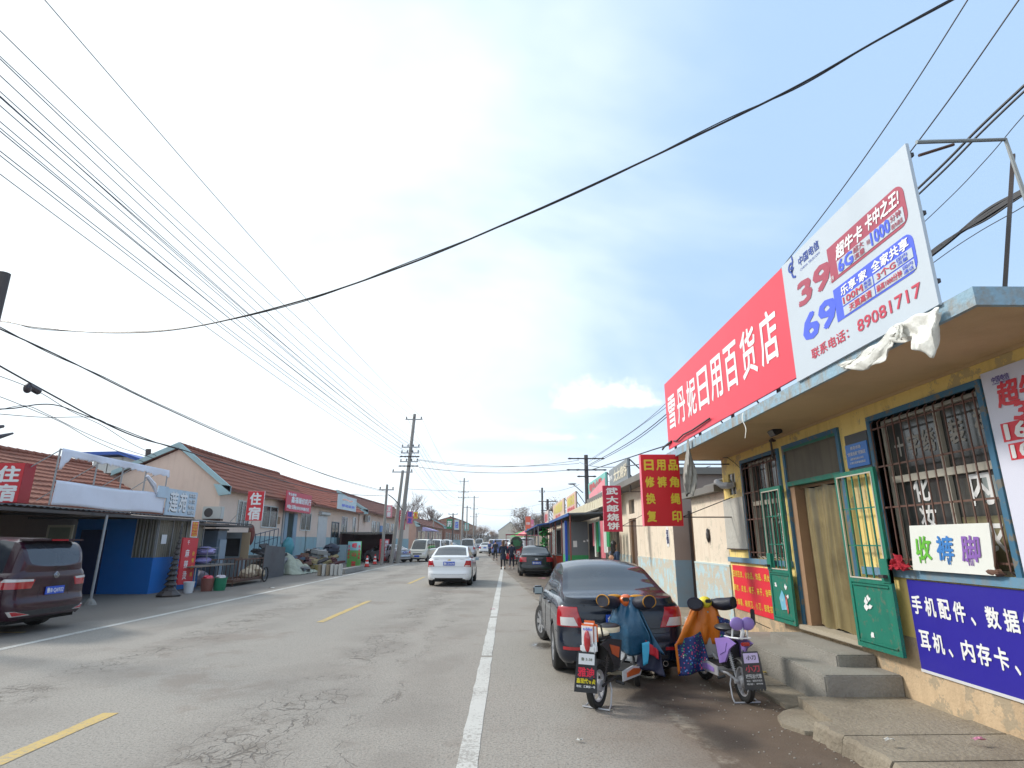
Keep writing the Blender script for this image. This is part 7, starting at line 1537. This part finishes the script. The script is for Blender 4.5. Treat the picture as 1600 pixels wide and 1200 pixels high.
# where each wire leaves the top/left of the picture: found from the photograph's left edge
EDGE = [(0, 88), (0, 48), (70, 0), (0, 150), (0, 143), (0, 118), (0, 92), (0, 200), (0, 190), (0, 165), (0, 152), (0, 272), (0, 243), (0, 236), (0, 205)]
k = 0
for (f, dx) in slots:
    a = B1+d1*f+Vector((dx, -.11, .15)); P = gX(*EDGE[k], -8.6+dx*1.1); L_ = 46-(-8); tp = (a.y-P.y)/L_; c_ = 3.2 if f > .9 else 2.6
    b_ = (P.z-a.z-c_*tp*tp)/tp; xb = (P.x-a.x)/tp
    tag(MB().tube([Vector((a.x+xb*t, a.y-L_*t, a.z+b_*t+c_*t*t)) for t in [j/44 for j in range(45)]], .0085, 5).build('overhead_wire', wireg, smooth=True), 'thin overhead wire of the bundle running along the left side to the tallest pole', 'cable', grp); k += 1
pole('near end pole of the left wire bundle', (-8.7, -8, 0), (-8.7, -8, 14.5), .24, .14, [(.96, 1.6, 3, 0), (.77, 1.7, 4, 0), (.69, 1.7, 4, 0), (.59, 1.7, 4, 0)])
B2 = gY(725.5, 747, 104)
for (f, dx) in slots[::2]: sagwire(B1+d1*f+Vector((dx, 0, .15)), (B2.x+dx, 103.9, B2.z*(f*.95)), 1.6, 'sagging wire from the tallest pole to the distant tall pole', .010, wireg, 'wires between the two tall left poles')
for z_, dx in ((.94, -.7), (.94, .7), (.8, -.5), (.8, .5)): sagwire((B2.x+dx, 104, B2.z*z_), (gY(741, 775, 130).x+dx, 130, gY(741, 775, 130).z*z_), .5, 'far wire between the distant poles in the middle', .012, wireg, 'far wires down the street')
# cross street cables
def crossw(pa, Ya, pb, Yb, sag, lab, r=.014): a, b = gY(*pa, Ya), gY(*pb, Yb); return sagwire(a, b, sag, lab, r, wirem, 'cables crossing the street between poles')
crossw((655, 718), 46, (905, 724), 39, .35, 'upper cable crossing the street from the tallest pole'); crossw((654, 719), 46, (905, 719), 39, .5, 'second cable crossing the street close to the upper one'); crossw((655, 730), 46, (905, 733), 39, .35, 'third lower cable crossing the street from the tallest pole', .018)
crossw((638, 764), 46, (847, 766), 81, .2, 'level cable crossing to the plain tall pole'); crossw((847, 766), 81, (905, 757), 39, .3, 'cable from the plain tall pole to the cluttered right pole'); crossw((741, 800), 130, (856, 800), 63, .6, 'faint far cable crossing the street low over the vans')
crossw((741, 790), 130, (850, 786), 81, .9, 'faint far cable sagging over the street end'); crossw((905, 722), 39, (1010, 724), 14, .2, 'cable from the cluttered right pole towards the hanging signs')
# the black service cable across the whole sky
def vplane(A, B, pts):   # intersect picture points with the upright plane through A and B
    A, B = Vector(A), Vector(B); n = Vector((B.y-A.y, -(B.x-A.x), 0)); C = Vector((0, 0, HC)); o = []
    for p in pts: d = ray(*p); t = (A-C).dot(n)/d.dot(n); o.append(C+d*t)
    return o
pts = [(-60, 497), (10, 503), (60, 512), (180, 520), (300, 511), (470, 470), (640, 412), (800, 345), (960, 273), (1130, 192), (1250, 132), (1380, 58), (1495, -4), (1600, -66)]
pp = vplane((-9.5, 10.2, 0), (5.4, 3.2, 0), pts); wire('service_cable', 'thick twisted black cable swinging across the whole sky from left to upper right', pp, .011)
r7 = random.Random(3); wire('service_cable', 'thinner strand twisted round the thick black cable across the sky', [p+Vector((0, 0, .025*math.sin(i*2.3))) for i, p in enumerate(pp)], .006)
# left cables in the plane above the pavement
PL = ((-9.5, 6, 0), (-9.55, 43, 0))
def lw(name, label, pts, r): return wire(name, label, vplane(*PL, pts), r, wirem, 'cables strung over the left pavement')
lw('pavement_cable', 'thick straight cable falling from the dark low pole to the small grey pole', [(-40, 493), (0, 514), (100, 560), (250, 634), (400, 700), (520, 745), (603, 768)], .015)
lw('pavement_cable', 'thin strand wrapped along the thick straight cable', [(-40, 490), (0, 511), (60, 543), (98, 561), (160, 588), (250, 632), (400, 698), (520, 746), (603, 770)], .010)
lw('pavement_cable', 'lower bundled cable passing over the gable to the small grey pole', [(-30, 553), (0, 572), (90, 622), (165, 662), (220, 685), (282, 702), (380, 733), (482, 762), (540, 772), (603, 775)], .017)
lw('pavement_cable', 'slack dark cable rising then joining the lower bundle', [(-30, 640), (20, 638), (60, 632), (92, 634), (130, 648), (165, 661), (240, 690), (285, 704)], .012)
lw('pavement_cable', 'thin drop wire crossing the others above the torn hoarding', [(-30, 645), (0, 640), (40, 634), (75, 648), (130, 675), (190, 700), (240, 716)], .007)
lw('pavement_cable', 'thin wire running down to the dark flue by the gable', [(-30, 582), (0, 588), (60, 612), (110, 642), (160, 665), (200, 690), (244, 712)], .007)
lw('pavement_cable', 'thin level wire below the black cable clamp', [(-30, 645), (0, 647), (70, 652), (140, 652), (165, 660)], .007)
lw('pavement_cable', 'thin wire crossing steeply to the blue roof', [(-30, 612), (0, 620), (50, 640), (100, 662), (150, 690), (225, 722)], .007)
wire('pavement_cable', 'thick black cable looping from the small grey pole to the tallest pole', [gY(607, 773, 43), gY(618, 782, 44), gY(629, 797, 45.5)], .035)
cl_ = vplane(*PL, [(44, 603), (60, 612)]); tag(MB().tube([cl_[0], cl_[1]], .07, 8).blob(cl_[0]+Vector((0, 0, -.05)), .07, .08, .1).build('cable_clamp', insu), 'black cable clamp box hanging on the lower cable bundle', 'clamp')
tag(MB().tube(vplane(*PL, [(-30, 692), (0, 682), (20, 677)]), [.05, .045, .02], 6).tube(vplane(*PL, [(-10, 668), (5, 666)]), [.05, .03], 6).build('cut_cable_end', insu), 'dark cut cable end above the first tiled roof', 'cable')
# right cables behind the billboard
PLR = ((6.2, 2, 0), (5.2, 39, 0))
def rw_(label, pts, r=.013, name='roadside_cable'): return wire(name, label, vplane(*PLR, pts), r, wirem, 'cables running behind the rooftop billboard')
rw_('high thin cable on the right falling behind the red billboard half', [(1560, -80), (1512, 0), (1400, 175), (1290, 330), (1180, 470), (1080, 590), (1000, 665), (922, 718)], .010)
rw_('second thin cable on the right above the phone advert', [(1650, -78), (1592, 0), (1480, 160), (1380, 290), (1280, 400), (1180, 508), (1060, 622), (920, 722)], .010)
rw_('upper cable of the close pair right of the billboard', [(1680, 60), (1600, 134), (1530, 200), (1452, 278), (1300, 420), (1150, 550), (1000, 680), (921, 726)], .018)
rw_('lower cable of the close pair right of the billboard', [(1680, 72), (1600, 143), (1530, 210), (1453, 287), (1300, 428), (1150, 556), (1000, 684), (921, 728)], .015)
rw_('hair thin wire right of the billboard', [(1680, 100), (1600, 180), (1540, 250), (1462, 330), (1300, 480)], .006)
for i, o_ in enumerate((0, 5, 9, 14)): rw_('cable of the thick sagging black bundle behind the billboard post', [(1700, 236+o_), (1600, 296+o_*.6), (1540, 330+o_), (1470, 388-o_*.5), (1380, 455), (1200, 590), (1080, 680), (1010, 706), (921, 735)], .024 if i < 3 else .012)
rw_('drooping thin wire under the thick right bundle', [(1680, 270), (1600, 322), (1530, 362), (1470, 402), (1380, 470)], .006)
rw_('wire slipping under the shop roof to the grey low roof', [(1110, 728), (1060, 742), (1000, 752), (925, 752)], .010)
# ---------------------------------------------------------------- trees
barkm = mat('bark', srgb(96, 84, 76), .9, .2, 6); twigm = mat('twigs', srgb(128, 112, 104), .9, .2, 6); leafd = mat('dry_leaves', srgb(124, 108, 92), .85, .35, 4); leafr = mat('russet_leaves', srgb(150, 122, 100), .85, .35, 4)
def bare_tree(label, loc, H, spread, seed, leaves=0, lm=leafd, lsz=.35, name='bare_tree', depth=4, upright=.5):
    rg = random.Random(seed); t = thing(name, label, 'tree', loc); tr, tw = MB(), MB(); tips = []
    def grow(p, d, l, r, k):
        q = p+d*l; mid = p+d*l*.5+Vector((rg.uniform(-.06, .06), rg.uniform(-.06, .06), 0))*l
        (tr if k < 2 else tw).tube([p, mid, q], [r, r*.85, r*.62], 6 if k < 2 else 3, caps=False)
        if k >= depth: tips.append(q); return
        for _ in range(rg.choice((3, 4)) if k else 5):
            nd = (d*upright+Vector((rg.uniform(-1, 1), rg.uniform(-1, 1), rg.uniform(-.1, .9)))*spread).normalized(); s = p.lerp(q, rg.uniform(.55, 1)); grow(s, nd, l*rg.uniform(.58, .8), r*.55, k+1)
        if k > 1: tips.append(q)
    grow(Vector((0, 0, 0)), Vector((rg.uniform(-.05, .05), 0, 1)).normalized(), H*.36, H*.025, 0)
    tr.build('trunk', barkm, t, smooth=True); c = tw.build('crown', twigm, t)
    if leaves:
        lb = MB()
        for _ in range(leaves):
            p = rg.choice(tips); 
            for _k in range(5):
                o = p+Vector((rg.gauss(0, lsz), rg.gauss(0, lsz), rg.gauss(0, lsz*.8))); a = Vector((rg.uniform(-1, 1), rg.uniform(-1, 1), rg.uniform(-1, 1))).normalized(); b = a.orthogonal().normalized(); s = rg.uniform(.05, .11)*H/9
                lb.add([o-a*s, o+b*s*.6, o+a*s, o-b*s*.6], [(0, 1, 2, 3)])
        lb.build('dry_foliage', lm, t, fixn=False)
    return t
bare_tree('bare tree with clumps of dry leaves right of the street end', gY(823, 845, 88)+Vector((0, 0, -1.65)), 8.6, 1.0, 5, 620, leafd, .28, depth=4)
bare_tree('fine twigged bushy bare tree behind the third house roof', (-19, 112, 0), 11, .55, 9, 0, depth=5, upright=.9)
bare_tree('second fine twigged bare tree beside it over the roofs', (-15, 120, 0), 9.5, .6, 19, 0, depth=5, upright=.9)
for i, (x, y, h, s, lv, lab) in enumerate(((-9.5, 150, 8, 3, 500, 'russet tree right of the farther pole'), (-8.0, 175, 8, 4, 400, 'thin russet tree beyond the very distant pole'), (5.0, 110, 7, 6, 350, 'low bare tree behind the market stalls'), (2.5, 140, 6.5, 7, 350, 'faint tree at the right of the street end'), (6.5, 70, 8, 8, 250, 'tree rising behind the orange roof sign'), (-11, 210, 9, 12, 500, 'pale far tree left of the street end'), (-6.5, 260, 8, 13, 400, 'hazy low tree in front of the end house'))):
    bare_tree(lab, (x, y, 0), h, .8, s+20, lv, leafr, .45, depth=3)
# far end house, far walls, far wood
eh = house('haze pale gabled house closing the far end of the street', 300, 330, 5.5, 6, 6.8, 1.5, 11, -4.5, 6.5, mat('hazed_far_roof', srgb(130, 126, 128), .9), wallm=mat('hazed_far_cream', srgb(204, 196, 180), .9), dado=None, name='end_house')  # distance haze is put into the pale wall and roof colours
wd = MB(); rg9 = random.Random(31)
for i in range(5200):
    x = rg9.uniform(-180, 180); y = 400+rg9.uniform(-30, 60); 
    if abs(x+2) < 7 and y < 380: continue
    z = rg9.uniform(0, 7.5+2*math.sin(x*.13)+1.5*math.sin(x*.41)); a = Vector((rg9.uniform(-1, 1), rg9.uniform(-1, 1), rg9.uniform(-1, 1))).normalized(); b = a.orthogonal().normalized(); s = rg9.uniform(.5, 1.5); o = Vector((x, y, z)); wd.add([o-a*s, o+b*s, o+a*s, o-b*s], [(0, 1, 2, 3)])
tag(wd.build('far_woodland', mat('far_trees', srgb(118, 112, 104), .9, .3, .2), fixn=False), 'hazy far woodland along the horizon', kind='stuff')
for i, (x, y, w_, l, h) in enumerate(((8, 76, 8, 40, 3.4), (9, 120, 9, 60, 4), (9, 190, 10, 80, 5))):
    b = thing('roadside_building', ('flat cream building beyond the long market row', 'pale low building far along the right', 'farthest low building on the right')[i], 'building', (x, y+l/2, 0)); MB().box(-w_/2, w_/2, -l/2, l/2, 0, h).build('wall', cream, b); MB().box(-w_/2-.2, w_/2+.2, -l/2-.2, l/2+.2, h, h+.2).build('roof', greyslab, b)
    for k in range(int(l/6)): MB().box(-w_/2-.02, -w_/2, -l/2+1+6*k, -l/2+4+6*k, .8, 2.6).build('window', dglass, b)
# ---------------------------------------------------------------- market stalls on the right
awm = mat('awning_blue', srgb(40, 84, 150), .6, .1, 2, .2); awg = mat('awning_grey', srgb(96, 104, 114), .6, .15, 2, .3)
ks = thing('market_kiosk', 'grey panelled kiosk with a green base and blue corner post under the right awning', 'kiosk', (3.0, 24.5, 0)); kl, kr = gY(883, 850, 24.5).x-3, gY(919, 850, 24.5).x-3
MB().box(kl+.1, kr, 0, 2.2, 1.08, 2.42).build('wall', mat('kiosk_grey', srgb(112, 118, 124), .6, .08), ks); MB().box(kl+.1, kr, -.01, 2.2, 0, 1.08).build('base_panel', mat('kiosk_green', srgb(52, 150, 90), .6, .08), ks); MB().box(kl, kl+.1, -.03, .05, 0, 2.45).build('corner_post', mat('bright_blue_post', srgb(40, 90, 200), .5), ks)
MB().box(-.3, -.14, -.006, 0, 1.4, 1.65).box(.12, .2, -.006, 0, 1.6, 1.66).box(.26, .33, -.006, 0, 1.62, 1.7).build('paper_notice', white_ink, ks)
a1_ = thing('market_awning', 'nearest dark flat awning of the right stalls beside the tall crimson sign', 'awning', (3.1, 27, 2.6)); MB().prism([(-.82, -5, 0), (.9, -5, .06), (.9, -5, .12), (-.82, -5, .05)], (0, 10, 0)).build('roof_sheet', awg, a1_); MB().box(-.84, -.80, -5, 5, -.05, .06).build('edge', awm, a1_)
for y in (-4.9, -1.5, 2, 4.8): MB().box(-.78, -.73, y, y+.05, -2.6, 0).build('post', mat('red_brown_post', srgb(130, 64, 52), .6), a1_)
a2_ = thing('market_awning', 'long blue awning stretching over the far right stalls', 'awning', (2.6, 43, 2.55)); MB().prism([(-1.0, -11, -.12), (1.4, -11, .30), (1.4, -11, .36), (-1.0, -11, -.05)], (0, 24, 0)).build('roof_sheet', awm, a2_)
for y in (-10.8, -6, -1, 4, 9, 12.8): MB().box(-.95, -.90, y, y+.05, -2.55, -.1).build('post', steel, a2_)
rf = thing('street_stall', 'red fronted food stall counter below the market awning', 'stall', (3.1, 30, 0)); MB().box(-.7, .7, -.8, 1.8, 0, .95).build('counter', mat('stall_red', srgb(196, 64, 40), .6, .1), rf); MB().box(-.75, .75, -.85, 1.85, .95, 1.0).build('countertop', steel, rf); MB().box(-.7, -.68, -.8, 1.8, 1.0, 2.2).build('glass_front', mat('stall_glass', (.3, .33, .33), .2, .2), rf)
sf2 = thing('street_stall', 'stall with green hangings and goods left of the grey kiosk', 'stall', (3.6, 22, 0)); MB().box(-.1, .6, -1.8, 2, 0, .9).build('counter', mat('stall_pale', srgb(190, 186, 176), .6), sf2)
gm = [mat('cloth_green', srgb(40, 150, 90), .7, .2), mat('cloth_teal', srgb(70, 150, 140), .7, .2), mat('cloth_pink', srgb(216, 120, 130), .7, .2), mat('cloth_white', srgb(214, 214, 208), .7, .1)]
for i in range(7): y = -1.8+.55*i; MB().grid(lambda u, v: (-.15+.05*math.sin(u*9+i), y+.42*u, 2.35-(.9+.2*(i % 3))*v), 6, 4).build('hanging_cloth', gm[(i*3) % 4], sf2, solid=.01)
gd = thing('hanging_wreath', 'bright green leafy garland hanging over the far black sedan', 'garland', gY(850, 836, 33)); mb = MB(); r8 = random.Random(4)
for i in range(90): o = Vector((r8.gauss(0, .1), r8.gauss(0, .1), r8.uniform(-.6, .4))); a = Vector((r8.uniform(-1, 1), r8.uniform(-1, 1), r8.uniform(-1, 1))).normalized(); b = a.orthogonal().normalized(); s = .12; mb.add([o-a*s, o+b*s*.5, o+a*s, o-b*s*.5], [(0, 1, 2, 3)])
mb.build('leaves', mat('garland_green', srgb(30, 140, 60), .6, .3), gd, fixn=False); MB().bar((0, 0, .5), (0, 0, 1.2), .01, 4).build('cord', wirem, gd)
cart = thing('red_tricycle_cart', 'red three wheeled vendor cart with a round green emblem board', 'cart', gY(807, 870, 44)); cart.location.z = 0
MB().box(-.75, .75, -.3, 1.2, .35, 1.25, .05).build('body', mat('cart_red', srgb(196, 30, 50), .5, .08), cart); MB().box(-.8, .8, -.35, 1.25, 2.05, 2.12).box(-.78, -.74, -.3, -.26, 1.2, 2.1).box(.74, .78, -.3, -.26, 1.2, 2.1).box(-.78, -.74, 1.15, 1.2, 1.2, 2.1).box(.74, .78, 1.15, 1.2, 1.2, 2.1).build('canopy', mat('cart_canopy', srgb(150, 40, 60), .6), cart)
MB().lathe((0, -.33, 1.5), [(.46, 0), (.46, -.03), (.05, -.04)], 24, 'y').build('emblem_board', mat('emblem_dark', srgb(60, 70, 60), .6, .3, 8), cart); MB().prism([(.30*math.cos(k*.35)*(1+.25*math.sin(k*2.1)), -.38, 1.5+.24*math.sin(k*.35)*(1+.25*math.sin(k*2.1))) for k in range(18)], (0, .01, 0)).build('emblem', mat('emblem_green', srgb(60, 116, 76), .6, .4, 14), cart)
mb = MB(); text_mb(mb, '水果西瓜', 0, .8, 1.1, .3, origin=(0, -.302, 0), bold=.04); mb.build('lettering', white_ink, cart, fixn=False)
for x, y in ((-.7, .8), (.7, .8), (0, -.5)): MB().lathe((x, y, .25), [(.25, -.04), (.25, .04)], 16, 'x').build('wheel', black_rubber, cart)
for i, (px, Y, c, lab) in enumerate(((828, 62, srgb(226, 110, 130), 'pink market parasol beyond the red cart'), (816, 74, srgb(80, 160, 90), 'green market parasol left of the pink one'), (838, 55, srgb(226, 140, 140), 'faded rose canopy under the bare tree'))):
    p = gY(px, 845, Y); u = thing('market_parasol', lab, 'parasol', (p.x, Y, 0)); MB().lathe((0, 0, 0), [(1.5, 2.15), (1.45, 2.25), (.7, 2.6), (.02, 2.8)], 8).build('canopy', mat('parasol_%d' % i, c, .7, .1), u); MB().bar((0, 0, 0), (0, 0, 2.7), .025, 6).build('pole', steel, u)
for i, (px0, px1, y0_, y1_, Y, c, lab) in enumerate(((821, 829, 807, 829, 60, srgb(226, 110, 84), 'orange upright banner in front of the bare tree'), (829.5, 834, 812, 829, 61, srgb(222, 130, 160), 'pink upright banner right of the orange one'), (850, 858, 800, 815, 56, srgb(220, 220, 214), 'pale pink and white upright banner by the pole with boxes'), (824, 832, 826, 836, 50, srgb(50, 150, 140), 'teal upright panel over the stalls'))):
    a, b = gY(px0, y1_, Y), gY(px1, y0_, Y); r = thing('upright_banner', lab, 'banner', ((a.x+b.x)/2, Y, 0)); h = (b.x-a.x)/2; MB().box(-h, h, 0, .03, a.z, b.z).build('panel', mat('banner_%d' % i, c, .6, .12), r); MB().bar((-h, .05, 0), (-h, .05, b.z), .03, 5).bar((h, .05, 0), (h, .05, b.z), .03, 5).build('pole', steel, r)
    mb = MB(); text_mb(mb, '农资', 0, (a.z+b.z)/2, h*1.4, h*1.0, origin=(0, -.001, 0), bold=.04, depth=.01); mb.build('lettering', white_ink, r, fixn=False)
mo = thing('motorbike', 'dark motorbike parked beside the walking women', 'motorbike', gZ(805, 878), R(20))
for y in (-.6, .6): MB().lathe((0, y, .3), [(.19, -.04), (.28, -.05), (.3, 0), (.28, .05), (.19, .04)], 20, 'x', cap=False).build('wheel', black_rubber, mo)
MB().blob((0, .15, .78), .14, .3, .14, 12, 8).build('tank', paint('bike_maroon', srgb(90, 20, 24)), mo, smooth=True); MB().box(-.12, .12, -.65, -.05, .74, .84, .03).build('seat', seat_blk, mo); MB().box(-.1, .1, -.2, .25, .3, .62, .03).bar((0, .6, .3), (0, .4, .95), .03, 6).bar((0, -.6, .3), (0, -.1, .6), .03, 6).build('frame', dark_metal, mo); MB().tube([(-.34, .3, 1.0), (0, .4, 1.0), (.34, .3, 1.0)], .016, 6).build('handlebar', chrome, mo)
# ---------------------------------------------------------------- air
hz_m = bpy.data.materials.new('haze'); hz_m.use_nodes = True; t = hz_m.node_tree; t.nodes.clear()
o_ = t.nodes.new('ShaderNodeOutputMaterial'); pv = t.nodes.new('ShaderNodeVolumePrincipled'); pv.inputs['Density'].default_value = .00035; pv.inputs['Color'].default_value = (.86, .92, 1, 1); pv.inputs['Anisotropy'].default_value = .3
t.links.new(pv.outputs[0], o_.inputs['Volume'])
hb = MB().box(-1600, 1600, -90, 3100, -1.5, 26).build('haze', hz_m); hb['kind'] = 'stuff'
bpy.context.view_layer.update()
